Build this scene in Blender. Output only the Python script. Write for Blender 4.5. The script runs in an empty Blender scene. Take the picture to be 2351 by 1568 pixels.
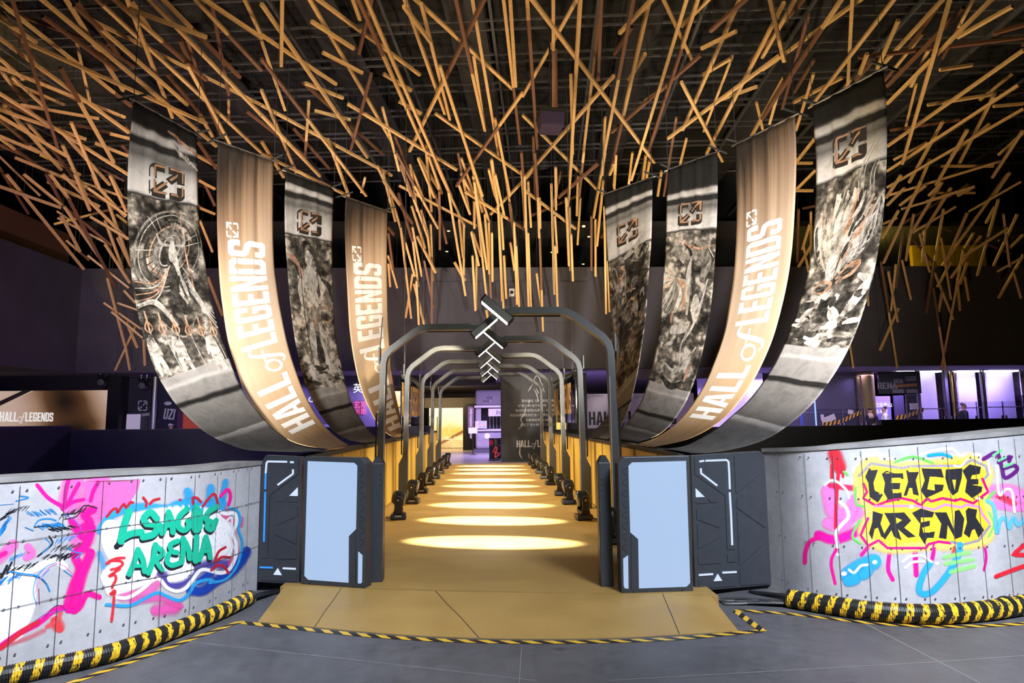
import bpy, bmesh, math, random
from mathutils import Vector, Matrix
R_ = math.radians
SC = bpy.context.scene
COL = SC.collection
rnd = random.Random(7)

# ------------------------------------------------------------------ camera
W, H, FPX = 2351, 1568, 1500.0
PSI, THE, RHO = R_(2.068), R_(6.858), R_(0.65)
EYE = Vector((0, 0, 1.6))
FW = Vector((math.sin(PSI)*math.cos(THE), math.cos(PSI)*math.cos(THE), math.sin(THE)))
RT0 = Vector((math.cos(PSI), -math.sin(PSI), 0)); UP0 = RT0.cross(FW)
UP = UP0*math.cos(RHO) + RT0*math.sin(RHO); RT = RT0*math.cos(RHO) - UP0*math.sin(RHO)
cd = bpy.data.cameras.new('camera'); cd.sensor_width = 36.0; cd.lens = FPX/W*36.0
cd.clip_start = 0.05; cd.clip_end = 300
cam = bpy.data.objects.new('camera', cd); COL.objects.link(cam)
cam.matrix_world = Matrix(((RT.x, UP.x, -FW.x, EYE.x), (RT.y, UP.y, -FW.y, EYE.y), (RT.z, UP.z, -FW.z, EYE.z), (0, 0, 0, 1)))
SC.camera = cam
SC.view_settings.view_transform = 'Standard'; SC.view_settings.look = 'None'
SC.view_settings.exposure = 0.0; SC.view_settings.gamma = 1.0; SC.view_settings.use_curve_mapping = False
SC.cycles.transparent_max_bounces = 40; SC.cycles.max_bounces = 6
SC.cycles.sample_clamp_indirect = 4.0; SC.cycles.use_denoising = True
wd = bpy.data.worlds.new('hall_air'); SC.world = wd; wd.use_nodes = True
wd.node_tree.nodes['Background'].inputs[0].default_value = (0.35, 0.33, 0.45, 1)
wd.node_tree.nodes['Background'].inputs[1].default_value = 0.018

# ------------------------------------------------------------------ lights
def aim(o, p, t, roll=0.0):
    o.location = p
    o.rotation_euler = (Vector(t)-Vector(p)).to_track_quat('-Z', 'Y').to_euler()
def area(name, p, t, sx, sy, w, col, spread=180):
    l = bpy.data.lights.new(name, 'AREA'); l.shape = 'RECTANGLE'; l.size = sx; l.size_y = sy
    l.energy = w; l.color = col; l.spread = R_(spread)
    o = bpy.data.objects.new(name, l); COL.objects.link(o); aim(o, p, t); return o
def spot(name, p, t, ang, w, col, blend=0.6, r=0.15):
    l = bpy.data.lights.new(name, 'SPOT'); l.spot_size = R_(ang); l.spot_blend = blend
    l.energy = w; l.color = col; l.shadow_soft_size = r
    o = bpy.data.objects.new(name, l); COL.objects.link(o); aim(o, p, t); return o
def point(name, p, w, col, r=0.2):
    l = bpy.data.lights.new(name, 'POINT'); l.energy = w; l.color = col; l.shadow_soft_size = r
    o = bpy.data.objects.new(name, l); COL.objects.link(o); o.location = p; return o
WARM = (1.0, 0.74, 0.42); NEUT = (1.0, 0.93, 0.86); COOL = (0.82, 0.88, 1.0); PURP = (0.42, 0.30, 1.0)
# stage spots aimed up at the timber ceiling
spot('ceiling_wash_spot', (0.3, 0.4, 5.2), (0.8, 15.0, 11.6), 70, 3800, (1.0, 0.80, 0.46), 0.8, 0.3)
for y, w in ((8.5, 2600), (13.0, 1900), (17.5, 1150)):
    spot('uplight', (-2.7, y, 0.5), (-3.6, y+1.5, 9.0), 110, w, (1.0, 0.74, 0.46), 0.6, 0.2)
    spot('uplight', (2.7, y, 0.5), (3.4, y+1.5, 9.0), 110, w*1.05, (1.0, 0.78, 0.42), 0.6, 0.2)
spot('side_wash_spot', (-6.0, 9.0, -1.5), (-12.5, 18.0, 6.8), 62, 2600, (1.0, 0.62, 0.50), 0.8, 0.3)
spot('side_wash_spot', (6.0, 9.0, -1.5), (13.0, 18.0, 6.5), 60, 1500, (1.0, 0.70, 0.28), 0.8, 0.3)
for sx in (-1, 1): spot('centre_wash_spot', (sx*2.9, 11.5, 0.6), (0.9-sx*0.8, 22.0, 5.8), 58, 1900, (1.0, 0.80, 0.58), 0.7, 0.2)
for sx in (-1, 1): spot('sign_fill_spot', (sx*0.5, 11.2, 2.88), (sx*1.78, 15.6, 2.05), 44, 900, (1.0, 0.85, 0.6), 0.6, 0.05)  # added fill for the gold sign letters, no fixture hangs there
spot('gate_front_fill', (0.0, -0.5, 3.3), (0.0, 9.0, 2.75), 30, 420, (0.95, 1.0, 0.88), 0.8, 0.2)  # added fill from the camera side, lifts the dark gate fronts
# banner spots
spot('banner_spot', (-2.5, 3.9, 2.3), (-3.9, 11.0, 3.9), 54, 7400, NEUT, 0.9, 0.2)
spot('banner_spot', (3.0, 3.6, 2.3), (4.2, 11.0, 3.9), 54, 9500, NEUT, 0.9, 0.2)
# light on the painted boards
area('mural_light', (-0.2, 2.6, 4.6), (-2.9, 4.6, 0.6), 1.6, 0.6, 180, COOL, 92)
area('mural_light', (3.0, 1.6, 4.6), (3.9, 5.3, 0.6), 1.8, 0.6, 240, COOL, 92)
area('deck_light', (0.0, 0.5, 5.2), (0.0, 5.5, 0.0), 2.5, 0.8, 8, (0.95, 0.92, 0.9), 100)
for k in range(5): spot('bridge_fill_spot', (0.03, 11.0+2.94*k, 2.80), (0.03, 11.0+2.94*k, 0), 116, 420, (1.0, 0.83, 0.52), 0.5, 0.12)  # added fill along the bridge, brightens deck and yellow walls, no lamp bodies
# far rooms
area('railing_fill', (15.0, 24.5, 3.3), (15.0, 25.4, 1.0), 7.0, 0.3, 150, (0.75, 0.65, 1.0), 150)  # added fill on the people behind the right balustrade, not a real fixture
for (x, w) in ((-4.2, 260), (-9.0, 200), (8.0, 500), (12.5, 300), (17.0, 330), (21.0, 300), (4.0, 300)):
    area('shop_light', (x, 27.45 if x > 10 else 26.6, 3.35), (x, 27.4 if x > 10 else 26.4, 0), 2.6, 0.4, w, PURP if abs(x) > 5 else (0.55, 0.40, 1.0), 150)
area('kiosk_light', (0.2, 29.5, 3.3), (0.2, 31, 0), 3.0, 1.0, 330, (0.62, 0.46, 1.0), 150)
area('golden_room_light', (-2.6, 35.5, 3.35), (-2.6, 38, 0.6), 2.2, 1.2, 420, (1.0, 0.66, 0.22), 150)
area('bar_light', (-5.0, 31.0, 3.3), (-5.0, 32.5, 1.5), 2.4, 0.6, 200, (1.0, 0.78, 0.5), 150)
area('blue_wash', (-9.0, 11.0, 2.2), (-14.0, 20.0, 1.0), 2.0, 1.0, 260, (0.25, 0.22, 1.0), 160)
area('blue_wash', (-3.0, 15.5, 0.2), (-3.2, 20.0, 4.5), 1.5, 0.8, 60, (0.35, 0.30, 1.0), 160)
point('amber_niche_light', (-15.4, 17.6, 8.4), 260, (1.0, 0.75, 0.2))
point('amber_niche_light', (14.8, 24.9, 8.0), 220, (1.0, 0.72, 0.1))

# ------------------------------------------------------------------ pixel <-> world
def ray(px, py):
    return (FW*FPX + RT*(px-W/2) - UP*(py-H/2)).normalized()
def at(px, py, d):                      # the point on a pixel's ray at depth y = d
    r = ray(px, py); return EYE + r*((d-EYE.y)/r.y)
def on_z(px, py, z):
    r = ray(px, py); return EYE + r*((z-EYE.z)/r.z)
def on_x(px, py, x):
    r = ray(px, py); return EYE + r*((x-EYE.x)/r.x)
def on_plane(px, py, p, n):
    r = ray(px, py); return EYE + r*((Vector(p)-EYE).dot(n)/r.dot(n))
def project(p):
    v = Vector(p)-EYE; d = v.dot(FW)
    return (W/2 + FPX*v.dot(RT)/d, H/2 - FPX*v.dot(UP)/d)

# ------------------------------------------------------------------ materials
def lin(c):
    return tuple(((v/255.0)/12.92 if v/255.0 <= 0.04045 else ((v/255.0+0.055)/1.055)**2.4) for v in c)
class NT:
    def __init__(s, name):
        s.m = bpy.data.materials.new(name); s.m.use_nodes = True
        s.t = s.m.node_tree; s.n = s.t.nodes; s.b = s.n['Principled BSDF']; s.out = s.n['Material Output']
    def a(s, typ, **kw):
        nd = s.n.new(typ)
        for k, v in kw.items(): setattr(nd, k, v)
        return nd
    def l(s, x, y): s.t.links.new(x, y)
    def math(s, op, x, y=None, z=None):
        nd = s.n.new('ShaderNodeMath'); nd.operation = op
        for i, v in enumerate((x, y, z)):
            if v is None: continue
            if isinstance(v, (int, float)): nd.inputs[i].default_value = v
            else: s.l(v, nd.inputs[i])
        return nd.outputs[0]
    def mix(s, f, c1, c2, typ='MIX'):
        nd = s.n.new('ShaderNodeMix'); nd.data_type = 'RGBA'; nd.blend_type = typ
        for i, v in ((0, f), (6, c1), (7, c2)):
            if isinstance(v, (int, float)): nd.inputs[i].default_value = v
            elif isinstance(v, tuple): nd.inputs[i].default_value = (v[0], v[1], v[2], 1)
            else: s.l(v, nd.inputs[i])
        return nd.outputs[2]
    def ramp(s, fac, stops, interp='LINEAR'):
        nd = s.n.new('ShaderNodeValToRGB'); nd.color_ramp.interpolation = interp
        els = nd.color_ramp.elements
        while len(els) > 1: els.remove(els[-1])
        for i, (p, c) in enumerate(stops):
            e = els[0] if i == 0 else els.new(min(max(p, 0), 1))
            e.position = min(max(p, 0), 1)
            if isinstance(c, (int, float)): c = (c, c, c)
            e.color = (c[0], c[1], c[2], 1)
        s.l(fac, nd.inputs[0]); return nd.outputs[0]
    def noise(s, vec, scale, detail=4, rough=0.55, dist=0.0):
        nd = s.n.new('ShaderNodeTexNoise'); nd.inputs['Scale'].default_value = scale
        nd.inputs['Detail'].default_value = detail; nd.inputs['Roughness'].default_value = rough
        nd.inputs['Distortion'].default_value = dist
        if vec is not None: s.l(vec, nd.inputs['Vector'])
        return nd.outputs[0]
    def coord(s, kind='Object', scale=(1, 1, 1), rot=(0, 0, 0), loc=(0, 0, 0)):
        tc = s.n.new('ShaderNodeTexCoord'); mp = s.n.new('ShaderNodeMapping')
        mp.inputs['Scale'].default_value = scale; mp.inputs['Rotation'].default_value = rot
        mp.inputs['Location'].default_value = loc
        s.l(tc.outputs[kind], mp.inputs['Vector']); return mp.outputs[0]
    def bump(s, h, strength=0.2, dist=0.01):
        nd = s.n.new('ShaderNodeBump'); nd.inputs['Strength'].default_value = strength
        nd.inputs['Distance'].default_value = dist
        s.l(h, nd.inputs['Height']); s.l(nd.outputs[0], s.b.inputs['Normal'])
def pbr(name, c, rough=0.5, metal=0.0, var=0.0, scale=6.0, spec=None, stretch=(1, 1, 1), bump=0.0):
    t = NT(name); b = t.b
    b.inputs['Roughness'].default_value = rough; b.inputs['Metallic'].default_value = metal
    if spec is not None: b.inputs['Specular IOR Level'].default_value = spec
    b.inputs['Base Color'].default_value = (c[0], c[1], c[2], 1)
    if var > 0:
        n = t.noise(t.coord('Object', stretch), scale, 5)
        col = t.ramp(n, [(0.25, tuple(v*(1-var) for v in c)), (0.75, tuple(min(1, v*(1+var)) for v in c))])
        t.l(col, b.inputs['Base Color'])
        if bump: t.bump(n, bump)
    return t.m
def emit(name, c, s=1.0):
    t = NT(name); t.b.inputs['Base Color'].default_value = (0.02, 0.02, 0.02, 1)
    t.b.inputs['Emission Color'].default_value = (c[0], c[1], c[2], 1); t.b.inputs['Emission Strength'].default_value = s
    return t.m
M = {}
def wood(name, c):
    t = NT(name)
    g = t.noise(t.coord('Object', (3, 3, 3)), 7, 6, 0.6, 1.2)
    t.l(t.ramp(g, [(0.3, tuple(v*0.72 for v in c)), (0.7, tuple(v*1.12 for v in c))]), t.b.inputs['Base Color'])
    t.b.inputs['Roughness'].default_value = 0.55
    return t.m
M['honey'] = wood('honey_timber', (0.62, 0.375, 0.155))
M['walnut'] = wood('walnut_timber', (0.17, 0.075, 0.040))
M['black'] = pbr('matt_black', (0.006, 0.006, 0.007), 0.7)
M['ceilblack'] = pbr('ceiling_black', (0.006, 0.006, 0.008), 0.9, 0, 0.4, 1.2)
M['rail'] = pbr('ceiling_rail_grey', (0.060, 0.058, 0.068), 0.7)
M['beam'] = pbr('ceiling_beam_black', (0.014, 0.013, 0.017), 0.8)
M['wire'] = pbr('steel_wire', (0.12, 0.12, 0.13), 0.4, 0.8)
M['steel'] = pbr('brushed_steel', (0.45, 0.45, 0.48), 0.35, 1.0)
M['trim'] = pbr('edge_trim_grey', (0.30, 0.30, 0.31), 0.5, 0.3)
M['fascia'] = pbr('charcoal_fascia', (0.050, 0.045, 0.058), 0.75, 0, 0.25, 0.7)
M['dark_gap'] = pbr('upper_floor_dark', (0.006, 0.006, 0.008), 0.9)
M['gate'] = pbr('gate_charcoal', (0.046, 0.050, 0.050), 0.42, 0.2, 0.15, 20)
M['armour'] = pbr('panel_slate', (0.040, 0.046, 0.056), 0.45, 0.1, 0.12, 14)
M['groove'] = pbr('panel_groove', (0.006, 0.007, 0.009), 0.6)
M['screen'] = emit('screen_blue_white', lin((182, 210, 250)), 0.86)
M['strip_pale'] = emit('strip_pale_blue', lin((205, 222, 250)), 1.1)
M['strip_blue'] = emit('strip_blue', lin((40, 140, 240)), 1.2)
M['led'] = emit('led_white', (1.0, 0.98, 0.92), 3.5)
M['plastic'] = pbr('lamp_black_plastic', (0.010, 0.010, 0.011), 0.28)
M['lens'] = pbr('lamp_lens', (0.25, 0.25, 0.27), 0.08, 0.6)
M['cable'] = pbr('cable_black', (0.008, 0.008, 0.010), 0.45)
M['white'] = pbr('print_white', (0.86, 0.85, 0.83), 0.6)
M['goldtext'] = pbr('acrylic_gold_letter', (0.72, 0.46, 0.20), 0.5)
M['gold_trim'] = pbr('gold_paint', (0.11, 0.075, 0.006), 0.5)
M['greywhite'] = pbr('board_white', (0.60, 0.57, 0.62), 0.6)
M['darktext'] = pbr('print_charcoal', (0.03, 0.028, 0.035), 0.6)

def m_floor():
    t = NT('gallery_concrete'); v = t.coord('Object')
    n1 = t.noise(v, 1.1, 6, 0.6); n2 = t.noise(v, 9, 6, 0.7); n3 = t.noise(v, 60, 3, 0.7)
    c = t.ramp(n1, [(0.3, (0.060, 0.062, 0.070)), (0.7, (0.115, 0.115, 0.124))])
    c = t.mix(0.5, c, t.ramp(n2, [(0.3, 0.5), (0.6, 1.0)]), 'MULTIPLY')
    c = t.mix(0.35, c, t.ramp(n3, [(0.3, 0.6), (0.7, 1.2)]), 'MULTIPLY')
    vo = t.a('ShaderNodeTexVoronoi'); vo.inputs['Scale'].default_value = 2.3; t.l(v, vo.inputs['Vector'])
    spots = t.ramp(vo.outputs['Distance'], [(0.05, 0.35), (0.12, 1.0)])
    c = t.mix(0.7, c, spots, 'MULTIPLY')
    t.l(c, t.b.inputs['Base Color']); t.l(t.ramp(n2, [(0.3, 0.42), (0.7, 0.7)]), t.b.inputs['Roughness'])
    t.bump(n3, 0.15); return t.m
M['floor'] = m_floor()
def m_board():
    t = NT('cement_board'); v = t.coord('Object')
    n1 = t.noise(v, 1.6, 6, 0.6); n2 = t.noise(v, 14, 6, 0.75)
    c = t.ramp(n1, [(0.3, (0.36, 0.36, 0.38)), (0.7, (0.55, 0.55, 0.575))])
    c = t.mix(0.35, c, t.ramp(n2, [(0.3, 0.55), (0.65, 1.1)]), 'MULTIPLY')
    t.l(c, t.b.inputs['Base Color']); t.b.inputs['Roughness'].default_value = 0.75
    t.bump(n2, 0.1); return t.m
M['board'] = m_board()
M['cap'] = pbr('wall_cap_concrete', (0.24, 0.235, 0.23), 0.7, 0, 0.3, 5)
def m_gold():
    t = NT('gold_vinyl'); v = t.coord('Object')
    n1 = t.noise(v, 2.2, 5, 0.6); n2 = t.noise(v, 120, 2, 0.5)
    c = t.ramp(n1, [(0.3, (0.31, 0.190, 0.056)), (0.7, (0.38, 0.245, 0.078))])
    c = t.mix(0.25, c, t.ramp(n2, [(0.3, 0.7), (0.7, 1.15)]), 'MULTIPLY')
    t.l(c, t.b.inputs['Base Color']); t.l(t.ramp(n1, [(0.3, 0.40), (0.7, 0.55)]), t.b.inputs['Roughness'])
    t.b.inputs['Specular IOR Level'].default_value = .3
    w = t.a('ShaderNodeTexWave'); w.bands_direction = 'Y'; w.inputs['Scale'].default_value = 0.9
    w.inputs['Distortion'].default_value = 3.0; t.l(v, w.inputs['Vector'])
    t.bump(t.math('ADD', w.outputs['Fac'], t.math('MULTIPLY', n2, 0.05)), 0.12, 0.02); return t.m
M['gold'] = m_gold()
M['goldwall'] = pbr('yellow_wall_vinyl', (0.80, 0.53, 0.10), 0.5, 0, 0.12, 0.8, stretch=(1, 1, 0.05))
M['farfloor'] = pbr('far_floor_tile', (0.30, 0.28, 0.30), 0.3, 0, 0.2, 1.2)
def m_stripe(name, period, slope, duty, wear=0.0, base=(0.012, 0.012, 0.013), top=(0.62, 0.38, 0.03), rough=0.5):
    t = NT(name); tc = t.a('ShaderNodeTexCoord'); sp = t.a('ShaderNodeSeparateXYZ'); t.l(tc.outputs['UV'], sp.inputs[0])
    ph = t.math('ADD', t.math('DIVIDE', sp.outputs[0], period), t.math('MULTIPLY', sp.outputs[1], slope))
    k = t.math('LESS_THAN', t.math('FRACT', ph), duty)
    if wear:
        n = t.noise(t.coord('UV', (6, 0.8, 1)), 9, 5, 0.7)
        k = t.math('MULTIPLY', k, t.math('GREATER_THAN', n, wear))
    t.l(t.mix(k, base, top), t.b.inputs['Base Color']); t.b.inputs['Roughness'].default_value = rough
    return t.m
M['tape'] = m_stripe('hazard_tape_print', 0.16, 0.55, 0.5, rough=0.45)
M['hose'] = m_stripe('painted_corrugated_tube', 0.105, 0.9, 0.46, 0.45, rough=0.45, top=(0.75, 0.47, 0.02))
def m_paint():
    t = NT('spray_paint'); a = t.a('ShaderNodeVertexColor'); a.layer_name = 'paint'
    t.l(a.outputs['Color'], t.b.inputs['Base Color']); t.b.inputs['Roughness'].default_value = 0.55
    n = t.noise(t.coord('Object'), 26, 4, 0.7)
    al = t.math('MULTIPLY', a.outputs['Alpha'], t.ramp(n, [(0.2, 0.75), (0.5, 1.0)]))
    t.l(al, t.b.inputs['Alpha']); return t.m
M['paint'] = m_paint()
def m_glass():
    t = NT('clear_acrylic')
    mx = t.a('ShaderNodeMixShader'); tr = t.a('ShaderNodeBsdfTransparent'); gl = t.a('ShaderNodeBsdfGlossy')
    gl.inputs['Roughness'].default_value = 0.05; tr.inputs[0].default_value = (0.9, 0.9, 0.93, 1)
    fr = t.a('ShaderNodeFresnel'); fr.inputs[0].default_value = 1.35
    t.l(fr.outputs[0], mx.inputs[0]); t.l(tr.outputs[0], mx.inputs[1]); t.l(gl.outputs[0], mx.inputs[2])
    t.l(mx.outputs[0], t.out.inputs['Surface']); return t.m
M['glass'] = m_glass()
def m_mesh(name, col, pitch=0.09):
    t = NT(name); tc = t.a('ShaderNodeTexCoord'); sp = t.a('ShaderNodeSeparateXYZ'); t.l(tc.outputs['UV'], sp.inputs[0])
    a = t.math('FRACT', t.math('DIVIDE', t.math('ADD', sp.outputs[0], sp.outputs[1]), pitch))
    b = t.math('FRACT', t.math('DIVIDE', t.math('SUBTRACT', sp.outputs[0], sp.outputs[1]), pitch))
    k = t.math('MAXIMUM', t.math('LESS_THAN', a, 0.2), t.math('LESS_THAN', b, 0.2))
    t.b.inputs['Base Color'].default_value = (*col, 1); t.b.inputs['Metallic'].default_value = 0.3
    t.l(k, t.b.inputs['Alpha']); return t.m
M['fence'] = m_mesh('diamond_wire_mesh', (0.10, 0.09, 0.12))

# ------------------------------------------------------------------ mesh builder
class MB:
    def __init__(s): s.v = []; s.f = []; s.mi = []; s.uv = []; s.col = []; s.usecol = False; s.useuv = False
    def quad(s, pts, mi=0, uv=None, col=None):
        b = len(s.v); s.v += [tuple(p) for p in pts]; s.f.append(tuple(range(b, b+len(pts)))); s.mi.append(mi)
        s.uv += uv if uv else [(0, 0)]*len(pts); s.useuv |= bool(uv)
        s.col += col if col else [(1, 1, 1, 1)]*len(pts); s.usecol |= bool(col)
    def box(s, c, sz, mi=0, rot=None, taper=(1, 1)):
        c = Vector(c); hx, hy, hz = sz[0]/2, sz[1]/2, sz[2]/2
        P = []
        for z in (-1, 1):
            tx, ty = taper if z > 0 else (1, 1)
            for x, y in ((-1, -1), (1, -1), (1, 1), (-1, 1)):
                p = Vector((x*hx*tx, y*hy*ty, z*hz))
                if rot: p = rot @ p
                P.append(c+p)
        s.hexa(P, mi)
    def hexa(s, P, mi=0):
        b = len(s.v); s.v += [tuple(p) for p in P]
        for q in ((0, 3, 2, 1), (4, 5, 6, 7), (0, 1, 5, 4), (1, 2, 6, 5), (2, 3, 7, 6), (3, 0, 4, 7)):
            s.f.append(tuple(b+i for i in q)); s.mi.append(mi); s.uv += [(0, 0)]*4; s.col += [(1, 1, 1, 1)]*4
    def prism(s, front, back, mi=0, side=None):
        n = len(front); b = len(s.v); s.v += [tuple(p) for p in front]+[tuple(p) for p in back]
        fs = [tuple(range(b, b+n)), tuple(range(b+2*n-1, b+n-1, -1))]
        fs += [(b+i, b+n+i, b+n+(i+1) % n, b+(i+1) % n) for i in range(n)]
        for k, f in enumerate(fs):
            s.f.append(f); s.mi.append(mi if (k < 2 or side is None) else side); s.uv += [(0, 0)]*len(f); s.col += [(1, 1, 1, 1)]*len(f)
    def tube(s, path, r, n=8, mi=0, cap=True, uvw=False):
        path = [Vector(p) for p in path]; m = len(path)
        rr = r if isinstance(r, (list, tuple)) else [r]*m
        t0 = (path[1]-path[0]).normalized(); ref = Vector((0, 0, 1)) if abs(t0.z) < 0.9 else Vector((1, 0, 0))
        u = t0.cross(ref).normalized(); b = len(s.v); L = 0; us = []
        for i, p in enumerate(path):
            t = (path[min(i+1, m-1)]-path[max(i-1, 0)]).normalized()
            u = (u-t*u.dot(t)).normalized(); w = t.cross(u)
            if i: L += (p-path[i-1]).length
            us.append(L)
            for k in range(n):
                a = 2*math.pi*k/n; s.v.append(tuple(p+(u*math.cos(a)+w*math.sin(a))*rr[i]))
        for i in range(m-1):
            for k in range(n):
                k2 = (k+1) % n
                s.f.append((b+i*n+k, b+i*n+k2, b+(i+1)*n+k2, b+(i+1)*n+k)); s.mi.append(mi)
                s.uv += [(us[i], k/n), (us[i], (k+1)/n), (us[i+1], (k+1)/n), (us[i+1], k/n)] if uvw else [(0, 0)]*4
                s.col += [(1, 1, 1, 1)]*4
        if uvw: s.useuv = True
        if cap:
            s.f.append(tuple(b+k for k in range(n))[::-1]); s.mi.append(mi); s.f.append(tuple(b+(m-1)*n+k for k in range(n))); s.mi.append(mi)
            s.uv += [(0, 0)]*(2*n); s.col += [(1, 1, 1, 1)]*(2*n)
    def lathe(s, c, prof, n=20, mi=0, axis=None, sx=1.0, sy=1.0):
        c = Vector(c); b = len(s.v); q = (Vector(axis).to_track_quat('Z', 'Y') if axis else None)
        for (r, z) in prof:
            for k in range(n):
                a = 2*math.pi*k/n; p = Vector((r*math.cos(a)*sx, r*math.sin(a)*sy, z))
                if q: p = q @ p
                s.v.append(tuple(c+p))
        for i in range(len(prof)-1):
            for k in range(n):
                k2 = (k+1) % n
                s.f.append((b+i*n+k, b+i*n+k2, b+(i+1)*n+k2, b+(i+1)*n+k)); s.mi.append(mi); s.uv += [(0, 0)]*4; s.col += [(1, 1, 1, 1)]*4
        s.f.append(tuple(b+k for k in range(n))[::-1]); s.mi.append(mi)
        s.f.append(tuple(b+(len(prof)-1)*n+k for k in range(n))); s.mi.append(mi)
        s.uv += [(0, 0)]*(2*n); s.col += [(1, 1, 1, 1)]*(2*n)
    def build(s, name, mats, parent=None, loc=None, smooth=False, bevel=0.0, keep=False):
        me = bpy.data.meshes.new(name); L = Vector(loc) if loc is not None else Vector((0, 0, 0))
        me.from_pydata([tuple(Vector(v)-L) for v in s.v], [], s.f)
        for mm in (mats if isinstance(mats, (list, tuple)) else [mats]): me.materials.append(mm)
        me.polygons.foreach_set('material_index', s.mi)
        if s.useuv:
            ul = me.uv_layers.new(name='UVMap'); ul.data.foreach_set('uv', [x for p in s.uv for x in p])
        if s.usecol:
            ca = me.color_attributes.new('paint', 'FLOAT_COLOR', 'CORNER'); ca.data.foreach_set('color', [x for p in s.col for x in p])
        if not (s.useuv or s.usecol or keep):
            bm = bmesh.new(); bm.from_mesh(me); bmesh.ops.recalc_face_normals(bm, faces=bm.faces); bm.to_mesh(me); bm.free()
        if smooth: me.polygons.foreach_set('use_smooth', [True]*len(me.polygons))
        me.update()
        o = bpy.data.objects.new(name, me); COL.objects.link(o)
        o.location = L
        if parent is not None:
            o.parent = parent
            if parent.type == 'EMPTY' or loc is not None or True:
                o.location = L - Vector(wloc(parent))
        if bevel:
            b = o.modifiers.new('bevel', 'BEVEL'); b.width = bevel; b.segments = 2; b.limit_method = 'ANGLE'
        return o
def wloc(o):
    p = Vector(o.location)
    while o.parent is not None:
        o = o.parent; p = p+Vector(o.location)
    return p
def tag(o, label=None, cat=None, group=None, kind=None):
    if label: o['label'] = label
    if cat: o['category'] = cat
    if group: o['group'] = group
    if kind: o['kind'] = kind
    return o
def thing(name, loc, label, cat, group=None):
    o = bpy.data.objects.new(name, None); COL.objects.link(o); o.location = loc; o.empty_display_size = 0.1
    return tag(o, label, cat, group)
def struct(o): o['kind'] = 'structure'; return o
def rotz(a): return Matrix.Rotation(a, 3, 'Z')

# ------------------------------------------------------------------ flat patterns: fills and strokes mapped to any surface
def fill_poly(mb, contours, mp, mi=0, step=1e9, maxw=1e9, col=None):
    ys = sorted({round(p[1], 5) for c in contours for p in c}); full = [ys[0]]
    for a, b in zip(ys, ys[1:]):
        k = max(1, math.ceil((b-a)/step)); full += [a+(b-a)*(i+1)/k for i in range(k)]
    eds = [(c[i], c[(i+1) % len(c)]) for c in contours for i in range(len(c))]
    for ya, yb in zip(full, full[1:]):
        ym = (ya+yb)/2; row = []
        for (x1, y1), (x2, y2) in eds:
            if (y1 <= ym) != (y2 <= ym):
                f = lambda y: x1+(x2-x1)*(y-y1)/(y2-y1)
                row.append((f(ym), f(ya), f(yb)))
        row.sort()
        for q in range(0, len(row)-1, 2):
            (m0, a0, b0), (m1, a1, b1) = row[q], row[q+1]
            k = max(1, math.ceil((m1-m0)/maxw))
            for i in range(k):
                s0, s1 = i/k, (i+1)/k
                P = [mp(a0+(a1-a0)*s0, ya), mp(a0+(a1-a0)*s1, ya), mp(b0+(b1-b0)*s1, yb), mp(b0+(b1-b0)*s0, yb)]
                mb.quad(P, mi, col=[col]*4 if col else None)
def smooth_path(pts, per=5):
    if len(pts) < 3: return [Vector((*p, 0)) for p in pts] if len(pts) == 1 else [Vector((pts[0][0]+(pts[1][0]-pts[0][0])*i/per, pts[0][1]+(pts[1][1]-pts[0][1])*i/per, 0)) for i in range(per+1)]
    P = [Vector((p[0], p[1], 0)) for p in pts]; P = [P[0]*2-P[1]]+P+[P[-1]*2-P[-2]]; out = []
    for i in range(1, len(P)-2):
        for k in range(per):
            t = k/per; a, b, c, d = P[i-1], P[i], P[i+1], P[i+2]
            out.append(0.5*((2*b)+(c-a)*t+(2*a-5*b+4*c-d)*t*t+(3*b-a-3*c+d)*t**3))
    out.append(P[-2]); return out
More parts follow.
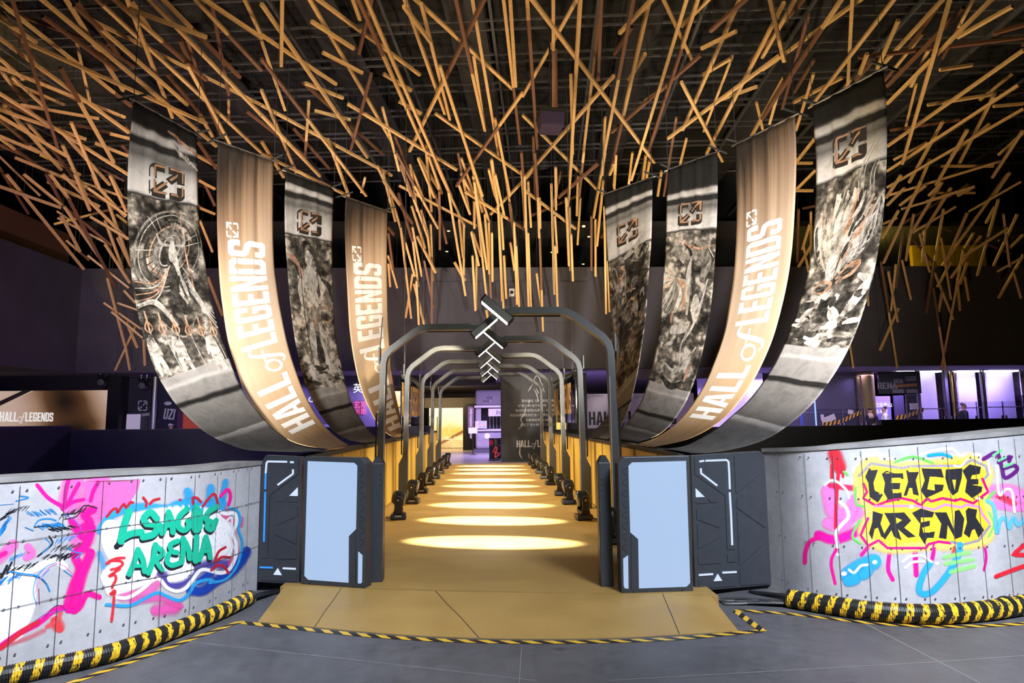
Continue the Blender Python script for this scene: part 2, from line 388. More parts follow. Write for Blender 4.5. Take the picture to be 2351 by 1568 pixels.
def stroke(mb, pts, w, mp, mi=0, col=None, hard=0.85, alpha=1.0, taper=None, sharp=False, caps=True):
    """a painted line of width w in pattern units; col given = spray with fading edges"""
    if sharp:
        C = [Vector((p[0], p[1], 0)) for p in pts]
        if True:
            D = [C[0]]
            for a, b in zip(C, C[1:]):
                k = max(1, math.ceil((b-a).length/24)) if col else 7; D += [a.lerp(b, (i+1)/k) for i in range(k)]
            C = D
    elif len(pts) == 1: C = [Vector((pts[0][0]-w*0.01, pts[0][1], 0)), Vector((pts[0][0]+w*0.01, pts[0][1], 0))]
    else: C = smooth_path(pts)
    n = len(C); S = []
    for i, p in enumerate(C):
        t = (C[min(i+1, n-1)]-C[max(i-1, 0)]); t = t.normalized() if t.length > 1e-9 else Vector((1, 0, 0))
        ww = w/2
        if taper: ww *= taper(i/(n-1))
        S.append((p, t, ww, 1.0))
    if caps:
        p, t, ww, _ = S[0]; S = [(p-t*ww*math.sin(a), t, ww*max(math.cos(a), 0.02), 1.0 if a < 0.9 else 0.5) for a in (1.5, 1.1, 0.7, 0.35)]+S
        p, t, ww, _ = S[-1]; S = S+[(p+t*ww*math.sin(a), t, ww*max(math.cos(a), 0.02), 1.0 if a < 0.9 else 0.5) for a in (0.35, 0.7, 1.1, 1.5)]
    nc = max(1, math.ceil(w*hard/36)) if col else 1
    lanes = [(-1, 0)]+[(-hard+2*hard*i/nc, 1) for i in range(nc+1)]+[(1, 0)] if col else [(-1, 1), (1, 1)]
    rows = []
    for j, (p, t, ww, ea) in enumerate(S):
        nn = Vector((-t.y, t.x, 0)); ends = 0.0 if (col and caps and j in (0, len(S)-1)) else 1.0
        rows.append([(mp(*(p+nn*ww*k).xy), a*ends*alpha) for k, a in lanes])
    for r0, r1 in zip(rows, rows[1:]):
        for k in range(len(lanes)-1):
            q = [r0[k], r0[k+1], r1[k+1], r1[k]]
            mb.quad([x[0] for x in q], mi, col=[(*col, x[1]) for x in q] if col else None)
GL = {
 'H': (.5, [[(0, 0), (.18, 0), (.18, .42), (.32, .42), (.32, 0), (.5, 0), (.5, 1), (.32, 1), (.32, .58), (.18, .58), (.18, 1), (0, 1)]]),
 'A': (.52, [[(0, 0), (.15, 1), (.37, 1), (.52, 0), (.35, 0), (.32, .2), (.2, .2), (.17, 0)], [(.215, .34), (.305, .34), (.26, .8)]]),
 'L': (.42, [[(0, 0), (0, 1), (.18, 1), (.18, .16), (.42, .16), (.42, 0)]]),
 'E': (.42, [[(0, 0), (0, 1), (.42, 1), (.42, .84), (.18, .84), (.18, .58), (.38, .58), (.38, .43), (.18, .43), (.18, .16), (.42, .16), (.42, 0)]]),
 'G': (.5, [[(.08, 0), (0, .08), (0, .92), (.08, 1), (.42, 1), (.5, .92), (.5, .64), (.33, .64), (.33, .85), (.18, .85), (.18, .15), (.33, .15), (.33, .38), (.25, .38), (.25, .52), (.5, .52), (.5, .08), (.42, 0)]]),
 'N': (.5, [[(0, 0), (0, 1), (.17, 1), (.34, .45), (.34, 1), (.5, 1), (.5, 0), (.34, 0), (.17, .55), (.17, 0)]]),
 'D': (.5, [[(0, 0), (0, 1), (.4, 1), (.5, .9), (.5, .1), (.4, 0)], [(.18, .15), (.18, .85), (.32, .85), (.32, .15)]]),
 'S': (.5, [[(0, .3), (0, .08), (.08, 0), (.42, 0), (.5, .08), (.5, .45), (.42, .56), (.18, .62), (.18, .85), (.32, .85), (.32, .68), (.5, .68), (.5, .92), (.42, 1), (.08, 1), (0, .92), (0, .58), (.08, .47), (.32, .4), (.32, .15), (.18, .15), (.18, .3)]]),
 'U': (.5, [[(0, 1), (0, .1), (.1, 0), (.4, 0), (.5, .1), (.5, 1), (.32, 1), (.32, .15), (.18, .15), (.18, 1)]]),
 'Z': (.46, [[(0, 0), (.46, 0), (.46, .16), (.2, .16), (.46, .84), (.46, 1), (0, 1), (0, .84), (.26, .84), (0, .16)]]),
 'I': (.18, [[(0, 0), (.18, 0), (.18, 1), (0, 1)]]),
 'R': (.5, [[(0, 0), (0, 1), (.42, 1), (.5, .92), (.5, .55), (.42, .46), (.5, 0), (.33, 0), (.26, .42), (.18, .42), (.18, 0)], [(.18, .58), (.18, .85), (.32, .85), (.32, .58)]]),
}
def word_width(wd, gap=.06): return sum(GL[c][0] if c in GL else .3 for c in wd)+gap*(len(wd)-1)
def word(mb, wd, mp, x0=0.0, sx=1.0, mi=0, gap=.06, step=.12, maxw=.2):
    x = x0
    for c in wd:
        if c in GL:
            fill_poly(mb, GL[c][1], (lambda a, b, x=x: mp(x+a*sx, b)), mi, step, maxw); x += (GL[c][0]+gap)*sx
        else: x += .3*sx
    return x
def of_script(mb, mp, x0, s=1.0, mi=0, k=1.0):
    el = [(x0+s*(.24+.2*math.cos(a)+.05*math.sin(a)), s*(.27+.27*math.sin(a))) for a in [i*math.pi/9 for i in range(19)]]
    stroke(mb, el, .075*s*k, mp, mi, taper=lambda t: .55+.45*abs(math.sin(t*2*math.pi+.4)))
    stroke(mb, [(x0+s*p[0], s*p[1]) for p in ((.98, .92), (.86, 1.0), (.74, .86), (.62, .3), (.52, -.1), (.40, -.2), (.30, -.13))], .09*s*k, mp, mi, taper=lambda t: .5+.5*math.sin(math.pi*t))
    stroke(mb, [(x0+s*.5, .53*s), (x0+s*.86, .53*s)], .05*s*k, mp, mi)
def hall_of_legends(mb, mp, mi=0, step=.12):
    x = word(mb, 'HALL', mp, 0, 1, mi, step=step); of_script(mb, lambda a, b: mp(a, b), x-.02, .95, mi)
    x = word(mb, 'LEGENDS', mp, x+.90, 1, mi, step=step); return x
EMB = [[(0, .58), (0, 1), (.42, 1)], [(.58, 0), (1, 0), (1, .42)], [(.55, 1), (1.05, 1)], [(1, 1.05), (1, .55)], [(0, .45), (0, -.05)], [(-.05, 0), (.45, 0)], [(-.02, -.02), (.45, .45)], [(.55, .55), (1.02, 1.02)]]
def emblem(mb, mp, w=.13, mi=0, col=None):
    for i, p in enumerate(EMB):
        if i in (0, 1): q = p; stroke(mb, [q[0], ((q[1][0]*.85+q[0][0]*.15), (q[1][1]*.85+q[0][1]*.15)), ((q[1][0]*.85+q[2][0]*.15), (q[1][1]*.85+q[2][1]*.15)), q[2]], w, mp, mi, col=col, sharp=True, caps=False)
        else:
            for a, b in zip(p, p[1:]): stroke(mb, [a, b], w, mp, mi, col=col, sharp=True, caps=False)
def text_mesh(body, size, mp, name, mat, parent, shear=0.0, align='LEFT'):
    """writing in the built-in font, its outline mapped to a surface"""
    c = bpy.data.curves.new('tmp', 'FONT'); c.body = body; c.size = size; c.shear = shear; c.align_x = align; c.resolution_u = 3
    o = bpy.data.objects.new('tmp', c); COL.objects.link(o)
    dg = bpy.context.evaluated_depsgraph_get(); ev = o.evaluated_get(dg); me = ev.to_mesh()
    mb = MB(); mb.v = [tuple(mp(v.co.x, v.co.y)) for v in me.vertices]
    for p in me.polygons:
        mb.f.append(tuple(p.vertices)); mb.mi.append(0)
    ev.to_mesh_clear(); bpy.data.objects.remove(o); bpy.data.curves.remove(c)
    return mb.build(name, mat, parent, keep=True)
# ================================================================== STRUCTURE
BACK = 23.4; LEFTX = -14.5
def slab(name, x0, x1, y0, y1, z0, z1, mat):
    mb = MB(); mb.box(((x0+x1)/2, (y0+y1)/2, (z0+z1)/2), (x1-x0, y1-y0, z1-z0)); return struct(mb.build(name, mat))

# curved painted boundary walls: base line from the photograph's wall foot
def p_h(w, p):
    i = min(range(len(w.c)), key=lambda k: (w.c[k]-Vector((p.x, p.y))).length); return w.hs[i]
class Wall:
    def __init__(s, ctrl, h0, h1, thick, side):
        s.c = [Vector((p.x, p.y)) for p in smooth_path(ctrl, 14)]; s.th = thick; s.side = side
        s.hs = [h0+(h1-h0)*i/(len(s.c)-1) for i in range(len(s.c))]; s.h = max(h0, h1)
        s.n = []
        for i in range(len(s.c)):
            t = (s.c[min(i+1, len(s.c)-1)]-s.c[max(i-1, 0)]).normalized()
            n = Vector((t.y, -t.x)); n = n if n.dot(Vector((0, 1.0))-s.c[i]) > 0 else -n
            s.n.append(n)
        s.L = [0]
        for a, b in zip(s.c, s.c[1:]): s.L.append(s.L[-1]+(b-a).length)
    def hit(s, px, py, off=0.0):
        r = ray(px, py); d = Vector((r.x, r.y)); best = None
        for i in range(len(s.c)-1):
            a, b = s.c[i], s.c[i+1]; e = b-a; den = d.x*e.y-d.y*e.x
            if abs(den) < 1e-9: continue
            t = (a.x*e.y-a.y*e.x)/den; u = (a.x*d.y-a.y*d.x)/den
            if t > 0 and (-0.0001 <= u <= 1.0001) and (best is None or t < best[0]): best = (t, i, u)
        if best is None:
            i = 0 if (s.c[0]-d*5).length < (s.c[-1]-d*5).length else len(s.c)-2
            a, b = s.c[i], s.c[i+1]; e = b-a; den = d.x*e.y-d.y*e.x
            t = (a.x*e.y-a.y*e.x)/den; u = (a.x*d.y-a.y*d.x)/den; best = (t, i, u)
        t, i, u = best; n = (s.n[i]*(1-u)+s.n[i+1]*u).normalized()
        p = EYE+r*t; return Vector((p.x+n.x*off, p.y+n.y*off, min(max(p.z, 0.004), s.hs[i]-0.004)))
    def make(s, name):
        mb = MB(); n = len(s.c)
        for i in range(n-1):
            a0, a1 = s.c[i], s.c[i+1]; b0, b1 = a0-s.n[i]*s.th, a1-s.n[i+1]*s.th
            P = [(a0.x, a0.y, 0), (a1.x, a1.y, 0), (b1.x, b1.y, 0), (b0.x, b0.y, 0), (a0.x, a0.y, s.hs[i]), (a1.x, a1.y, s.hs[i+1]), (b1.x, b1.y, s.hs[i+1]), (b0.x, b0.y, s.hs[i])]
            mb.quad([P[0], P[1], P[5], P[4]]); mb.quad([P[3], P[2], P[6], P[7]]); mb.quad([P[4], P[5], P[6], P[7]])
        for i in (0, n-1):
            a = s.c[i]; b = a-s.n[i]*s.th; mb.quad([(a.x, a.y, 0), (b.x, b.y, 0), (b.x, b.y, s.hs[i]), (a.x, a.y, s.hs[i])])
        o = struct(mb.build(name, M['board']))
        cap = MB()
        for i in range(n-1):
            a0, a1 = s.c[i]+s.n[i]*0.012, s.c[i+1]+s.n[i+1]*0.012; b0, b1 = s.c[i]-s.n[i]*(s.th+.01), s.c[i+1]-s.n[i+1]*(s.th+.01)
            z0, z1, y0, y1 = s.hs[i]-.002, s.hs[i]+.035, s.hs[i+1]-.002, s.hs[i+1]+.035
            cap.quad([(a0.x, a0.y, z0), (a1.x, a1.y, y0), (a1.x, a1.y, y1), (a0.x, a0.y, z1)])
            cap.quad([(b0.x, b0.y, z0), (b1.x, b1.y, y0), (b1.x, b1.y, y1), (b0.x, b0.y, z1)])
            cap.quad([(a0.x, a0.y, z1), (a1.x, a1.y, y1), (b1.x, b1.y, y1), (b0.x, b0.y, z1)])
            cap.quad([(a0.x, a0.y, z0), (a1.x, a1.y, y0), (b1.x, b1.y, y0), (b0.x, b0.y, z0)])
        for i in (0, n-1):
            z0, z1 = s.hs[i]-.002, s.hs[i]+.035; a = s.c[i]+s.n[i]*.012; b = s.c[i]-s.n[i]*(s.th+.01); cap.quad([(a.x, a.y, z0), (b.x, b.y, z0), (b.x, b.y, z1), (a.x, a.y, z1)])
        cap.build('wall_cap', M['cap'], o)
        s.o = o; return o
    def joints(s, pxs, rows, screws):
        """seams between the cement boards and the screw heads beside them"""
        mb = MB(); hw = .002
        for px, py in pxs:
            p = s.hit(px, py, .0085); q = s.hit(px+1.5, py, .0085); t = (q-p); t.z = 0; t.normalize()
            mb.quad([(p-t*hw).xy.to_3d()+Vector((0, 0, .01)), (p+t*hw).xy.to_3d()+Vector((0, 0, .01)), (p+t*hw).xy.to_3d()+Vector((0, 0, p_h(s, p)-.03)), (p-t*hw).xy.to_3d()+Vector((0, 0, p_h(s, p)-.03))])
            for z in screws:
                for sd in (-1, 1):
                    c = Vector((p.x, p.y, z))+t*sd*.042
                    mb.quad([c+t*.008*math.cos(a)+Vector((0, 0, .008*math.sin(a))) for a in [k*math.pi/4 for k in range(8)]])
        for z in rows:
            for i in range(len(s.c)-1):
                a = s.c[i]+s.n[i]*.0085; b = s.c[i+1]+s.n[i+1]*.0085
                mb.quad([(a.x, a.y, z-.002), (b.x, b.y, z-.002), (b.x, b.y, z+.002), (a.x, a.y, z+.002)])
        mb.build('board_joints', M['joint'], s.o)
WL = Wall([(-6.4, 1.4), (-4.9, 2.4), (-3.75, 3.55), (-3.14, 4.53), (-2.78, 4.85+.28), (-2.42, 5.62), (-2.25, 6.62)], 1.27, 1.195, .30, -1)
WR = Wall([(2.66, 6.36), (2.82, 5.82), (3.17, 5.58), (3.59, 5.48), (4.16, 5.52), (4.75, 5.66), (5.9, 6.2), (7.5, 7.3)], 1.265, 1.50, .30, 1)
M['joint'] = pbr('board_joint_grey', (.075, .07, .085), .7)
WL.make('wall_left'); WR.make('wall_right')
WL.joints([(x, 1230) for x in (37, 141, 229, 308, 374, 441, 493, 535, 566)], (.42, .84), (.12, .42, .84, 1.17))
WR.joints([(x, 1200) for x in (1796, 1857, 1922, 1988, 2054, 2120, 2187, 2250, 2309, 2346)], (), (.1, .5, .9, 1.24))

# floors: gallery in front, the deck across the void, the gallery beyond
g = MB()
edge = [(p.x, p.y) for p in WL.c]+[(-1.95, 6.62), (1.95, 6.1)]+[(p.x, p.y) for p in WR.c]+[(9, -4), (-9, -4), (-9, .8)]
g.prism([(x, y, 0) for x, y in edge], [(x, y, -.5) for x, y in edge]); struct(g.build('floor', M['floor']))
jm = MB()
def floor_line(mb, a, b, w, z=.0015):
    a = on_z(*a, z); b = on_z(*b, z); t = (b-a).normalized(); n = Vector((-t.y, t.x, 0))*w/2
    mb.quad([a-n, b-n, b+n, a+n])
for a, b, w in (((300, 1458), (860, 1520), .006), ((860, 1520), (1230, 1562), .006), ((1400, 1562), (2140, 1520), .006), ((2140, 1520), (2351, 1505), .006), ((1960, 1418), (2250, 1568), .008), ((1198, 1480), (1192, 1568), .003)):
    floor_line(jm, a, b, w)
struct(jm.build('trim_1', pbr('floor_joint', (0.24, 0.24, 0.235), 0.7)))
dk = MB(); dk.box((0, 9, 0), (1, 1, 1)); struct(dk.build('floor_bridge', M['gold']))
slab('floor_far', -26, 26, BACK+.02, 47, -.4, 0, M['farfloor'])
slab('floor_lower', -26, 26, -2, BACK+4, -6.3, -6, M['black'])
# edge profile between the ramp and the deck, dark seams in the vinyl
sm = MB()
for a, b in (((1020, 1300), (1064, 1080)), ((1242, 1300), (1182, 1080)), ((960, 1345), (1010, 1170))):
    floor_line(sm, a, b, .006, .0815)
struct(sm.build('trim_2', pbr('vinyl_seam', (0.30, 0.20, 0.05), 0.5)))

# side walls of the bridge, dark cloth edging on their top
for sd, nm in ((-1, 'wall_bridge_left'), (1, 'wall_bridge_right')):
    ys = 6.95 if sd < 0 else 6.35; mb = MB(); mb.box((sd*1.91, (ys+BACK)/2, .66), (.12, BACK-ys, 1.12))
    o = struct(mb.build(nm, M['goldwall']))
    t = MB(); t.box((sd*1.93, (ys+BACK)/2, 1.235), (.2, BACK-ys, .045)); t.build('edging', M['beam'], o)
    k = MB()
    for i in range(14): k.box((sd*1.847, 7.2+i*1.19, .66), (.012, .05, 1.1))
    k.build('seam', pbr('seam_dark_vinyl_%d' % sd, (0.42, 0.27, 0.06), 0.6), o)  # darker vinyl strips along the fabric fold seams

# the hall's back: balustrade, opening of the far gallery, tall dark fascia
navy = pbr('navy_balustrade', (0.022, 0.020, 0.034), 0.6, 0, 0.2, 1)
umber = pbr('umber_balustrade', (0.014, 0.012, 0.012), 0.6, 0, 0.2, 1)
slab('wall_far_left', LEFTX, -1.98, BACK, BACK+.25, -6, 1.40, navy)
slab('wall_far_right', 1.98, 24.5, BACK, BACK+.25, -6, 1.25, umber)
a = at(2022, 955, BACK-.1).x
slab('wall_far_right_raised', a, 24.5, BACK-.12, BACK+.2, -6, 1.46, umber)
slab('wall_gallery_left', LEFTX-.25, LEFTX, -4, BACK, -6, 1.55, navy)
slab('trim_3', LEFTX-.28, LEFTX+.03, -4, BACK, 1.55, 1.585, pbr('blue_edge', (.05, .05, .10), .4))
slab('trim_4', LEFTX, -1.98, BACK-.03, BACK+.28, 1.40, 1.43, M['rail'])
slab('trim_5', 1.98, a, BACK-.03, BACK+.28, 1.25, 1.275, M['rail'])
slab('wall_fascia', LEFTX, 24.5, BACK, BACK+.3, 3.41, 7.15, M['fascia'])
slab('wall_fascia_left', LEFTX-.3, LEFTX, -4, BACK+.3, 3.41, 7.15, M['fascia'])
slab('wall_right', 24.5, 24.9, -4, 47, -6, 13, M['fascia'])
slab('ceiling', -30, 25, -8, 48, 11.6, 11.9, M['ceilblack'])
slab('ceiling_upper', LEFTX, 24.5, BACK-.3, 46.5, 8.6, 8.8, M['dark_gap'])
slab('floor_right_platform', 10.5, 24.5, BACK+.25, 46.5, 0, .2, M['farfloor'])
slab('ceiling_gallery', -30, 24.5, BACK+.3, 47, 3.5, 3.7, pbr('gallery_soffit', (.10, .09, .11), .8))
slab('ceiling_gallery_left', -30, LEFTX-.3, -4, BACK+.3, 3.5, 3.7, M['beam'])
slab('floor_gallery_left', -30, LEFTX, -4, BACK+.05, -.4, 0, M['farfloor'])
slab('wall_gallery_back', -30, 24.5, 46.5, 47, -.5, 12, M['beam'])
slab('wall_behind', -9, 9, -6, -5.7, -6, 12, M['beam'])
# fascia panel seams and the shallower band below it
b1 = at(860, 835, BACK-.02); b2 = at(1830, 835, BACK-.02)
slab('trim_6', at(925, 700, BACK).x, at(1350, 700, BACK).x, BACK-.05, BACK, 5.1, 6.6, pbr('fascia_relief', (.043, .038, .052), .7))
slab('trim_7', at(1400, 830, BACK+.6).x, at(1640, 830, BACK+.6).x, BACK+.5, BACK+.9, 3.05, 3.42, pbr('purple_soffit_band', (.13, .10, .17), .6))
slab('trim_8', -8, at(1140, 860, BACK+1).x, BACK+4, BACK+4.3, 3.05, 3.5, M['beam'])
# upper floor left: amber glazed niches behind the slats
for i, (x0, x1, y0, y1, d) in enumerate(((-30, 66, 425, 560, 18.6), (60, 120, 560, 620, 20.2), (118, 170, 540, 640, 21.0))):
    pass
am = MB(); am.box((LEFTX-1.6, 17.3, 8.4), (.2, 4.3, 2.5)); struct(am.build('wall_niche_left', pbr('ochre_wall', (.40, .30, .04), .7)))
am = MB(); am.box((LEFTX-.5, 21.5, 7.75), (.15, 3.6, 1.2)); struct(am.build('wall_parapet_upper', pbr('rust_panel', (.10, .045, .02), .6)))
for i, (px, d) in enumerate(((60, 18.8), (118, 20.6), (158, 21.6))):
    pass
p = at(2180, 550, BACK+2.2)
am = MB(); am.box((p.x, BACK+2.4, 7.85), (3.1, .2, 1.45)); struct(am.build('wall_niche_right', pbr('amber_wall', (.55, .36, .02), .6)))
for i, (px, py) in enumerate(((1030, 530), (1026, 577), (1340, 520), (1352, 543), (1267, 579), (1339, 606), (1200, 522))):
    c = on_z(px, py, 8.6); mb = MB(); mb.lathe((c.x, c.y, c.z), [(.05, -.02), (.06, 0), (.06, .03)], 12)
    o = mb.build('downlight', emit('downlight_glow_%d' % i, (1, .72, .35), 2.0)); tag(o, 'small warm %s' % ['downlight left of centre in the dark upper floor, upper of two', 'downlight left of centre in the dark upper floor, lower of two', 'downlight right of centre in the dark upper floor, topmost', 'downlight right of centre in the dark upper floor, second from top', 'downlight over the charcoal wall, lowest near the centre', 'downlight beside the rearmost right stone banner, lowest of four', 'downlight alone straight above the white wall speaker'][i], 'downlight', 'downlights of the upper floor')

# ================================================================== CEILING GRID
cg = thing('ceiling_grid', (0.5, 14, 10.9), 'grey metal batten grid under the black ceiling, above all the timber slats', 'ceiling grid')
A = R_(4.8); ax = Vector((math.sin(A), math.cos(A), 0)); cx = Vector((math.cos(A), -math.sin(A), 0))
for k in range(-6, 8):
    o = Vector((k*2.45+.1, 14, 10.9))
    mb = MB(); mb.box(o, (.07, 30, .08), 0, rotz(-A)); mb.build('main_rail', M['rail'], cg, loc=o)
for k in range(26):
    o = Vector((.6, 0, 10.95))+ax*(6.0+k*.72+(.36 if k % 2 else 0))
    mb = MB(); mb.box(o, (38, .05, .05), 0, rotz(-A)); mb.build('cross_rail', M['rail'], cg, loc=o)
for k, x in enumerate((-11.5, -7.6, -3.9, -.6, 3.6, 7.8, 12)):
    o = Vector((x, 13, 11.25)); mb = MB(); mb.box(o+Vector((0, 0, .29)), (.9, 34, .1), 0, rotz(-A)); mb.box(o, (.3, 34, .55), 0, rotz(-A)); mb.box(o-Vector((0, 0, .29)), (.9, 34, .06), 0, rotz(-A))
    struct(mb.build('ceiling_beam', M['beam'], loc=o))
for i, (px, py, lab) in enumerate(((852, 214, 'round black ceiling fan grille high above the left gold banners'), (1242, 175, 'round black ceiling fan grille high above the centre of the bridge'), (1243, 380, 'round black ceiling fan grille behind the cloth covered projector'), (430, 30, 'round black ceiling vent grille at the upper left among slats'))):
    c = on_z(px, py, 11.1); v = thing('ceiling_vent', c, lab, 'ceiling vent')
    mb = MB(); mb.lathe(c, [(.36, 0), (.40, .05), (.40, .5)], 20); mb.build('housing', M['beam'], v)
    g2 = MB()
    for k in range(5):
        r = .06+.07*k; g2.tube([c+Vector((r*math.cos(a), r*math.sin(a), -.02)) for a in [j*math.pi/8 for j in range(17)]], .008, 5)
    g2.build('grille', M['rail'], v)
c = at(1265, 283, 12.5)
pj = thing('projector', c, 'ceiling projector wrapped in dark purple cloth, hanging over the bridge centre', 'projector')
mb = MB(); mb.box(c, (.46, .5, .30), 0, rotz(.1), (1.05, 1.05)); mb.build('body', pbr('purple_cloth', (.035, .022, .07), .85, 0, .3, 8), pj, bevel=.03)
mb = MB(); mb.box(c+Vector((0, 0, .17)), (.52, .54, .07), 0, rotz(.1)); mb.build('top_cover', M['black'], pj)
mb = MB(); mb.tube([c+Vector((0, 0, .2)), (c.x, c.y, 11.0)], .02, 8); mb.build('mounting_pole', M['beam'], pj)
c = at(1175, 672, BACK-.1)
ws = thing('wall_speaker', c, 'small white and black wall box fixed on the charcoal wall above the nearest light bar', 'wall speaker')
mb = MB(); mb.box(c, (.20, .16, .28)); mb.build('body', M['greywhite'], ws, bevel=.01)
mb = MB(); mb.lathe(c+Vector((0, -.081, 0)), [(.065, 0), (.05, .02), (.03, .03)], 14, 0, (0, -1, 0)); mb.build('grille', M['black'], ws)

# ================================================================== GRAFFITI
def pmap(wall, z, ox, oy, sc): return lambda x, y: wall.hit(ox+x/sc, oy+y/sc, z)
class Art:
    """paint layers on a wall; each later stroke lies a hair in front of the earlier one"""
    def __init__(s, wall, ox, oy, sc, z0): s.w = wall; s.o = (ox, oy, sc); s.z = z0; s.mb = MB()
    def mp(s): s.z += .00005; return pmap(s.w, s.z, *s.o)
    def st(s, pts, w, rgb, hard=.6, alpha=1.0, **k): stroke(s.mb, pts, w, s.mp(), 0, lin(rgb), hard, alpha, **k)
    def fill(s, cs, rgb, alpha=1.0, step=24, maxw=50):
        c = lin(rgb); fill_poly(s.mb, cs, s.mp(), 0, step, maxw, (*c, alpha))
    def done(s, name, label=None):
        o = s.mb.build(name, M['paint'], s.w.o); o['label'] = label or name; return o
MAG, PNK, SKY, WHT, RED, ROY = (250, 0, 150), (250, 110, 190), (40, 165, 230), (246, 246, 250), (205, 20, 45), (0, 60, 175)
a = Art(WL, 0, 1090, 3.825, .0012)                       # pink clouds and feathered brush work at the far left
a.st([(640, 70), (610, 230)], 230, PNK, .55, .85); a.st([(860, 60), (800, 260), (760, 420), (720, 560)], 260, PNK, .5, .85)
a.fill([[(720, 60), (1235, 40), (1215, 130), (1150, 230), (1000, 330), (860, 420), (760, 300)]], PNK, .85)
for p, w in (([(600, 50), (575, 160), (565, 270)], 44), ([(690, 80), (640, 170), (600, 250)], 44), ([(550, 300), (640, 240), (730, 218)], 40), ([(330, 95), (420, 200), (540, 275)], 46), ([(860, 70), (820, 140), (795, 225)], 44),
             ([(810, 310), (740, 350), (790, 420), (720, 470)], 90), ([(630, 410), (670, 480), (715, 540)], 80), ([(800, 480), (750, 620), (660, 700), (700, 830), (650, 960), (600, 1120)], 105),
             ([(790, 700), (720, 880), (670, 1080), (650, 1170)], 115), ([(860, 1070), (760, 1050), (690, 1170), (600, 1190)], 70)):
    a.st(p, w, MAG, .55, .95)
a.st([(-40, 760), (50, 680), (110, 620)], 120, PNK, .5, .9); a.st([(-20, 720), (40, 690)], 60, MAG, .4, .8)
a.st([(250, 640), (280, 690), (240, 720)], 90, PNK, .5, .9)
a.st([(170, 940), (170, 1130), (90, 1330)], 300, WHT, .85); a.st([(20, 1060), (0, 1420)], 180, WHT, .85); a.st([(230, 850), (360, 800), (480, 750), (560, 800)], 76, WHT, .8)
a.st([(500, 1310), (505, 1320)], 150, (235, 60, 65), .3, .95); a.st([(420, 1330), (500, 1280), (530, 1210)], 60, (240, 80, 90), .3, .8)
a.st([(570, 1160), (460, 1200), (340, 1300), (170, 1390), (10, 1500)], 62, MAG, .6); a.st([(330, 1290), (180, 1385), (10, 1520)], 58, (215, 30, 60), .45, .95)
a.st([(380, 1370), (250, 1430), (80, 1490)], 60, (225, 60, 90), .2, .5)
KK, BL = (18, 22, 34), (30, 130, 205)
def hatch(p, q, n, ln, ang, rgb, w=4, jit=10):
    for i in range(n):
        t = i/(n-1); x = p[0]+(q[0]-p[0])*t+rnd.uniform(-jit, jit); y = p[1]+(q[1]-p[1])*t+rnd.uniform(-jit, jit)
        l = ln*rnd.uniform(.6, 1.1); an = ang+rnd.uniform(-.15, .15)
        stroke(a.mb, [(x, y), (x+l*math.cos(an), y+l*math.sin(an))], w*rnd.uniform(.7, 1.5), mpz, 0, lin(rgb), .8, 1, sharp=True, caps=False)
mpz = pmap(WL, a.z+.00005, 0, 1090, 3.825); a.z += .0001
hatch((-20, 420), (60, 340), 14, 90, -.5, KK, 7); hatch((-20, 560), (40, 430), 22, 90, -1.0, BL, 10); hatch((110, 300), (260, 270), 14, 60, 2.3, KK, 4)
hatch((230, 330), (460, 300), 18, 70, .7, BL, 6); hatch((330, 440), (520, 420), 20, 80, .5, BL, 8); hatch((420, 470), (620, 450), 22, 70, .35, KK, 6)
hatch((560, 340), (790, 260), 20, 80, 2.2, KK, 4); hatch((500, 560), (690, 520), 22, 70, 2.2, BL, 4); hatch((500, 620), (720, 600), 22, 80, 2.4, KK, 4)
hatch((430, 700), (700, 690), 24, 90, 2.6, KK, 5); hatch((110, 720), (220, 680), 10, 70, 2.3, BL, 5); hatch((0, 860), (340, 760), 24, 80, 2.5, KK, 7); hatch((0, 930), (200, 850), 14, 80, 2.3, BL, 9); hatch((520, 720), (620, 690), 14, 60, 2.2, KK, 7)
for p, w, c in (([(540, 350), (680, 330), (740, 270), (850, 290)], 12, KK), ([(570, 390), (660, 370), (720, 310)], 10, KK), ([(560, 340), (640, 390), (690, 440), (725, 510)], 7, (90, 90, 200)), ([(590, 640), (660, 680), (715, 688), (665, 735)], 11, BL), ([(300, 450), (340, 400), (420, 385), (490, 400)], 14, BL),
                ([(300, 460), (420, 450), (480, 480)], 9, KK), ([(430, 540), (460, 600), (400, 660), (330, 715)], 16, KK), ([(400, 560), (440, 610), (370, 690)], 10, BL), ([(80, 850), (200, 870), (330, 890), (400, 950), (435, 1020)], 16, BL), ([(100, 860), (160, 880), (330, 900), (410, 960)], 6, KK),
                ([(490, 770), (400, 810), (320, 900), (290, 1030), (320, 1140)], 8, BL), ([(480, 775), (560, 800), (640, 870)], 7, (245, 130, 190)), ([(500, 780), (420, 820), (350, 920), (300, 1050)], 7, (245, 130, 190)), ([(340, 1000), (345, 1140)], 7, (150, 30, 80)), ([(560, 840), (630, 890)], 8, BL), ([(370, 890), (430, 830)], 8, BL),
                ([(140, 230), (250, 200), (170, 185)], 12, BL), ([(0, 265), (120, 255)], 5, BL), ([(390, 1250), (460, 1170), (520, 1145), (580, 1190)], 6, (60, 30, 60)), ([(580, 1190), (400, 1220), (300, 1290)], 5, BL), ([(220, 460), (290, 490)], 8, BL), ([(60, 800), (10, 900)], 26, KK), ([(100, 770), (60, 850)], 20, KK)):
    a.st(p, w, c, .8)
a.done('graffiti_brushwork', 'pink, white and black brush strokes at the far left of the wall')
b = Art(WL, 240, 1090, 4.481, .0036)                     # lettered cloud
b.fill([[(40, 640), (120, 500), (300, 400), (560, 385), (860, 370), (1150, 400), (1290, 480), (1330, 700), (1270, 930), (1150, 980), (980, 960), (860, 1060), (740, 1150), (620, 1090), (500, 1060), (380, 1150), (200, 1230), (80, 1180), (60, 900), (120, 780)]], WHT)
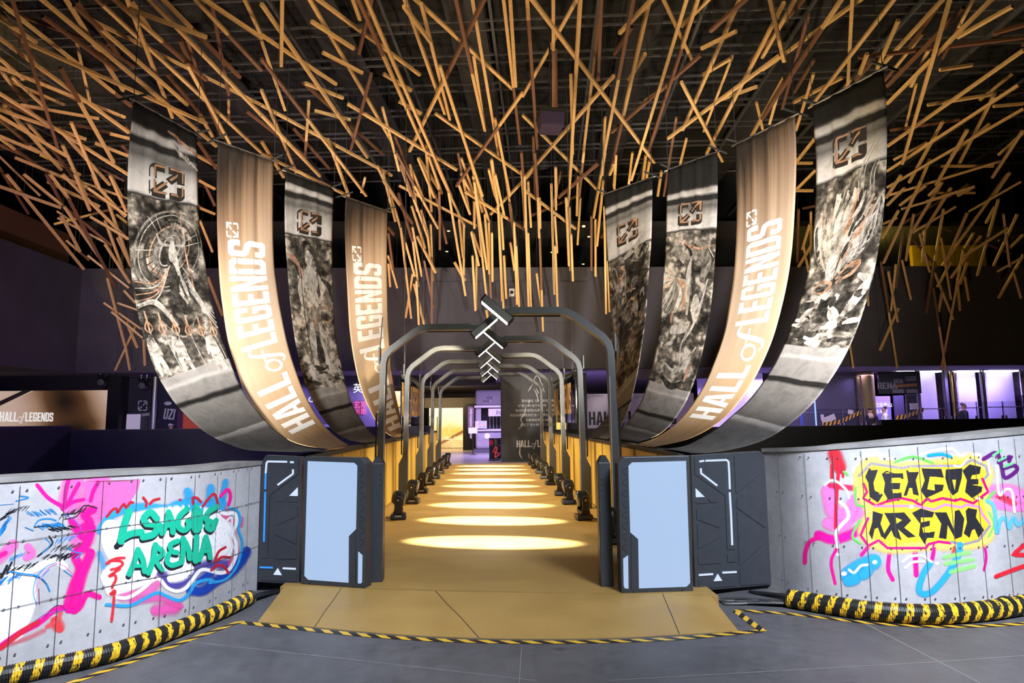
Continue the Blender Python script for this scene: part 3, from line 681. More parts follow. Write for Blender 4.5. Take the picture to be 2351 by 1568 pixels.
for p, w, c, h_, al in (([(860, 190), (880, 260)], 130, SKY, .3, .9), ([(1090, 150), (1080, 240)], 120, SKY, .3, .9), ([(1240, 80), (1210, 240)], 90, SKY, .35, .9), ([(1180, 300), (1000, 330), (850, 310)], 160, SKY, .4, .9), ([(-40, 560), (60, 420), (220, 350), (420, 330), (640, 350), (760, 300), (900, 280)], 110, SKY, .5, .95),
                        ([(-50, 820), (-20, 900), (0, 1000)], 90, SKY, .3, .6), ([(40, 620), (40, 760), (160, 880)], 80, SKY, .2, .4),
                        ([(560, 1080), (450, 1190), (200, 1250)], 150, PNK, .2, .8), ([(560, 1390), (700, 1370)], 190, (240, 90, 180), .2, .95), ([(300, 1300), (560, 1270), (760, 1340)], 110, (240, 90, 180), .25, .8),
                        ([(130, 640), (250, 520), (560, 450), (860, 420), (1100, 470), (1230, 620)], 240, WHT, .75, 1), ([(60, 560), (60, 700), (180, 860), (500, 830), (900, 700), (1180, 640)], 210, WHT, .75, 1), ([(90, 1050), (260, 1000), (520, 900), (900, 800), (1170, 720)], 280, WHT, .7, 1), ([(80, 1180), (250, 1120), (420, 1060)], 160, WHT, .7, 1),
                        ([(600, 1040), (700, 1130), (800, 1100), (920, 990), (1060, 930), (1250, 920)], 150, (80, 66, 165), .3, .9), ([(900, 1190), (1010, 1190), (1150, 1090), (1290, 1010), (1390, 900), (1450, 800)], 135, ROY, .45, 1), ([(980, 1090), (1080, 1020)], 110, ROY, .4, 1),
                        ([(700, 1060), (790, 1040), (860, 980)], 130, WHT, .5, 1),
                        ([(1225, 420), (1330, 500), (1320, 640), (1360, 780), (1290, 910)], 70, (235, 90, 150), .3, .8), ([(1410, 450), (1405, 520)], 50, (235, 90, 150), .2, .7),
                        ([(1140, 360), (1240, 400), (1335, 400), (1350, 500), (1315, 600), (1350, 720), (1340, 850), (1280, 970), (1180, 1010), (1000, 975), (900, 1080), (830, 1165), (740, 1197), (640, 1160), (560, 1070), (480, 1095), (380, 1180), (240, 1262), (120, 1262)], 46, WHT, .6, 1),
                        ([(1160, 430), (1220, 490), (1300, 440), (1300, 560), (1290, 660), (1330, 760)], 30, WHT, .5, .9),
                        ([(1180, 350), (1340, 355), (1392, 450), (1372, 560), (1412, 680), (1400, 800), (1350, 950), (1240, 1075), (1080, 1112)], 32, SKY, .6, 1),
                        ([(20, 1335), (250, 1345), (400, 1280), (540, 1212), (640, 1250), (760, 1292), (850, 1240), (930, 1120), (1050, 1080), (1110, 1090)], 44, SKY, .6, .95)):
    b.st(p, w, c, h_, al)
for p in ([(20, 430), (80, 360), (120, 350), (130, 390), (170, 330), (200, 300), (220, 340), (260, 285), (290, 285)], [(400, 235), (430, 280), (425, 325)], [(465, 300), (500, 262), (560, 245)], [(775, 258)], [(905, 295), (905, 237), (950, 240), (985, 280)], [(1010, 322), (1070, 240), (1130, 200), (1170, 335)],
          [(1130, 885), (1170, 790), (1238, 745)], [(1135, 905), (1200, 848), (1282, 850)], [(1095, 980), (1150, 937), (1220, 940), (1270, 1012)]): b.st(p, 30, (196, 18, 42), .75)
for p in ([(20, 910), (110, 862), (198, 855)], [(60, 882), (165, 890), (180, 925), (130, 960), (68, 975)], [(150, 970), (40, 1045), (100, 1030), (112, 1080), (80, 1140), (75, 1160)], [(60, 1222), (100, 1190), (100, 1225), (70, 1230)], [(95, 1260), (85, 1380), (70, 1500)]): b.st(p, 36, (225, 40, 55), .6, .95)
b.st([(1195, 215), (1262, 150), (1292, 220), (1272, 300)], 44, MAG, .55); b.st([(1250, 345)], 40, (235, 90, 150), .3, .8)
TEAL = [([(248, 378), (205, 500), (165, 680)], 80), ([(165, 660), (270, 605), (375, 590)], 74), ([(535, 450), (470, 385), (400, 450), (430, 505)], 72), ([(430, 515), (520, 520)], 50), ([(560, 520), (500, 610), (395, 640)], 74),
        ([(590, 600), (640, 480), (655, 385)], 62), ([(655, 385), (690, 480), (700, 590)], 62), ([(630, 525), (690, 525)], 40), ([(845, 350), (765, 430), (755, 530), (810, 570), (860, 530), (855, 475)], 62), ([(935, 330), (915, 470), (925, 570), (970, 540), (975, 400), (940, 340)], 62),
        ([(1145, 330), (1070, 375), (1035, 450), (1090, 485)], 60), ([(1055, 500), (1050, 540), (1095, 560), (1140, 470)], 58),
        ([(250, 1020), (300, 900), (340, 780)], 62), ([(340, 770), (390, 870), (410, 990)], 62), ([(290, 935), (390, 935)], 42), ([(450, 1005), (500, 860), (520, 720)], 62), ([(520, 730), (600, 800), (530, 870)], 56), ([(525, 880), (555, 930), (590, 975)], 50),
        ([(745, 680), (672, 720), (690, 785), (740, 800)], 56), ([(655, 815), (640, 890), (690, 930), (785, 900)], 56), ([(790, 890), (805, 760), (800, 655)], 56), ([(805, 655), (855, 760), (870, 860)], 56), ([(930, 885), (940, 640)], 62), ([(870, 790), (930, 890)], 50),
        ([(970, 870), (1010, 750), (1035, 640)], 56), ([(1035, 640), (1065, 740), (1078, 850)], 56), ([(1000, 785), (1070, 785)], 40)]
b.st([(160, 690), (120, 740)], 60, (20, 26, 36), .9)
for p, w in TEAL: b.st([(x-8, y+26) for x, y in p], w, (20, 26, 36), .92)
for p, w in TEAL: b.st(p, w, (12, 186, 150), .92)
b.done('graffiti_lettering', 'teal sprayed words on a white and blue cloud')
c = Art(WR, 1750, 1000, 3.409, .0012)
YEL = (250, 200, 45)
for p, w, cc, h_, al in (([(520, 450), (560, 600), (700, 620), (800, 560)], 150, (250, 125, 205), .45, .95), ([(530, 690), (640, 700), (720, 520)], 130, (250, 125, 205), .45, .95), ([(450, 780), (560, 815), (700, 770), (800, 700)], 95, (242, 0, 165), .5, 1), ([(540, 390), (700, 410), (780, 400)], 60, (225, 20, 90), .4, .9),
                         ([(440, 795), (370, 835), (340, 905), (335, 990)], 44, MAG, .5, 1), ([(570, 155), (600, 235)], 140, RED, .45, 1), ([(545, 240), (545, 330)], 34, RED, .6, 1), ([(630, 240), (632, 320)], 26, RED, .6, 1), ([(600, 250), (580, 500), (575, 720)], 34, (222, 20, 60), .6, 1),
                         ([(1000, 890), (985, 1040), (1020, 1125)], 40, MAG, .6, 1), ([(1195, 890), (1205, 1085)], 52, MAG, .5, 1), ([(1348, 860), (1330, 965)], 42, MAG, .5, 1), ([(1730, 820), (1752, 950), (1735, 1050)], 26, MAG, .6, 1), ([(585, 880), (540, 990), (570, 1155)], 32, MAG, .5, 1), ([(845, 850), (780, 930)], 40, MAG, .4, 1), ([(1500, 880), (1490, 930)], 36, (225, 60, 60), .3, .8),
                         ([(1790, 440), (1940, 440), (2080, 510)], 150, (250, 130, 205), .4, .95), ([(1830, 540), (1960, 560), (2080, 560)], 90, (250, 130, 205), .4, .9), ([(1850, 470), (1960, 530)], 70, (235, 40, 80), .3, .8), ([(1740, 420), (1800, 450)], 80, (250, 130, 205), .3, .7)):
    c.st(p, w, cc, h_, al)
c.st([(760, 300), (860, 205), (1100, 245), (1400, 220), (1640, 180), (1770, 290), (1730, 440), (1790, 700), (1700, 840), (1300, 860), (980, 880), (790, 770), (840, 600), (760, 440), (760, 300)], 110, (250, 215, 110), .35, .95)
c.fill([[(760, 320), (850, 212), (1100, 240), (1600, 172), (1750, 280), (1715, 480), (1780, 700), (1690, 835), (1300, 850), (980, 875), (800, 770), (840, 600), (770, 450)]], YEL)
GR = (150, 142, 152)
for p, w, cc in (([(755, 320), (850, 218), (1100, 256), (1150, 240), (1400, 236), (1560, 236), (1640, 190), (1750, 240), (1765, 310), (1712, 360)], 22, GR), ([(790, 370), (820, 440), (790, 490), (890, 550), (960, 520), (1090, 490), (1180, 510), (1240, 545), (1290, 490), (1320, 515), (1410, 490), (1510, 510), (1550, 495), (1650, 530), (1765, 440), (1718, 330)], 22, (222, 0, 105)),
                 ([(870, 552), (1200, 550), (1340, 580), (1430, 540), (1560, 562), (1600, 540), (1700, 560), (1720, 612), (1780, 692)], 20, (250, 130, 200)), ([(830, 640), (770, 780), (830, 862), (910, 820), (980, 880), (1280, 880), (1300, 850), (1380, 830), (1480, 842)], 22, (228, 0, 125)), ([(1470, 830), (1570, 852), (1690, 822), (1785, 700)], 22, GR)):
    c.st(p, w, cc, .85, sharp=True, caps=False)
BK = (32, 32, 40)
for poly in ([(835, 255), (905, 270), (870, 370), (880, 430), (945, 462), (905, 525), (840, 480), (830, 370), (805, 325)], [(935, 300), (970, 275), (1100, 295), (1105, 340), (1010, 330), (1005, 370), (1080, 370), (1075, 420), (1010, 420), (1020, 450), (1090, 445), (1090, 490), (985, 505), (950, 440), (960, 370)],
             [(1125, 270), (1225, 285), (1200, 350), (1225, 470), (1180, 460), (1172, 410), (1150, 410), (1130, 470), (1105, 470), (1140, 360)], [(1245, 255), (1400, 260), (1420, 330), (1310, 320), (1290, 420), (1350, 430), (1345, 380), (1420, 385), (1410, 430), (1280, 490), (1240, 430), (1270, 350)],
             [(1565, 275), (1620, 225), (1710, 245), (1700, 300), (1640, 310), (1630, 340), (1690, 340), (1690, 380), (1640, 385), (1720, 400), (1715, 440), (1640, 490), (1585, 440), (1600, 350)], [(865, 590), (945, 615), (925, 690), (970, 810), (930, 790), (905, 720), (880, 730), (860, 815), (835, 765), (860, 680)],
             [(1170, 605), (1240, 570), (1345, 600), (1330, 640), (1240, 640), (1240, 680), (1310, 665), (1310, 705), (1250, 720), (1260, 760), (1350, 750), (1340, 800), (1290, 800), (1270, 850), (1225, 780), (1235, 690)], [(1345, 600), (1440, 600), (1500, 740), (1505, 590), (1540, 580), (1580, 650), (1560, 790), (1510, 810), (1450, 700), (1440, 810), (1380, 800), (1400, 690)],
             [(1590, 590), (1610, 565), (1680, 580), (1670, 640), (1735, 740), (1690, 800), (1660, 730), (1640, 740), (1620, 800), (1575, 765), (1600, 680)]):
    c.fill([poly], BK)
c.fill([[(1435, 265), (1565, 255), (1560, 330), (1530, 440), (1490, 470), (1455, 420), (1430, 330)], [(1485, 345), (1515, 345), (1505, 430)]], BK)
c.fill([[(955, 605), (1110, 600), (1165, 665), (1110, 720), (1200, 790), (1140, 800), (1060, 730), (1090, 820), (1030, 790), (1010, 740), (960, 815), (940, 790), (1000, 690)], [(1045, 640), (1095, 660), (1050, 690)]], BK)
for p, w, cc, h_ in (([(490, 385), (540, 350), (600, 370), (660, 430), (678, 485)], 24, WHT, .6), ([(610, 520), (660, 570), (672, 640), (620, 700), (580, 760), (592, 870)], 34, WHT, .6), ([(595, 930)], 36, WHT, .4), ([(710, 285), (760, 190), (880, 150), (940, 150), (920, 180), (1000, 180), (1080, 205)], 28, WHT, .6), ([(1230, 160), (1330, 120), (1480, 105), (1540, 155), (1590, 145)], 28, WHT, .6), ([(1650, 150), (1700, 150), (1702, 195)], 28, WHT, .6), ([(1765, 200), (1780, 290)], 20, WHT, .5), ([(1500, 235), (1550, 240), (1600, 185)], 18, WHT, .5), ([(1165, 558)], 36, WHT, .5), ([(1690, 492)], 30, WHT, .5),
                     ([(1040, 207), (1180, 165), (1330, 215)], 26, (100, 232, 85), .5), ([(730, 410), (735, 530), (792, 555)], 22, (100, 232, 85), .5), ([(765, 660), (705, 785), (770, 845)], 22, (100, 232, 85), .5), ([(1815, 440), (1755, 500)], 24, (100, 232, 85), .5), ([(640, 285), (668, 305)], 24, (100, 232, 85), .4), ([(1770, 600), (1810, 690), (1770, 790)], 22, (120, 235, 105), .4),
                     ([(1300, 155), (1400, 145), (1470, 165)], 30, (0, 150, 222), .6), ([(680, 1085), (760, 1030), (862, 990)], 150, SKY, .6), ([(690, 1130), (720, 1120)], 120, SKY, .6), ([(800, 1080), (820, 1060)], 110, SKY, .6), ([(640, 1080)], 46, WHT, .4), ([(680, 1050), (720, 1072), (770, 1020), (822, 1010)], 24, WHT, .6), ([(880, 990)], 40, WHT, .4),
                     ([(1310, 1000), (1260, 1080), (1225, 1200), (1260, 1240), (1340, 1210), (1450, 1080), (1530, 940), (1545, 860)], 62, SKY, .55), ([(1100, 985), (1160, 945), (1250, 940), (1320, 985)], 25, WHT, .6), ([(1120, 1035), (1180, 990), (1262, 985)], 24, WHT, .6), ([(1365, 1000)], 36, WHT, .4)):
    c.st(p, w, cc, h_)
for p in ([(1430, 950), (1610, 915)], [(1440, 1000), (1640, 970)], [(1480, 1065), (1650, 1020)]): c.st(p, 48, (150, 242, 125), .2, .85)
for p in ([(1730, 182), (1830, 135), (1870, 240), (1898, 330), (1990, 270), (1965, 232), (1890, 255)], [(1850, 205), (1935, 165), (1930, 195)]): c.st(p, 38, (98, 22, 118), .6)
for p in ([(1805, 155), (1865, 115)], [(1850, 195), (1900, 170)], [(1890, 242), (1955, 218)]): c.st(p, 24, (110, 235, 140), .5)
c.st([(1832, 240), (1850, 460), (1900, 420), (1950, 440), (1970, 595)], 26, WHT, .6)
c.st([(1760, 512), (1810, 560), (1832, 765), (1855, 670), (1900, 645), (1930, 725), (1965, 640), (2000, 700), (2060, 640)], 40, (95, 185, 232), .5)
c.st([(2080, 825), (1960, 930), (2080, 935)], 42, (222, 30, 50), .6, sharp=True); c.st([(2090, 1005), (1960, 1050), (1830, 1100)], 42, (222, 30, 50), .6)
c.done('graffiti_lettering', 'black sprayed words on a yellow patch with pink and blue paint')
# ================================================================== RAMP, ENTRANCE PANELS
yl, yr = on_z(837, 1351, .08), on_z(1425, 1363, .08)
def deck_y(x): return yl.y+(yr.y-yl.y)*(x-yl.x)/(yr.x-yl.x)
bpy.data.objects.remove(bpy.data.objects['floor_bridge'])
P = [(-1.96, deck_y(-1.96)), (1.96, deck_y(1.96)), (1.96, BACK+.1), (-1.96, BACK+.1)]
g = MB(); g.prism([(x, y, .08) for x, y in P], [(x, y, -.3) for x, y in P]); struct(g.build('floor_bridge', M['gold']))
front = smooth_path([(592, 1427), (700, 1437), (850, 1451), (1005, 1461), (1200, 1466), (1400, 1464), (1560, 1456), (1695, 1448)], 6)
top = smooth_path([(655, 1344), (837, 1352), (1000, 1357), (1425, 1364), (1625, 1359)], 10)
rp = MB(); N, K = 42, 10
fr = [front[round(i*(len(front)-1)/N)] for i in range(N+1)]; tp = [top[round(i*(len(top)-1)/N)] for i in range(N+1)]
rows = []
for i in range(N+1):
    a = on_z(tp[i].x, tp[i].y, .083); b = on_z(fr[i].x, fr[i].y, .006)
    rows.append([a.lerp(b, k/K)+Vector((0, 0, .006*math.sin(math.pi*k/K)*math.sin(i*.45+k*.7)*(1 if 6 < i < 36 else .2))) for k in range(K+1)])
for i in range(N):
    for k in range(K): rp.quad([rows[i][k], rows[i][k+1], rows[i+1][k+1], rows[i+1][k]])
    a, b = rows[i][K], rows[i+1][K]; rp.quad([a, (a.x, a.y, 0), (b.x, b.y, 0), b])
for r in (rows[0], rows[N]):
    for k in range(K): rp.quad([r[k], r[k+1], (r[k+1].x, r[k+1].y, 0), (r[k].x, r[k].y, 0)])
o = rp.build('entrance_ramp', M['gold'], smooth=False)
tag(o, 'low gold vinyl ramp sloping down from the bridge mouth to the grey floor', 'ramp')
sm = MB()
for t in (.17, .52, .86):
    i = int(t*N)
    for k in range(K):
        a, b = rows[i][k], rows[i][k+1]; d = Vector((.003, 0, .0015)); e = Vector((-.003, 0, .0015)); sm.quad([a+e, b+e, b+d, a+d])
sm.build('seam', M['groove'], o)

def panel_plane(a, b):
    a, b = Vector(a), Vector(b); t = (b-a); t.z = 0; t.normalize(); n = Vector((t.y, -t.x, 0)); n = n if n.dot(EYE-a) > 0 else -n
    return a, t, n
def panel(name, base, th, ox, oy, sc, body, label, cat, mats='armour'):
    p0, t, n = panel_plane(*base)
    def mp(x, y, off=0.0): return on_plane(ox+x/sc, oy+y/sc, p0+n*off, n)
    root = thing(name, (base[0]+base[1])/2, label, cat)
    f = [mp(*q) for q in body]; mb = MB(); mb.prism(f, [q-n*th for q in f]); mb.build('body', M[mats], root, bevel=.006)
    return root, mp, n
def plate(root, mp, n, polys, name, mat, off=.006, depth=.006):
    for q in polys:
        mb = MB(); f = [mp(*p, off) for p in q]; mb.prism(f, [p-n*depth for p in f]); mb.build(name, mat, root)
def lines(root, mp, ls, w, name, mat, off=.004):
    for l in ls: mb = MB(); stroke(mb, l, w, lambda x, y: mp(x, y, off), sharp=True, caps=False); mb.build(name, mat, root)
def dots(root, mp, n, cs, r, name, mat):
    for c in cs:
        q = mp(*c, .001); mb = MB(); mb.lathe(q, [(r, 0), (r*.8, .004), (r*.3, .005)], 10, 0, tuple(n)); mb.build(name, mat, root)
zig = lambda x0, dx, y0, y1, n: [[(x0, y0+(y1-y0)*i/n+20), (x0+dx, y0+(y1-y0)*(i+.35)/n), (x0+dx, y0+(y1-y0)*(i+.6)/n), (x0, y0+(y1-y0)*(i+.9)/n)] for i in range(n)]
# left, screen cabinet
r, mp, n = panel('screen_cabinet', (on_z(690, 1341, .08), on_z(837, 1351, .08)), .13, 580, 1020, 4.356, [(510, 125), (1085, 135), (1135, 190), (1120, 1442), (478, 1397)], 'slate cabinet with tall glowing pale blue screen at the left of the bridge mouth', 'screen cabinet')
plate(r, mp, n, [[(550, 168), (1015, 185), (1045, 215), (1032, 848), (960, 920), (957, 1385), (555, 1355), (517, 1315)]], 'screen', M['screen'], .004, .01)
plate(r, mp, n, [[(1055, 1072), (1097, 1110), (1092, 1380), (1080, 1393), (1052, 1390)]], 'light_strip', M['screen'], .004, .01)
lines(r, mp, zig(1066, 42, 230, 1040, 7)+[[(1030, 870), (1030, 1385)]], 4, 'engraving', M['groove'], .002)
dots(r, mp, n, [(515, 233), (488, 1278), (577, 1388), (1005, 1417)], .007, 'screw', M['groove'])
# left, side panel
lb = on_z(590, 1340, .06); ls_ = on_z(685.6, 1341, .07)
r, mp, n = panel('armoured_panel', (lb, ls_), .06, 580, 1020, 4.356, [(88, 170), (130, 108), (487, 122), (460, 1402), (45, 1380)], 'narrow slate panel with blue lit strips between the graffiti wall and left screen', 'panel')
plate(r, mp, n, [[(238, 535), (350, 537), (310, 573), (236, 573)], [(370, 540), (450, 540), (448, 578), (335, 575)], [(232, 620), (447, 625), (445, 722), (232, 810)], [(440, 780), (437, 1000), (232, 905), (230, 865)], [(232, 950), (435, 1055), (433, 1148), (222, 1148)], [(345, 1290), (435, 1297), (432, 1375), (80, 1360), (85, 1283), (160, 1285), (195, 1332), (310, 1333)], [(80, 1052), (152, 1052), (150, 1140), (78, 1135)]], 'relief_plate', M['armour'], .006, .006)
lines(r, mp, [[(462, 150), (460, 300), (172, 510), (155, 1015)]], 5, 'engraving', M['groove'])
lines(r, mp, [[(345, 175), (150, 172), (138, 190), (130, 290)], [(373, 178), (412, 180)], [(403, 250), (403, 295), (248, 408)], [(300, 1240), (432, 1246)]], 19, 'light_strip', M['strip_pale'], .008)
lines(r, mp, [[(130, 290), (125, 450)], [(126, 475), (112, 975)], [(70, 1230), (202, 1234)]], 18, 'light_strip', M['strip_blue'], .008)
plate(r, mp, n, [[(450, 430), (365, 515), (450, 518)], [(250, 1238), (205, 1305), (290, 1310)]], 'light_triangle', M['strip_pale'], .008, .004)
# right, screen cabinet
r, mp, n = panel('screen_cabinet', (on_z(1427, 1362, .08), on_z(1592, 1357, .08)), .13, 1380, 1020, 4.356, [(230, 128), (885, 112), (925, 1470), (205, 1492), (165, 190)], 'slate cabinet with tall glowing pale blue screen at the right of the bridge mouth', 'screen cabinet')
plate(r, mp, n, [[(310, 182), (850, 166), (892, 1385), (855, 1425), (380, 1442), (372, 950), (292, 880), (275, 215)]], 'screen', M['screen'], .004, .01)
plate(r, mp, n, [[(270, 1110), (275, 1443), (240, 1443), (227, 1420), (222, 1145)]], 'light_strip', M['screen'], .004, .01)
lines(r, mp, [[(x*-1+470, y) for x, y in l] for l in zig(205, 50, 220, 1090, 8)]+[[(300, 905), (305, 1440)]], 4, 'engraving', M['groove'], .002)
dots(r, mp, n, [(858, 237), (897, 1353), (808, 1460), (328, 1475)], .007, 'screw', M['groove'])
r, mp, n = panel('armoured_panel', (on_z(1597, 1359, .04), on_z(1771, 1345, .03)), .06, 1380, 1020, 4.356, [(898, 110), (1590, 68), (1637, 110), (1705, 1408), (945, 1473)], 'wide slate panel with pale lit strips between right screen and the graffiti wall', 'panel')
plate(r, mp, n, [[(955, 645), (1180, 632), (1185, 835), (960, 750)], [(962, 800), (1190, 890), (1190, 930), (970, 1048)], [(972, 1105), (1192, 990), (1197, 1190), (975, 1203)], [(1265, 1100), (1345, 1092), (1348, 1175), (1268, 1182)], [(1332, 115), (1575, 100), (1612, 150), (1615, 280), (1352, 500)], [(1615, 305), (1645, 835), (1357, 635), (1357, 545)], [(1360, 680), (1650, 880), (1655, 975), (1385, 1220)], [(1385, 1262), (1658, 1015), (1672, 1395), (1392, 1410)], [(950, 560), (1060, 552), (1095, 583), (952, 595)], [(1065, 545), (1172, 543), (1172, 580), (1105, 583)], [(975, 1360), (1070, 1355), (1105, 1400), (1225, 1390), (1260, 1335), (1357, 1330), (1357, 1415), (978, 1448)]], 'relief_plate', M['armour'], .007, .007)
lines(r, mp, [[(935, 135), (938, 300), (1240, 512), (1262, 1055), (1340, 1052)]], 5, 'engraving', M['groove'])
lines(r, mp, [[(983, 173), (1032, 165)], [(1043, 165), (1255, 157), (1275, 175), (1282, 290), (1288, 450)], [(1287, 480), (1300, 700), (1312, 1010)], [(998, 240), (1000, 290), (1162, 414)], [(978, 1308), (1122, 1298)], [(1213, 1284), (1357, 1277)]], 20, 'light_strip', M['strip_pale'], .009)
plate(r, mp, n, [[(947, 440), (1037, 527), (950, 530)], [(1168, 1295), (1128, 1370), (1213, 1365)]], 'light_triangle', M['strip_pale'], .009, .004)
# black plinths under the side panels
for a, b, nm in (((592, 1352), (668, 1352), 'left'), ((1600, 1366), (1768, 1352), 'right')):
    p0, t, n = panel_plane(on_z(*a, 0), on_z(*b, 0)); a, b = p0, on_z(*b, 0); mb = MB()
    mb.hexa([a-n*.03, b-n*.03, b-n*.06, a-n*.06]+[q+Vector((0, 0, .12)) for q in (a-n*.03, b-n*.03, b-n*.06, a-n*.06)])
    o = mb.build('plinth', M['black'], loc=(a+b)/2); tag(o, 'black plinth under the %s armoured panel beside the cables' % nm, 'plinth')
# bollards at the inner edges
for sd, px, lab in ((-1, 864, 'square slate post with pointed cap just inside the left screen cabinet'), (1, 1394, 'square slate post with pointed cap just inside the right screen cabinet')):
    c = on_z(px, 1336 if sd < 0 else 1346, .08); bo = thing('gate_bollard', c, lab, 'bollard')
    mb = MB(); mb.box(c+Vector((0, .05, .56)), (.115, .14, 1.12)); mb.build('post', M['armour'], bo, bevel=.008)
    mb = MB(); mb.box(c+Vector((0, .05, 1.15)), (.105, .13, .06), 0, None, (.45, .45)); mb.build('cap', M['black'], bo, bevel=.004)
    for k in range(4):
        mb = MB(); mb.lathe(c+Vector((-sd*.03+.0, -.0205, .86+.05*k)), [(.006, 0), (.004, .003)], 8, 0, (0, -1, 0)); mb.build('screw', M['groove'], bo)
    mb = MB(); mb.box(c+Vector((sd*-.0585, -.0, .6)), (.004, .012, .95)); mb.build('edge_trim', M['steel'], bo)

# ================================================================== GATE ARCHES
S_, Z1 = 2.94, 8.53
ordn = ['nearest', 'second', 'third', 'fourth', 'fifth']
def gate(sd, y, label):
    X = 1.63; o = thing('gate_arch', (sd*X, y, .08), label, 'gate', 'half gate arches over the bridge')
    path = [(X, .9), (X-.03, 2.48), (X-.06, 2.59)]+[(X-.13-.37*k/3, 2.68+.28*k/3) for k in range(4)]+[(X-.60, 3.01), (X-.72, 3.03), (.28, 3.03)]
    hw, dy = .045, .075; mb = MB()
    P = [Vector((p[0], 0, p[1])) for p in path]; rings = []
    for i, p in enumerate(P):
        t = (P[min(i+1, len(P)-1)]-P[max(i-1, 0)]).normalized(); nn = Vector((t.z, 0, -t.x))
        rings.append([Vector((sd*q.x, y+s2*dy, q.z)) for s2 in (-1, 1) for q in (p+nn*hw, p-nn*hw)])
    for a, b in zip(rings, rings[1:]):
        for i, j in ((0, 1), (1, 3), (3, 2), (2, 0)): mb.quad([a[i], a[j], b[j], b[i]])
    mb.quad([rings[0][i] for i in (0, 1, 3, 2)]); mb.quad([rings[-1][i] for i in (0, 1, 3, 2)])
    mb.build('arm', M['gate'], o, bevel=.01)
    mb = MB(); f = [(X-.05, .08), (X+.12, .08), (X+.12, .78), (X+.05, .92), (X+.045, .98), (X-.045, .98), (X-.05, .9)]
    mb.prism([(sd*a, y-.09, z) for a, z in f], [(sd*a, y+.09, z) for a, z in f]); mb.build('base_housing', M['gate'], o, bevel=.008)
    mb = MB(); mb.box((sd*(X-.057), y-.07, 1.15), (.008, .018, 2.0)); mb.build('edge_trim', M['trim'], o)
    mb = MB(); mb.box((sd*(X+.035), y, 2.6), (.03, .13, .24)); mb.build('bracket', M['gate'], o, bevel=.005)
    mb = MB(); mb.tube([(sd*(X+.03), y, 2.7), (sd*(X+.0), y+.02, 3.2)], .008, 6); mb.build('spike', M['gate'], o)
    mb = MB(); mb.tube([(sd*(X+.09), y+.1, .95), (sd*(X+.09), y+.1, 1.72), (sd*(X+.02), y+.1, 1.72)], .014, 6); mb.build('guard_loop', M['black'], o)
    mb = MB(); mb.tube([(sd*.24, y-.02, 2.96), (sd*.95, y-.02, 2.96)], .012, 6); mb.build('cable_tube', M['cable'], o)
    mb = MB(); mb.box((sd*.2, y, 3.03), (.17, .06, .06)); mb.build('joint', M['gate'], o)
    # light plate held at a slant at the arm's end, lit on its lower face
    e = Vector((.755, 0, -.655)) if sd > 0 else Vector((.755, 0, .655)); m = Vector((-.655, 0, -.755)) if sd > 0 else Vector((.655, 0, -.755))
    c = Vector((.115, y, 3.045)) if sd > 0 else Vector((-.065, y, 3.045)); q = Matrix((e, Vector((0, 1, 0)), -m)).transposed()
    lb = MB(); lb.box(c, (.47, .24, .10), 0, q); bar = lb.build('light_bar', M['plastic'], o, bevel=.006)
    for a, b in ((-.222, .012), (.024, .222)):
        d = MB(); d.box(c+e*((a+b)/2)+m*.052, (b-a, .20, .008), 0, q); d.build('diffuser', M['led'], bar)
    for s2 in (-1, 1):
        d = MB(); d.box(c+e*(s2*.24), (.014, .25, .105), 0, q); d.build('end_cap', M['black'], bar)
    return o
for k in range(5):
    gate(1, Z1+k*S_, ('dark half gate arch on the right of the bridge, %s from the camera' % ordn[k]))
    gate(-1, Z1+S_/2+k*S_, ('dark half gate arch on the left of the bridge, %s from the camera' % ordn[k]))

# ================================================================== MOVING HEAD LIGHTS
def moving_head(label):
    o = thing('moving_head_light', (0, 0, 0), label, 'stage light', 'moving heads along the bridge')
    mb = MB(); mb.box((0, 0, .055), (.25, .25, .07), 0, None, (.9, .9)); mb.lathe((0, 0, .085), [(.085, 0), (.085, .03), (.07, .035)], 16)
    for x in (-.09, .09):
        for y in (-.085, .085): mb.lathe((x, y, 0), [(.014, 0), (.014, .025)], 8)
    base = mb.build('base', M['plastic'], o, bevel=.012)
    d = MB(); d.box((0, -.122, .06), (.10, .004, .022)); d.build('display', M['steel'], base)
    mb = MB()
    for s2 in (-1, 1):
        f = [(-.07, .10), (.07, .10), (.055, .2), (.058, .31), (.04, .36), (.0, .375), (-.04, .36), (-.058, .31), (-.055, .2)]
        mb.prism([(x, s2*.15, z) for x, z in f], [(x, s2*.126, z) for x, z in f])
    mb.box((0, 0, .125), (.14, .30, .04)); mb.build('yoke', M['plastic'], o, bevel=.01)
    ax_ = Vector((.97, 0, -.20)).normalized(); c = Vector((0, 0, .325)); mb = MB()
    mb.lathe(c-ax_*.105, [(.05, 0), (.085, .012), (.108, .05), (.112, .10), (.122, .13), (.122, .185), (.112, .20)], 20, 0, tuple(ax_))
    h = mb.build('head', M['plastic'], o, bevel=.004)
    mb = MB(); mb.lathe(c+ax_*.094, [(.098, 0), (.095, .008), (.04, .018)], 16, 0, tuple(ax_)); mb.build('lens', M['lens'], h)
    mb = MB(); mb.tube([(-.11, .02, .05), (-.16, .05, .02), (-.2, .14, .012), (-.19, .25, .012)], .008, 6); mb.build('power_cable', M['cable'], o)
    mb = MB()
    for s2 in (-1, 1): mb.lathe((0, s2*.15, .305), [(.014, 0), (.012, .004)], 10, 0, (0, s2, 0))
    mb.build('badge', M['goldtext'], o)
    return o
def kids(o): return [c for c in bpy.data.objects if c.parent == o]
def copy_tree(o, parent=None):
    c = o.copy(); COL.objects.link(c)
    if parent is not None: c.parent = parent
    for ch in kids(o): copy_tree(ch, c)
    return c
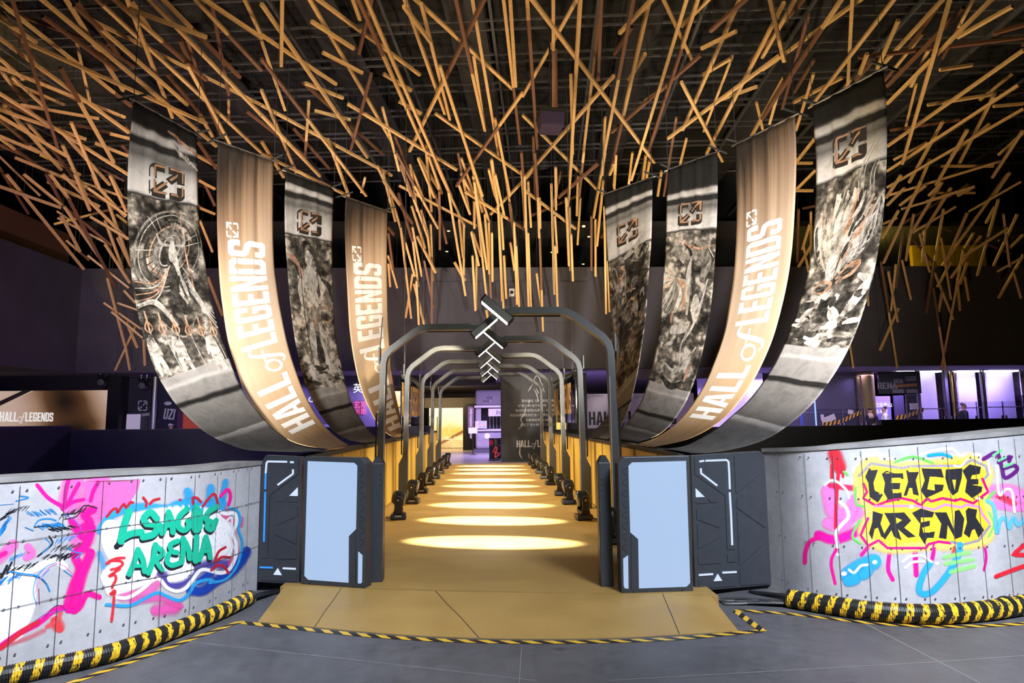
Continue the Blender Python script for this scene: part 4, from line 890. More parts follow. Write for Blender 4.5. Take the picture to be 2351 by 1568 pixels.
onum = ['nearest the camera', 'second from the camera', 'third from the camera', 'fourth from the camera', 'fifth from the camera', 'sixth from the camera', 'seventh from the camera', 'eighth from the camera', 'farthest from the camera']
mh = None
for sd, nm, pts in ((-1, 'left', [(868, 1246), (915, 1192), (945, 1156), (968, 1132), (989, 1113), (1003, 1099), (1015, 1087), (1024, 1076), (1032, 1069)]), (1, 'right', [(1391, 1248), (1345, 1193), (1308, 1157), (1280, 1137), (1265, 1113), (1251, 1099), (1237, 1087), (1226, 1076), (1217, 1068)])):
    for k, (px, py) in enumerate(pts):
        lab = 'black moving head light on the %s edge of the gold bridge, %s' % (nm, onum[k])
        p = on_z(px, py, .08); p.x = sd*1.43 if k else sd*1.47
        if mh is None: mh = moving_head(lab); o = mh
        else: o = copy_tree(mh); o['label'] = lab
        o.location = p; o.rotation_euler = (0, 0, (0 if sd < 0 else math.pi)+rnd.uniform(-.12, .12))
# the light pools thrown down on the deck from under the zigzag bars
for k, y in enumerate((8.46, 10.24, 12.05, 13.95, 15.5, 17.07, 19.14, 20.65, 22.21)):
    l = spot('bridge_pool_light', (.02, y, 2.93), (.02, y, 0), 47, 4600, (1.0, .96, .82), .45, .03)
    l.rotation_euler = (0, 0, -R_(12)); l.scale = (1, .40, 1)

# ================================================================== FLOOR DRESSING
def hose(pts, r, name, label):
    C = [on_z(*p, r) for p in pts]; L = []
    Q = []
    for i in range(len(C)-1):
        a, b = C[i], C[i+1]; p0 = C[i-1] if i else a*2-b; p3 = C[i+2] if i+2 < len(C) else b*2-a
        for k in range(12):
            t = k/12; Q.append(0.5*((2*a)+(b-p0)*t+(2*p0-5*a+4*b-p3)*t*t+(3*a-p0-3*b+p3)*t**3))
    Q.append(C[-1]); path = [Q[0]]; acc = 0; stp = .0036
    for a, b in zip(Q, Q[1:]):
        d = (b-a).length; s = stp-acc
        while s <= d: path.append(a.lerp(b, s/d)); s += stp
        acc = d-(s-stp)
    rr = [r*(1.0 if (i % 4) in (0, 1) else .91) for i in range(len(path))]
    mb = MB(); mb.tube(path, rr, 14, 0, True, True)
    return tag(mb.build(name, M['hose']), label, 'cable duct')
hose([(574, 1371), (520, 1398), (427, 1436), (286, 1489), (202, 1512), (111, 1531), (0, 1554), (-110, 1574)], .062, 'corrugated_cable_duct', 'black corrugated duct with yellow painted bands along the left graffiti wall foot')
hose([(1810, 1373), (1876, 1384), (2002, 1402), (2131, 1410), (2249, 1403), (2319, 1393), (2351, 1388), (2440, 1372)], .075, 'corrugated_cable_duct', 'thick black corrugated duct with yellow bands along the right graffiti wall foot')
p = on_z(2312, 1393, .075); mb = MB(); mb.lathe(p, [(.081, -.02), (.084, 0), (.081, .02)], 18, 0, (on_z(2351, 1388, .075)-on_z(2280, 1398, .075)).normalized()[:]); o = mb.build('duct_strap', M['cable'], loc=p); tag(o, 'black strap around the right corrugated duct near its far end', 'strap')
def bundle(name, label, starts, ends, n, r):
    c = on_z(*starts[0], 0); o = thing(name, c, label, 'cables')
    for k in range(n):
        t = rnd.random(); s = on_z(starts[0][0]+(starts[1][0]-starts[0][0])*t, starts[0][1]+(starts[1][1]-starts[0][1])*t, r+.03*rnd.random())
        t2 = rnd.random(); e = on_z(ends[0][0]+(ends[1][0]-ends[0][0])*t2, ends[0][1]+(ends[1][1]-ends[0][1])*t2, r)
        m1 = s.lerp(e, .35)+Vector((rnd.uniform(-.03, .03), rnd.uniform(-.04, .04), .02*rnd.random())); m2 = s.lerp(e, .7)+Vector((rnd.uniform(-.03, .03), rnd.uniform(-.05, .05), 0)); m2.z = r; m1.z = max(r, m1.z)
        P4 = [s, m1, m2, e]; C = []
        for i in range(13):
            u = i/12; C.append(s*(1-u)**3+m1*3*u*(1-u)**2+m2*3*u*u*(1-u)+e*u**3)
        mb = MB(); mb.tube(C, r, 6); mb.build('cable', M['cable'], o)
bundle('cable_bundle', 'loose black cables leaving the left duct towards the panel plinth', ((577, 1366), (582, 1378)), ((632, 1352), (650, 1358)), 9, .011)
bundle('cable_bundle', 'loose black cables spilling on the floor by the right panel plinth', ((1808, 1365), (1814, 1380)), ((1715, 1356), (1735, 1362)), 9, .012)
bundle('cable_bundle', 'flat run of black cables from the ramp edge to the right duct', ((1800, 1378), (1830, 1390)), ((1640, 1372), (1665, 1388)), 14, .010)
def tape(pts, w, label, z=.003):
    C = [on_z(p.x, p.y, z) for p in smooth_path(pts, 8)]; mb = MB(); L = 0; pr = None
    for i, p in enumerate(C):
        t = (C[min(i+1, len(C)-1)]-C[max(i-1, 0)]).normalized(); n = Vector((-t.y, t.x, 0))*w/2
        if pr:
            L2 = L+(p-pr[2]).length; mb.quad([pr[0], p-n, p+n, pr[1]], uv=[(L, 0), (L2, 0), (L2, 1), (L, 1)]); L = L2
        pr = (p-n, p+n, p)
    tag(mb.build('hazard_tape', M['tape']), label, 'floor tape')
tape([(120, 1583), (300, 1519), (450, 1463), (556, 1425)], .062, 'yellow and black floor tape running beside the left duct')
tape([(556, 1429), (700, 1444), (850, 1459), (1005, 1469), (1200, 1474), (1400, 1472), (1560, 1465), (1745, 1448)], .066, 'long yellow and black floor tape along the foot of the ramp', .0035)
tape([(1752, 1449), (1690, 1403)], .062, 'short diagonal yellow and black tape right of the ramp', .004)
tape([(1688, 1400), (1800, 1408), (1900, 1419), (2020, 1432), (2150, 1438), (2270, 1436), (2380, 1430)], .062, 'yellow and black floor tape running beside the right duct')
# ================================================================== HANGING BANNERS
def stone_mat(name, st, seed, br=0.0, warm=(1.0, .96, .92)):
    """printed relief: cornice stripes, pale emblem band, carved picture, stone plinth; st = v of each border"""
    t = NT(name); tc = t.a('ShaderNodeTexCoord'); mpn = t.a('ShaderNodeMapping'); mpn.inputs['Scale'].default_value = (1, 5.4, 1); mpn.inputs['Location'].default_value = (seed*3.1, seed*1.7, seed)
    t.l(tc.outputs['UV'], mpn.inputs['Vector']); v3 = mpn.outputs[0]; sp = t.a('ShaderNodeSeparateXYZ'); t.l(tc.outputs['UV'], sp.inputs[0])
    n0 = t.noise(v3, 1.6, 3); v = t.math('ADD', sp.outputs[1], t.math('MULTIPLY', t.math('SUBTRACT', n0, .5), .022))
    c, e, a, d, d2 = st
    base = t.ramp(v, [(0, .012), (c-.006, .015), (c, .34), (c+.012, .40), (c+.016, .02), (c+.03, .02), (c+.035, .16), (c+.05, .10), (c+.06, .22), ((c+e)/2+.02, .42), (e-.008, .52), (e-.004, .05), (e, .03),
                      (a-.004, .03), (a, .27), (a+.02, .24), (a+.03, .36), (a+.036, .20), (d-.004, .16), (d, .010), (d+.012, .010), (d+.018, .13), (d+.07, .10), (d2-.004, .06), (d2, .22), (d2+.012, .15), (d2+.02, .08), (.97, .10), (1, .05)])
    crack = t.noise(v3, 5, 8, .7, .6)
    base = t.mix(.55, base, t.ramp(crack, [(.32, .45), (.55, 1.05)]), 'MULTIPLY')
    # carved picture: broad masses of light and dark with chiselled folds
    w1 = t.noise(v3, 2.0, 3, .55, 1.6); w2 = t.noise(v3, 7.0, 9, .68, 1.4)
    vo = t.a('ShaderNodeTexVoronoi'); vo.feature = 'SMOOTH_F1'; vo.inputs['Scale'].default_value = 3.4; vo.inputs['Smoothness'].default_value = .55
    dv = t.a('ShaderNodeVectorMath'); dv.operation = 'ADD'; nz = t.a('ShaderNodeTexNoise'); nz.inputs['Scale'].default_value = 4.0; nz.inputs['Detail'].default_value = 4; t.l(v3, nz.inputs['Vector'])
    t.l(v3, dv.inputs[0]); t.l(nz.outputs['Color'], dv.inputs[1]); t.l(dv.outputs[0], vo.inputs['Vector'])
    bulge = t.math('SUBTRACT', 1.0, t.math('MULTIPLY', vo.outputs['Distance'], 1.35))
    s = t.math('ADD', t.math('MULTIPLY', w1, .45), t.math('ADD', t.math('MULTIPLY', w2, .55), t.math('MULTIPLY', bulge, .42)))
    s = t.math('ADD', s, .05+br)
    art = t.ramp(s, [(.50, (.008, .008, .007)), (.62, (.030, .028, .025)), (.72, (.085, .080, .070)), (.82, (.20, .185, .16)), (.92, (.42, .40, .365))])
    inside = t.math('MULTIPLY', t.math('GREATER_THAN', v, e), t.math('LESS_THAN', v, a))
    col = t.mix(inside, base, art); col = t.mix(1.0, col, warm, 'MULTIPLY')
    t.l(col, t.b.inputs['Base Color']); t.b.inputs['Roughness'].default_value = .9; t.b.inputs['Specular IOR Level'].default_value = .08
    return t.m
def gold_mat(name, seed):
    t = NT(name); tc = t.a('ShaderNodeTexCoord'); sp = t.a('ShaderNodeSeparateXYZ'); t.l(tc.outputs['UV'], sp.inputs[0])
    mpn = t.a('ShaderNodeMapping'); mpn.inputs['Scale'].default_value = (7, .5, 1); mpn.inputs['Location'].default_value = (seed, 0, 0); t.l(tc.outputs['UV'], mpn.inputs['Vector'])
    n = t.noise(mpn.outputs[0], 1.6, 3, .5)
    v = t.math('ADD', t.math('ADD', sp.outputs[1], t.math('MULTIPLY', t.math('SUBTRACT', sp.outputs[0], .5), .14)), t.math('MULTIPLY', t.math('SUBTRACT', n, .5), .22))
    col = t.ramp(v, [(-.02, (.022, .017, .014)), (.06, (.075, .050, .034)), (.15, (.26, .178, .120)), (.27, (.50, .375, .265)), (.5, (.60, .455, .32)), (.74, (.47, .32, .18)), (.88, (.32, .195, .09)), (1, (.18, .105, .055))])
    t.l(col, t.b.inputs['Base Color']); t.b.inputs['Roughness'].default_value = .6; t.b.inputs['Specular IOR Level'].default_value = .3
    return t.m
ROD_Z, WX = 6.8, 1.88
class Banner:
    def __init__(s, Lp, Rp, name, label, sd, bl, br, ripple=.012, group=None):
        """Lp, Rp: the two edges as seen in the photograph; each lies in its own upright plane from the rod to the bridge wall"""
        s.E = []
        for pts, bp in ((Lp, bl), (Rp, br)):
            A = on_z(*pts[0], ROD_Z); B = on_x(*bp, sd*WX)
            d = Vector((B.x-A.x, B.y-A.y, 0)).normalized(); n = Vector((-d.y, d.x, 0))
            q = [on_plane(*p, A, n) for p in pts+[bp]]
            q[-1].z = max(q[-1].z, 1.275)
            s.E.append(s.resample(q, 64))
        s.rip = ripple; s.N, s.K = 64, 14; s.sgn = 1
        if s.nrm(.5, .3).dot(EYE-s.raw(.5, .3)) < 0: s.sgn = -1
        c = (s.E[0][0]+s.E[1][0])/2
        s.o = thing(name, c, label, 'banner', group)
        s.c = c
    def resample(s, q, n):
        Q = []
        for i in range(len(q)-1):
            a, b = q[i], q[i+1]; p0 = q[i-1] if i else a*2-b; p3 = q[i+2] if i+2 < len(q) else b*2-a
            for k in range(6):
                t = k/6; Q.append(0.5*((2*a)+(b-p0)*t+(2*p0-5*a+4*b-p3)*t*t+(3*a-p0-3*b+p3)*t**3))
        Q.append(q[-1])
        L = [0]
        for a, b in zip(Q, Q[1:]): L.append(L[-1]+(b-a).length)
        out = []; j = 0
        for k in range(n+1):
            d = L[-1]*k/n
            while j < len(L)-2 and L[j+1] < d: j += 1
            out.append(Q[j].lerp(Q[j+1], (d-L[j])/max(1e-9, L[j+1]-L[j])))
        for _ in range(2): out = [out[0]]+[(out[i-1]+out[i]*2+out[i+1])/4 for i in range(1, n)]+[out[-1]]
        return out
    def edge(s, e, v):
        v = min(max(v, 0), 1)*64; i = min(int(v), 63); return s.E[e][i].lerp(s.E[e][i+1], v-i)
    def raw(s, u, v): return s.edge(0, v).lerp(s.edge(1, v), u)
    def nrm(s, u, v):
        a = s.edge(1, v)-s.edge(0, v); b = s.raw(u, min(1, v+.02))-s.raw(u, max(0, v-.02)); return a.cross(b).normalized()*s.sgn
    def S(s, u, v, off=0.0):
        r = s.rip*(math.sin(u*23+v*2.2)+.6*math.sin(u*41+1.3))*max(0, 1-v*1.7)
        return s.raw(u, v)+s.nrm(u, v)*(off+r)
    def vy(s, py):
        lo, hi = 0.0, 1.0
        for _ in range(30):
            m = (lo+hi)/2
            if project(s.raw(.5, m))[1] < py: lo = m
            else: hi = m
        return lo
    def cloth(s, mat):
        mb = MB(); N, K = 72, 28
        G = [[s.S(j/K, i/N) for j in range(K+1)] for i in range(N+1)]
        for i in range(N):
            for j in range(K):
                mb.quad([G[i][j], G[i][j+1], G[i+1][j+1], G[i+1][j]], uv=[(j/K, i/N), ((j+1)/K, i/N), ((j+1)/K, (i+1)/N), (j/K, (i+1)/N)])
        o = mb.build('cloth', mat, s.o, smooth=True)
        bm = bmesh.new(); bm.from_mesh(o.data); bmesh.ops.remove_doubles(bm, verts=bm.verts, dist=1e-5); bm.to_mesh(o.data); bm.free()
        sl = o.modifiers.new('thickness', 'SOLIDIFY'); sl.thickness = .003; sl.offset = -s.sgn*0
        a, b = s.E[0][0], s.E[1][0]; d = (b-a).normalized()
        mb = MB(); mb.tube([a-d*.09+Vector((0, 0, .012)), b+d*.09+Vector((0, 0, .012))], .018, 8); mb.build('top_rod', M['steel'], s.o)
        n = s.nrm(.5, 0); n.z = 0; n.normalize()
        for e in (a, b):
            mb = MB(); mb.tube([e-n*.35+Vector((0, 0, .07)), e+n*.25+Vector((0, 0, .07))], .02, 8); mb.build('support_pipe', M['gate'], s.o)
            mb = MB(); mb.tube([e+Vector((0, 0, .07)), (e.x, e.y, 10.9)], .006, 5); mb.build('suspension_wire', M['wire'], s.o)
        return o
    def up(s, u0, v0, su, sv, off=.006):      # upright print: x to the right, y upwards
        return lambda x, y: s.S(u0+x*su, v0-y*sv, off)
    def turned(s, u0, v0, su, sv, off=.006):  # print turned a quarter: reads upwards
        return lambda x, y: s.S(u0-y*su, v0-x*sv, off)
def gold_banner(B, seed, ys, u0, u1):
    """ys: photo rows of emblem top, letter S top, L foot, of, HALL top, H foot"""
    B.cloth(gold_mat('gold_banner_print_%d' % seed, seed))
    v = [B.vy(y) for y in ys]; mb = MB(); hgt = u1-u0
    wl = word_width('LEGENDS', .05); word(mb, 'LEGENDS', B.turned(u1, v[2], hgt, (v[2]-v[1])/wl), 0, 1, 0, .05, .12, .2)
    wh = word_width('HALL', .05); word(mb, 'HALL', B.turned(u1, v[5], hgt, (v[5]-v[4])/wh), 0, 1, 0, .05, .12, .2)
    mpo = B.turned(u1-.08*hgt, v[3]+.0, hgt*.95, (v[3]-v[2])/.78); of_script(mb, mpo, -.02, .80, 0, 1.5)
    mb.build('lettering', M['white'], B.o)
    mb = MB(); ev = v[1]-v[0]
    emblem(mb, B.turned(u0+.26*hgt, v[1]-.006, .27*hgt, ev*.86, .009), .15); mb.build('emblem', M['white'], B.o)
EMB_D = pbr('emblem_relief_shadow', (.018, .014, .012), .6); EMB_L = pbr('emblem_copper', (.30, .17, .10), .5)
def stone_banner(B, seed, ys, emb, br=0.0):
    st = [B.vy(y) for y in ys]; B.cloth(stone_mat('stone_banner_print_%d' % seed, st, seed, br))
    u, y, su, sv = emb; v = B.vy(y); asp = sv
    m1 = MB(); emblem(m1, B.up(u-su/2-.02, v+sv/2+.004, su, sv, .008), .27); m1.build('emblem', EMB_D, B.o)
    m2 = MB(); emblem(m2, B.up(u-su/2, v+sv/2, su, sv, .013), .08); m2.build('emblem_highlight', EMB_L, B.o)
    return st
def carved(name, dark, mid, light):
    t = NT(name); v = t.coord('Object', (1, 1, .55)); a = t.noise(v, 5.5, 9, .7, .9); b = t.noise(v, 17, 4, .6, .5)
    k = t.math('ADD', t.math('MULTIPLY', a, .75), t.math('MULTIPLY', b, .35))
    t.l(t.ramp(k, [(.40, dark), (.52, mid), (.66, light)]), t.b.inputs['Base Color']); t.b.inputs['Roughness'].default_value = .9; t.b.inputs['Specular IOR Level'].default_value = .08
    return t.m
STONE_L = [carved('carving_light', (.07, .065, .058), (.30, .28, .25), (.50, .475, .44)), carved('carving_mid', (.02, .018, .015), (.11, .10, .086), (.30, .275, .24)), carved('carving_dark', (.006, .006, .005), (.018, .016, .014), (.075, .07, .06)), carved('carving_copper', (.06, .03, .018), (.27, .15, .09), (.50, .34, .24))]
def carve(B, items, name):
    """printed relief shapes: (tone, width, [(u, photo row), ...]) long strokes that taper at both ends"""
    mb = MB(); off = .005; asp = 5.4
    for tone, w, pts in items:
        off += .00012
        stroke(mb, [(p[0], B.vy(p[1])*asp) for p in pts], w, lambda x, y: B.S(min(max(x, .004), .996), y/asp, off), tone, taper=lambda t: .35+.65*math.sin(math.pi*min(max(t, .08), .92)))
    mb.build(name, STONE_L, B.o)
GP = 'hanging banners beside the bridge'
L1 = Banner([(307, 232), (299, 296), (294, 359), (292, 423), (292, 487), (295.5, 551), (300, 615), (307, 678), (320, 736), (336, 796), (351, 836), (362, 864), (380, 893), (398, 922), (425, 951), (455, 980), (487, 1003), (524, 1019), (568, 1034)],
            [(453, 312), (455, 391), (456, 471), (461, 535), (471, 599), (480, 662), (487, 697), (503, 760), (521, 809), (542, 867), (560.5, 901), (581, 930), (602, 956), (628, 985), (660, 1008), (686, 1024)],
            'hanging_banner', 'grey carved stone print banner with a halo and spears, leftmost of all', -1, (690, 1038), (748, 1037), group=GP)
L2 = Banner([(500, 325), (497, 400), (497, 480), (499, 560), (504, 650), (511, 707), (519, 762), (529, 807), (542, 843), (555, 885), (571, 914), (589, 940), (610, 966), (634, 990), (665, 1011), (699, 1023)],
            [(630, 371), (628, 450), (628, 550), (631, 620), (635, 650), (640, 689), (647, 728), (655, 768), (665, 809), (678, 849), (691, 885), (704, 914), (720, 943), (738, 969), (764, 998), (785, 1013)],
            'hanging_banner', 'gold banner with big white upward lettering, front left beside the leftmost stone banner', -1, (755, 1031), (800, 1022), group=GP)
L3 = Banner([(656, 394), (653, 449), (653, 513), (655, 564), (659, 615), (665.5, 692), (671, 741), (678, 787), (686, 824), (697, 870), (709, 900), (723, 932), (739, 957), (755, 978), (775, 996), (801, 1010)],
            [(767.5, 434), (765, 487.5), (763, 564), (764, 641), (766, 700), (768, 746), (775, 799), (785, 851), (794, 884), (805, 920), (819, 948), (835, 973), (851, 994), (865, 1005)],
            'hanging_banner', 'grey carved stone print banner with a standing figure, between the left gold banners', -1, (838, 1018), (884, 1012), group=GP)
L4 = Banner([(793, 453), (791, 513), (793, 590), (797, 666), (800, 720), (801.5, 745), (807.6, 796), (817, 847), (826, 884), (835, 911), (847, 936), (860, 962), (874, 980), (888, 996)],
            [(891, 486), (889.5, 590), (891, 717), (894, 780), (898, 838), (906, 895), (913, 930), (922, 964), (930, 986)],
            'hanging_banner', 'gold banner with big white upward lettering, left rear next to the gate posts', -1, (908, 1007), (944, 1003), group=GP)
R4 = Banner([(1866, 244), (1869, 294.5), (1873.5, 349), (1875, 404), (1872, 486), (1868, 541), (1858, 615), (1845, 670), (1826, 726), (1803, 784), (1780, 833), (1757, 869), (1734.6, 901), (1705, 934), (1676, 957), (1653, 980), (1611, 1005), (1570, 1026)],
            [(2026, 160), (2032.5, 212), (2035, 294.5), (2034, 377), (2030, 459), (2023, 528), (2008, 615), (1995, 670), (1975, 735), (1956, 784), (1930, 836), (1900, 882), (1874, 918), (1839, 953), (1806, 979), (1773.6, 1002), (1734.6, 1018), (1690, 1030), (1640, 1039)],
            'hanging_banner', 'grey carved stone print banner with a flowing mane, rightmost of all', 1, (1522, 1037), (1585, 1049), group=GP)
R3 = Banner([(1689, 333), (1690.6, 404), (1692.5, 473), (1691, 550), (1686, 631), (1676, 696), (1666, 752), (1650, 804), (1640, 829), (1624, 870), (1606, 902), (1587, 932), (1567, 957), (1544, 980), (1521, 996), (1498, 1010)],
            [(1824, 266), (1827, 349), (1825.5, 432), (1820, 541), (1813, 609), (1803, 667), (1790, 722), (1774, 778), (1751, 833), (1725, 882), (1699, 921), (1672, 951), (1646, 973), (1618, 990), (1588, 1005), (1553, 1016)],
            'hanging_banner', 'gold banner with big white upward lettering, the only gold one on the right', 1, (1460, 1021), (1502, 1025), group=GP)
R2 = Banner([(1534, 391), (1531, 454.6), (1530, 533), (1526, 611), (1521, 690), (1516, 735), (1511.6, 776), (1498, 842), (1482, 897.5), (1468, 930), (1449.6, 957), (1422, 992)],
            [(1645.5, 350), (1647, 428), (1644, 533), (1637, 651), (1630, 718), (1619.5, 778), (1606, 835.5), (1587, 895), (1571, 930), (1550.6, 959.5), (1530, 985), (1500, 1004)],
            'hanging_banner', 'grey carved stone print banner with a shaggy figure, beside the right gold banner', 1, (1396, 1004), (1462, 1014), group=GP)
R1 = Banner([(1387, 447), (1390, 507), (1394, 572), (1399, 651), (1402, 720), (1403, 780), (1403, 838), (1402, 907), (1393, 955)],
            [(1497, 408), (1496, 481), (1494, 559), (1488, 637.6), (1483, 720), (1478, 762), (1467, 838), (1454, 902), (1443, 941), (1427, 978)],
            'hanging_banner', 'grey carved stone print banner nearest the right gate posts, narrow and dark below', 1, (1352, 1002), (1395, 1010), group=GP)
gold_banner(L2, 2, (519, 553, 798, 858, 868, 985), .17, .83)
gold_banner(L4, 4, (570, 604, 806, 860, 868, 985), .17, .84)
gold_banner(R3, 3, (476, 512, 745, 828, 840, 962), .20, .82)
def vband(x): return x
stone_banner(L1, 1, (318, 462, 846, 905, 985), (.55, 415, .40, .055))
stone_banner(L3, 5, (440, 548, 888, 935, 985), (.52, 510, .40, .058), .09)
stone_banner(R4, 7, (268, 398, 795, 870, 965), (.52, 336, .38, .052), .01)
stone_banner(R2, 9, (440, 532, 885, 950, 985), (.50, 488, .38, .055), .05)
stone_banner(R1, 11, (462, 580, 880, 940, 972), (.50, 530, .38, .055), .02)
# carved pictures
it = []
for k, (ra, w) in enumerate(((.47, .03), (.42, .012), (.34, .035), (.28, .02), (.21, .05), (.15, .02))):
    cy = 575; it.append(((1, 0, 2, 3, 1, 0)[k], w, [(.52+ra*math.cos(a), cy+ra*190*math.sin(a)-20*math.cos(a)) for a in [j*math.pi/9 for j in range(19)]]))
for k in range(26):
    a = k*2*math.pi/26; it.append((rnd.choice((0, 2, 2)), .012, [(.52+.23*math.cos(a), 575+44*math.sin(a)), (.52+.46*math.cos(a), 575+88*math.sin(a))]))
it += [(2, .16, [(.5, 590), (.55, 680), (.6, 720)])]
it += [(0, .11, [(.56, 556), (.55, 590), (.60, 630)]), (0, .06, [(.55, 625), (.58, 665), (.66, 700)]), (0, .05, [(.60, 625), (.66, 660), (.70, 690)]), (0, .045, [(.56, 565), (.42, 560), (.36, 540)]), (0, .04, [(.58, 565), (.72, 560), (.74, 520)]), (3, .02, [(.71, 480), (.74, 600), (.80, 690)]), (0, .05, [(.56, 545), (.57, 552)])]
for k in range(5): it.append((rnd.choice((0, 3)), .018, [(.02, 640+k*14), (.3, 645+k*8), (.5, 610)]))
for k in range(4): it.append((0, .022, [(.72, 640+10*k), (.85, 700+6*k), (.99, 735+12*k)]))
it += [(0, .07, [(.03, 690), (.25, 690), (.45, 745)]), (2, .08, [(.1, 715), (.3, 725), (.42, 765)]), (1, .03, [(.30, 740), (.52, 775), (.75, 730)])]
for k in range(6):
    u = .08+.165*k; y0 = 722+8*k
    it += [(3, .03, [(u, y0-18), (u+.01, y0+30)]), (3, .02, [(u, y0), (u+.05, y0+18), (u+.01, y0+30)]), (3, .02, [(u, y0), (u-.04, y0+18), (u+.01, y0+30)]), (0, .013, [(u+.01, y0+20), (u+.08, y0+118)])]
for u, y in ((.05, 765), (.36, 770), (.80, 790)):
    it += [(0, .13, [(u, y), (u+.02, y+25), (u+.04, y+45)]), (0, .07, [(u-.01, y+30), (u, y+75)]), (0, .06, [(u+.06, y+35), (u+.1, y+78)]), (1, .07, [(u+.02, y-8), (u+.03, y-2)]), (0, .04, [(u-.03, y+5), (u-.06, y+35)]), (0, .04, [(u+.06, y+5), (u+.1, y+35)])]
it += [(0, .14, [(.84, 790), (.85, 830), (.9, 865)])]
it += [(0, .05, [(.55, 322), (.75, 345), (.98, 368)]), (3, .05, [(.52, 300), (.72, 312), (.95, 330)]), (1, .04, [(.66, 330), (.72, 350)]), (1, .05, [(.8, 340), (.86, 362)])]
carve(L1, it, 'carved_relief')
it = [(2, .10, [(.30, 640), (.31, 585), (.42, 560), (.60, 590), (.68, 650)]), (0, .15, [(.45, 580), (.46, 598), (.47, 612)]), (1, .06, [(.40, 575), (.47, 566), (.54, 578)]), (0, .12, [(.46, 612), (.47, 628)]),
      (0, .34, [(.47, 622), (.47, 650), (.49, 672)]), (0, .27, [(.48, 655), (.50, 690), (.51, 715)]), (2, .02, [(.40, 648), (.48, 652), (.58, 647)]), (2, .016, [(.48, 632), (.49, 700)]), (2, .015, [(.43, 672), (.55, 672)]), (2, .015, [(.44, 686), (.55, 686)]),
      (0, .12, [(.30, 632), (.25, 662), (.25, 692)]), (0, .09, [(.25, 690), (.28, 715), (.33, 735)]), (0, .12, [(.66, 634), (.73, 658), (.72, 678)]), (0, .09, [(.72, 676), (.66, 690), (.58, 696)]), (3, .10, [(.02, 592), (.14, 598), (.24, 612)]), (3, .06, [(.24, 612), (.30, 630), (.34, 655)]), (2, .03, [(.02, 603), (.16, 612), (.25, 640)]),
      (1, .30, [(.50, 712), (.52, 735), (.53, 752)]), (3, .05, [(.50, 700), (.52, 730), (.53, 758)]), (2, .02, [(.40, 715), (.44, 750)]), (2, .02, [(.62, 715), (.62, 750)]),
      (0, .17, [(.42, 745), (.41, 785), (.39, 818)]), (0, .12, [(.39, 808), (.37, 838), (.35, 862)]), (0, .16, [(.63, 745), (.66, 780), (.66, 812)]), (0, .11, [(.66, 805), (.68, 835), (.72, 858)]), (2, .16, [(.52, 775), (.53, 815), (.52, 850)]),
      (2, .10, [(.74, 640), (.88, 655), (.97, 690)]), (3, .04, [(.74, 700), (.88, 712), (.96, 705)]), (3, .035, [(.70, 735), (.85, 742), (.97, 730)]), (1, .08, [(.80, 660), (.90, 690), (.86, 720)]), (2, .014, [(.26, 560), (.28, 700), (.32, 880)])]
for k in range(22):
    u, y = rnd.uniform(.02, .95), rnd.uniform(835, 890); it.append((rnd.choice((0, 0, 1, 2)), rnd.uniform(.05, .14), [(u, y), (u+rnd.uniform(.05, .2), y+rnd.uniform(-12, 12)), (u+rnd.uniform(.1, .3), y+rnd.uniform(0, 20))]))
carve(L3, it, 'carved_relief')
it = []
for k in range(46):                                      # flowing locks sweeping up from lower middle
    t = k/45; u0 = .34+.06*math.sin(k); top = .06+.9*t
    it.append((rnd.choice((0, 0, 0, 1, 2, 3)), rnd.uniform(.03, .075), [(.36+.1*t, 640-10*t), (.12+.5*t+.03*math.sin(k*1.7), 585-20*math.sin(t*3)), (.03+.75*t, 520-18*math.sin(t*4)), (min(.98, top+.05*math.sin(k)), 488-40*math.sin(t*3.1)+rnd.uniform(-14, 14))]))
for k in range(16):
    it.append((rnd.choice((0, 1, 2)), .03, [(.42, 640), (.6+.02*k, 610-3*k), (.75+.015*k, 560-4*k), (.97, 520-3*k)]))
it += [(3, .05, [(.18, 655), (.3, 645), (.42, 652), (.34, 672), (.2, 668)]), (3, .06, [(.48, 640), (.62, 615), (.78, 610), (.7, 632), (.5, 650)]), (2, .03, [(.24, 660), (.34, 658)]), (2, .03, [(.55, 635), (.7, 622)]), (2, .2, [(.1, 700), (.5, 700), (.9, 680)]), (0, .16, [(.2, 680), (.32, 690), (.44, 670)]), (0, .10, [(.56, 680), (.58, 688)]), (0, .14, [(.96, 650), (.86, 690), (.72, 730)]), (0, .11, [(.82, 640), (.96, 655), (.94, 680)]),
       (0, .13, [(.24, 705), (.18, 725), (.12, 745)]), (1, .08, [(.24, 700), (.36, 705)]), (0, .15, [(.52, 705), (.6, 725), (.7, 735)]), (1, .12, [(.62, 740), (.8, 735)])]
for k in range(30):
    u, y = rnd.uniform(.02, .85), rnd.uniform(735, 790); it.append((rnd.choice((0, 0, 1, 2)), rnd.uniform(.05, .13), [(u, y), (u+rnd.uniform(.06, .2), y+rnd.uniform(-10, 6)), (u+rnd.uniform(.12, .28), y+rnd.uniform(-12, 8))]))
for u in (.66, .72, .82, .87): it.append((0, .014, [(u, 470), (u, 415), (u+.06, 385), (u+.2, 352)] if u < .8 else [(u, 470), (u, 420), (u+.06, 395)]))
carve(R4, it, 'carved_relief')
it = []
for k in range(34):
    t = k/33; a = t*math.pi*1.5; it.append((rnd.choice((0, 0, 1, 3)), .045, [(.26+.04*math.cos(a), 640+8*math.sin(a)), (.26+.26*math.cos(a), 650+32*math.sin(a)), (.22+.32*math.cos(a+.25), 672+52*math.sin(a+.2))]))
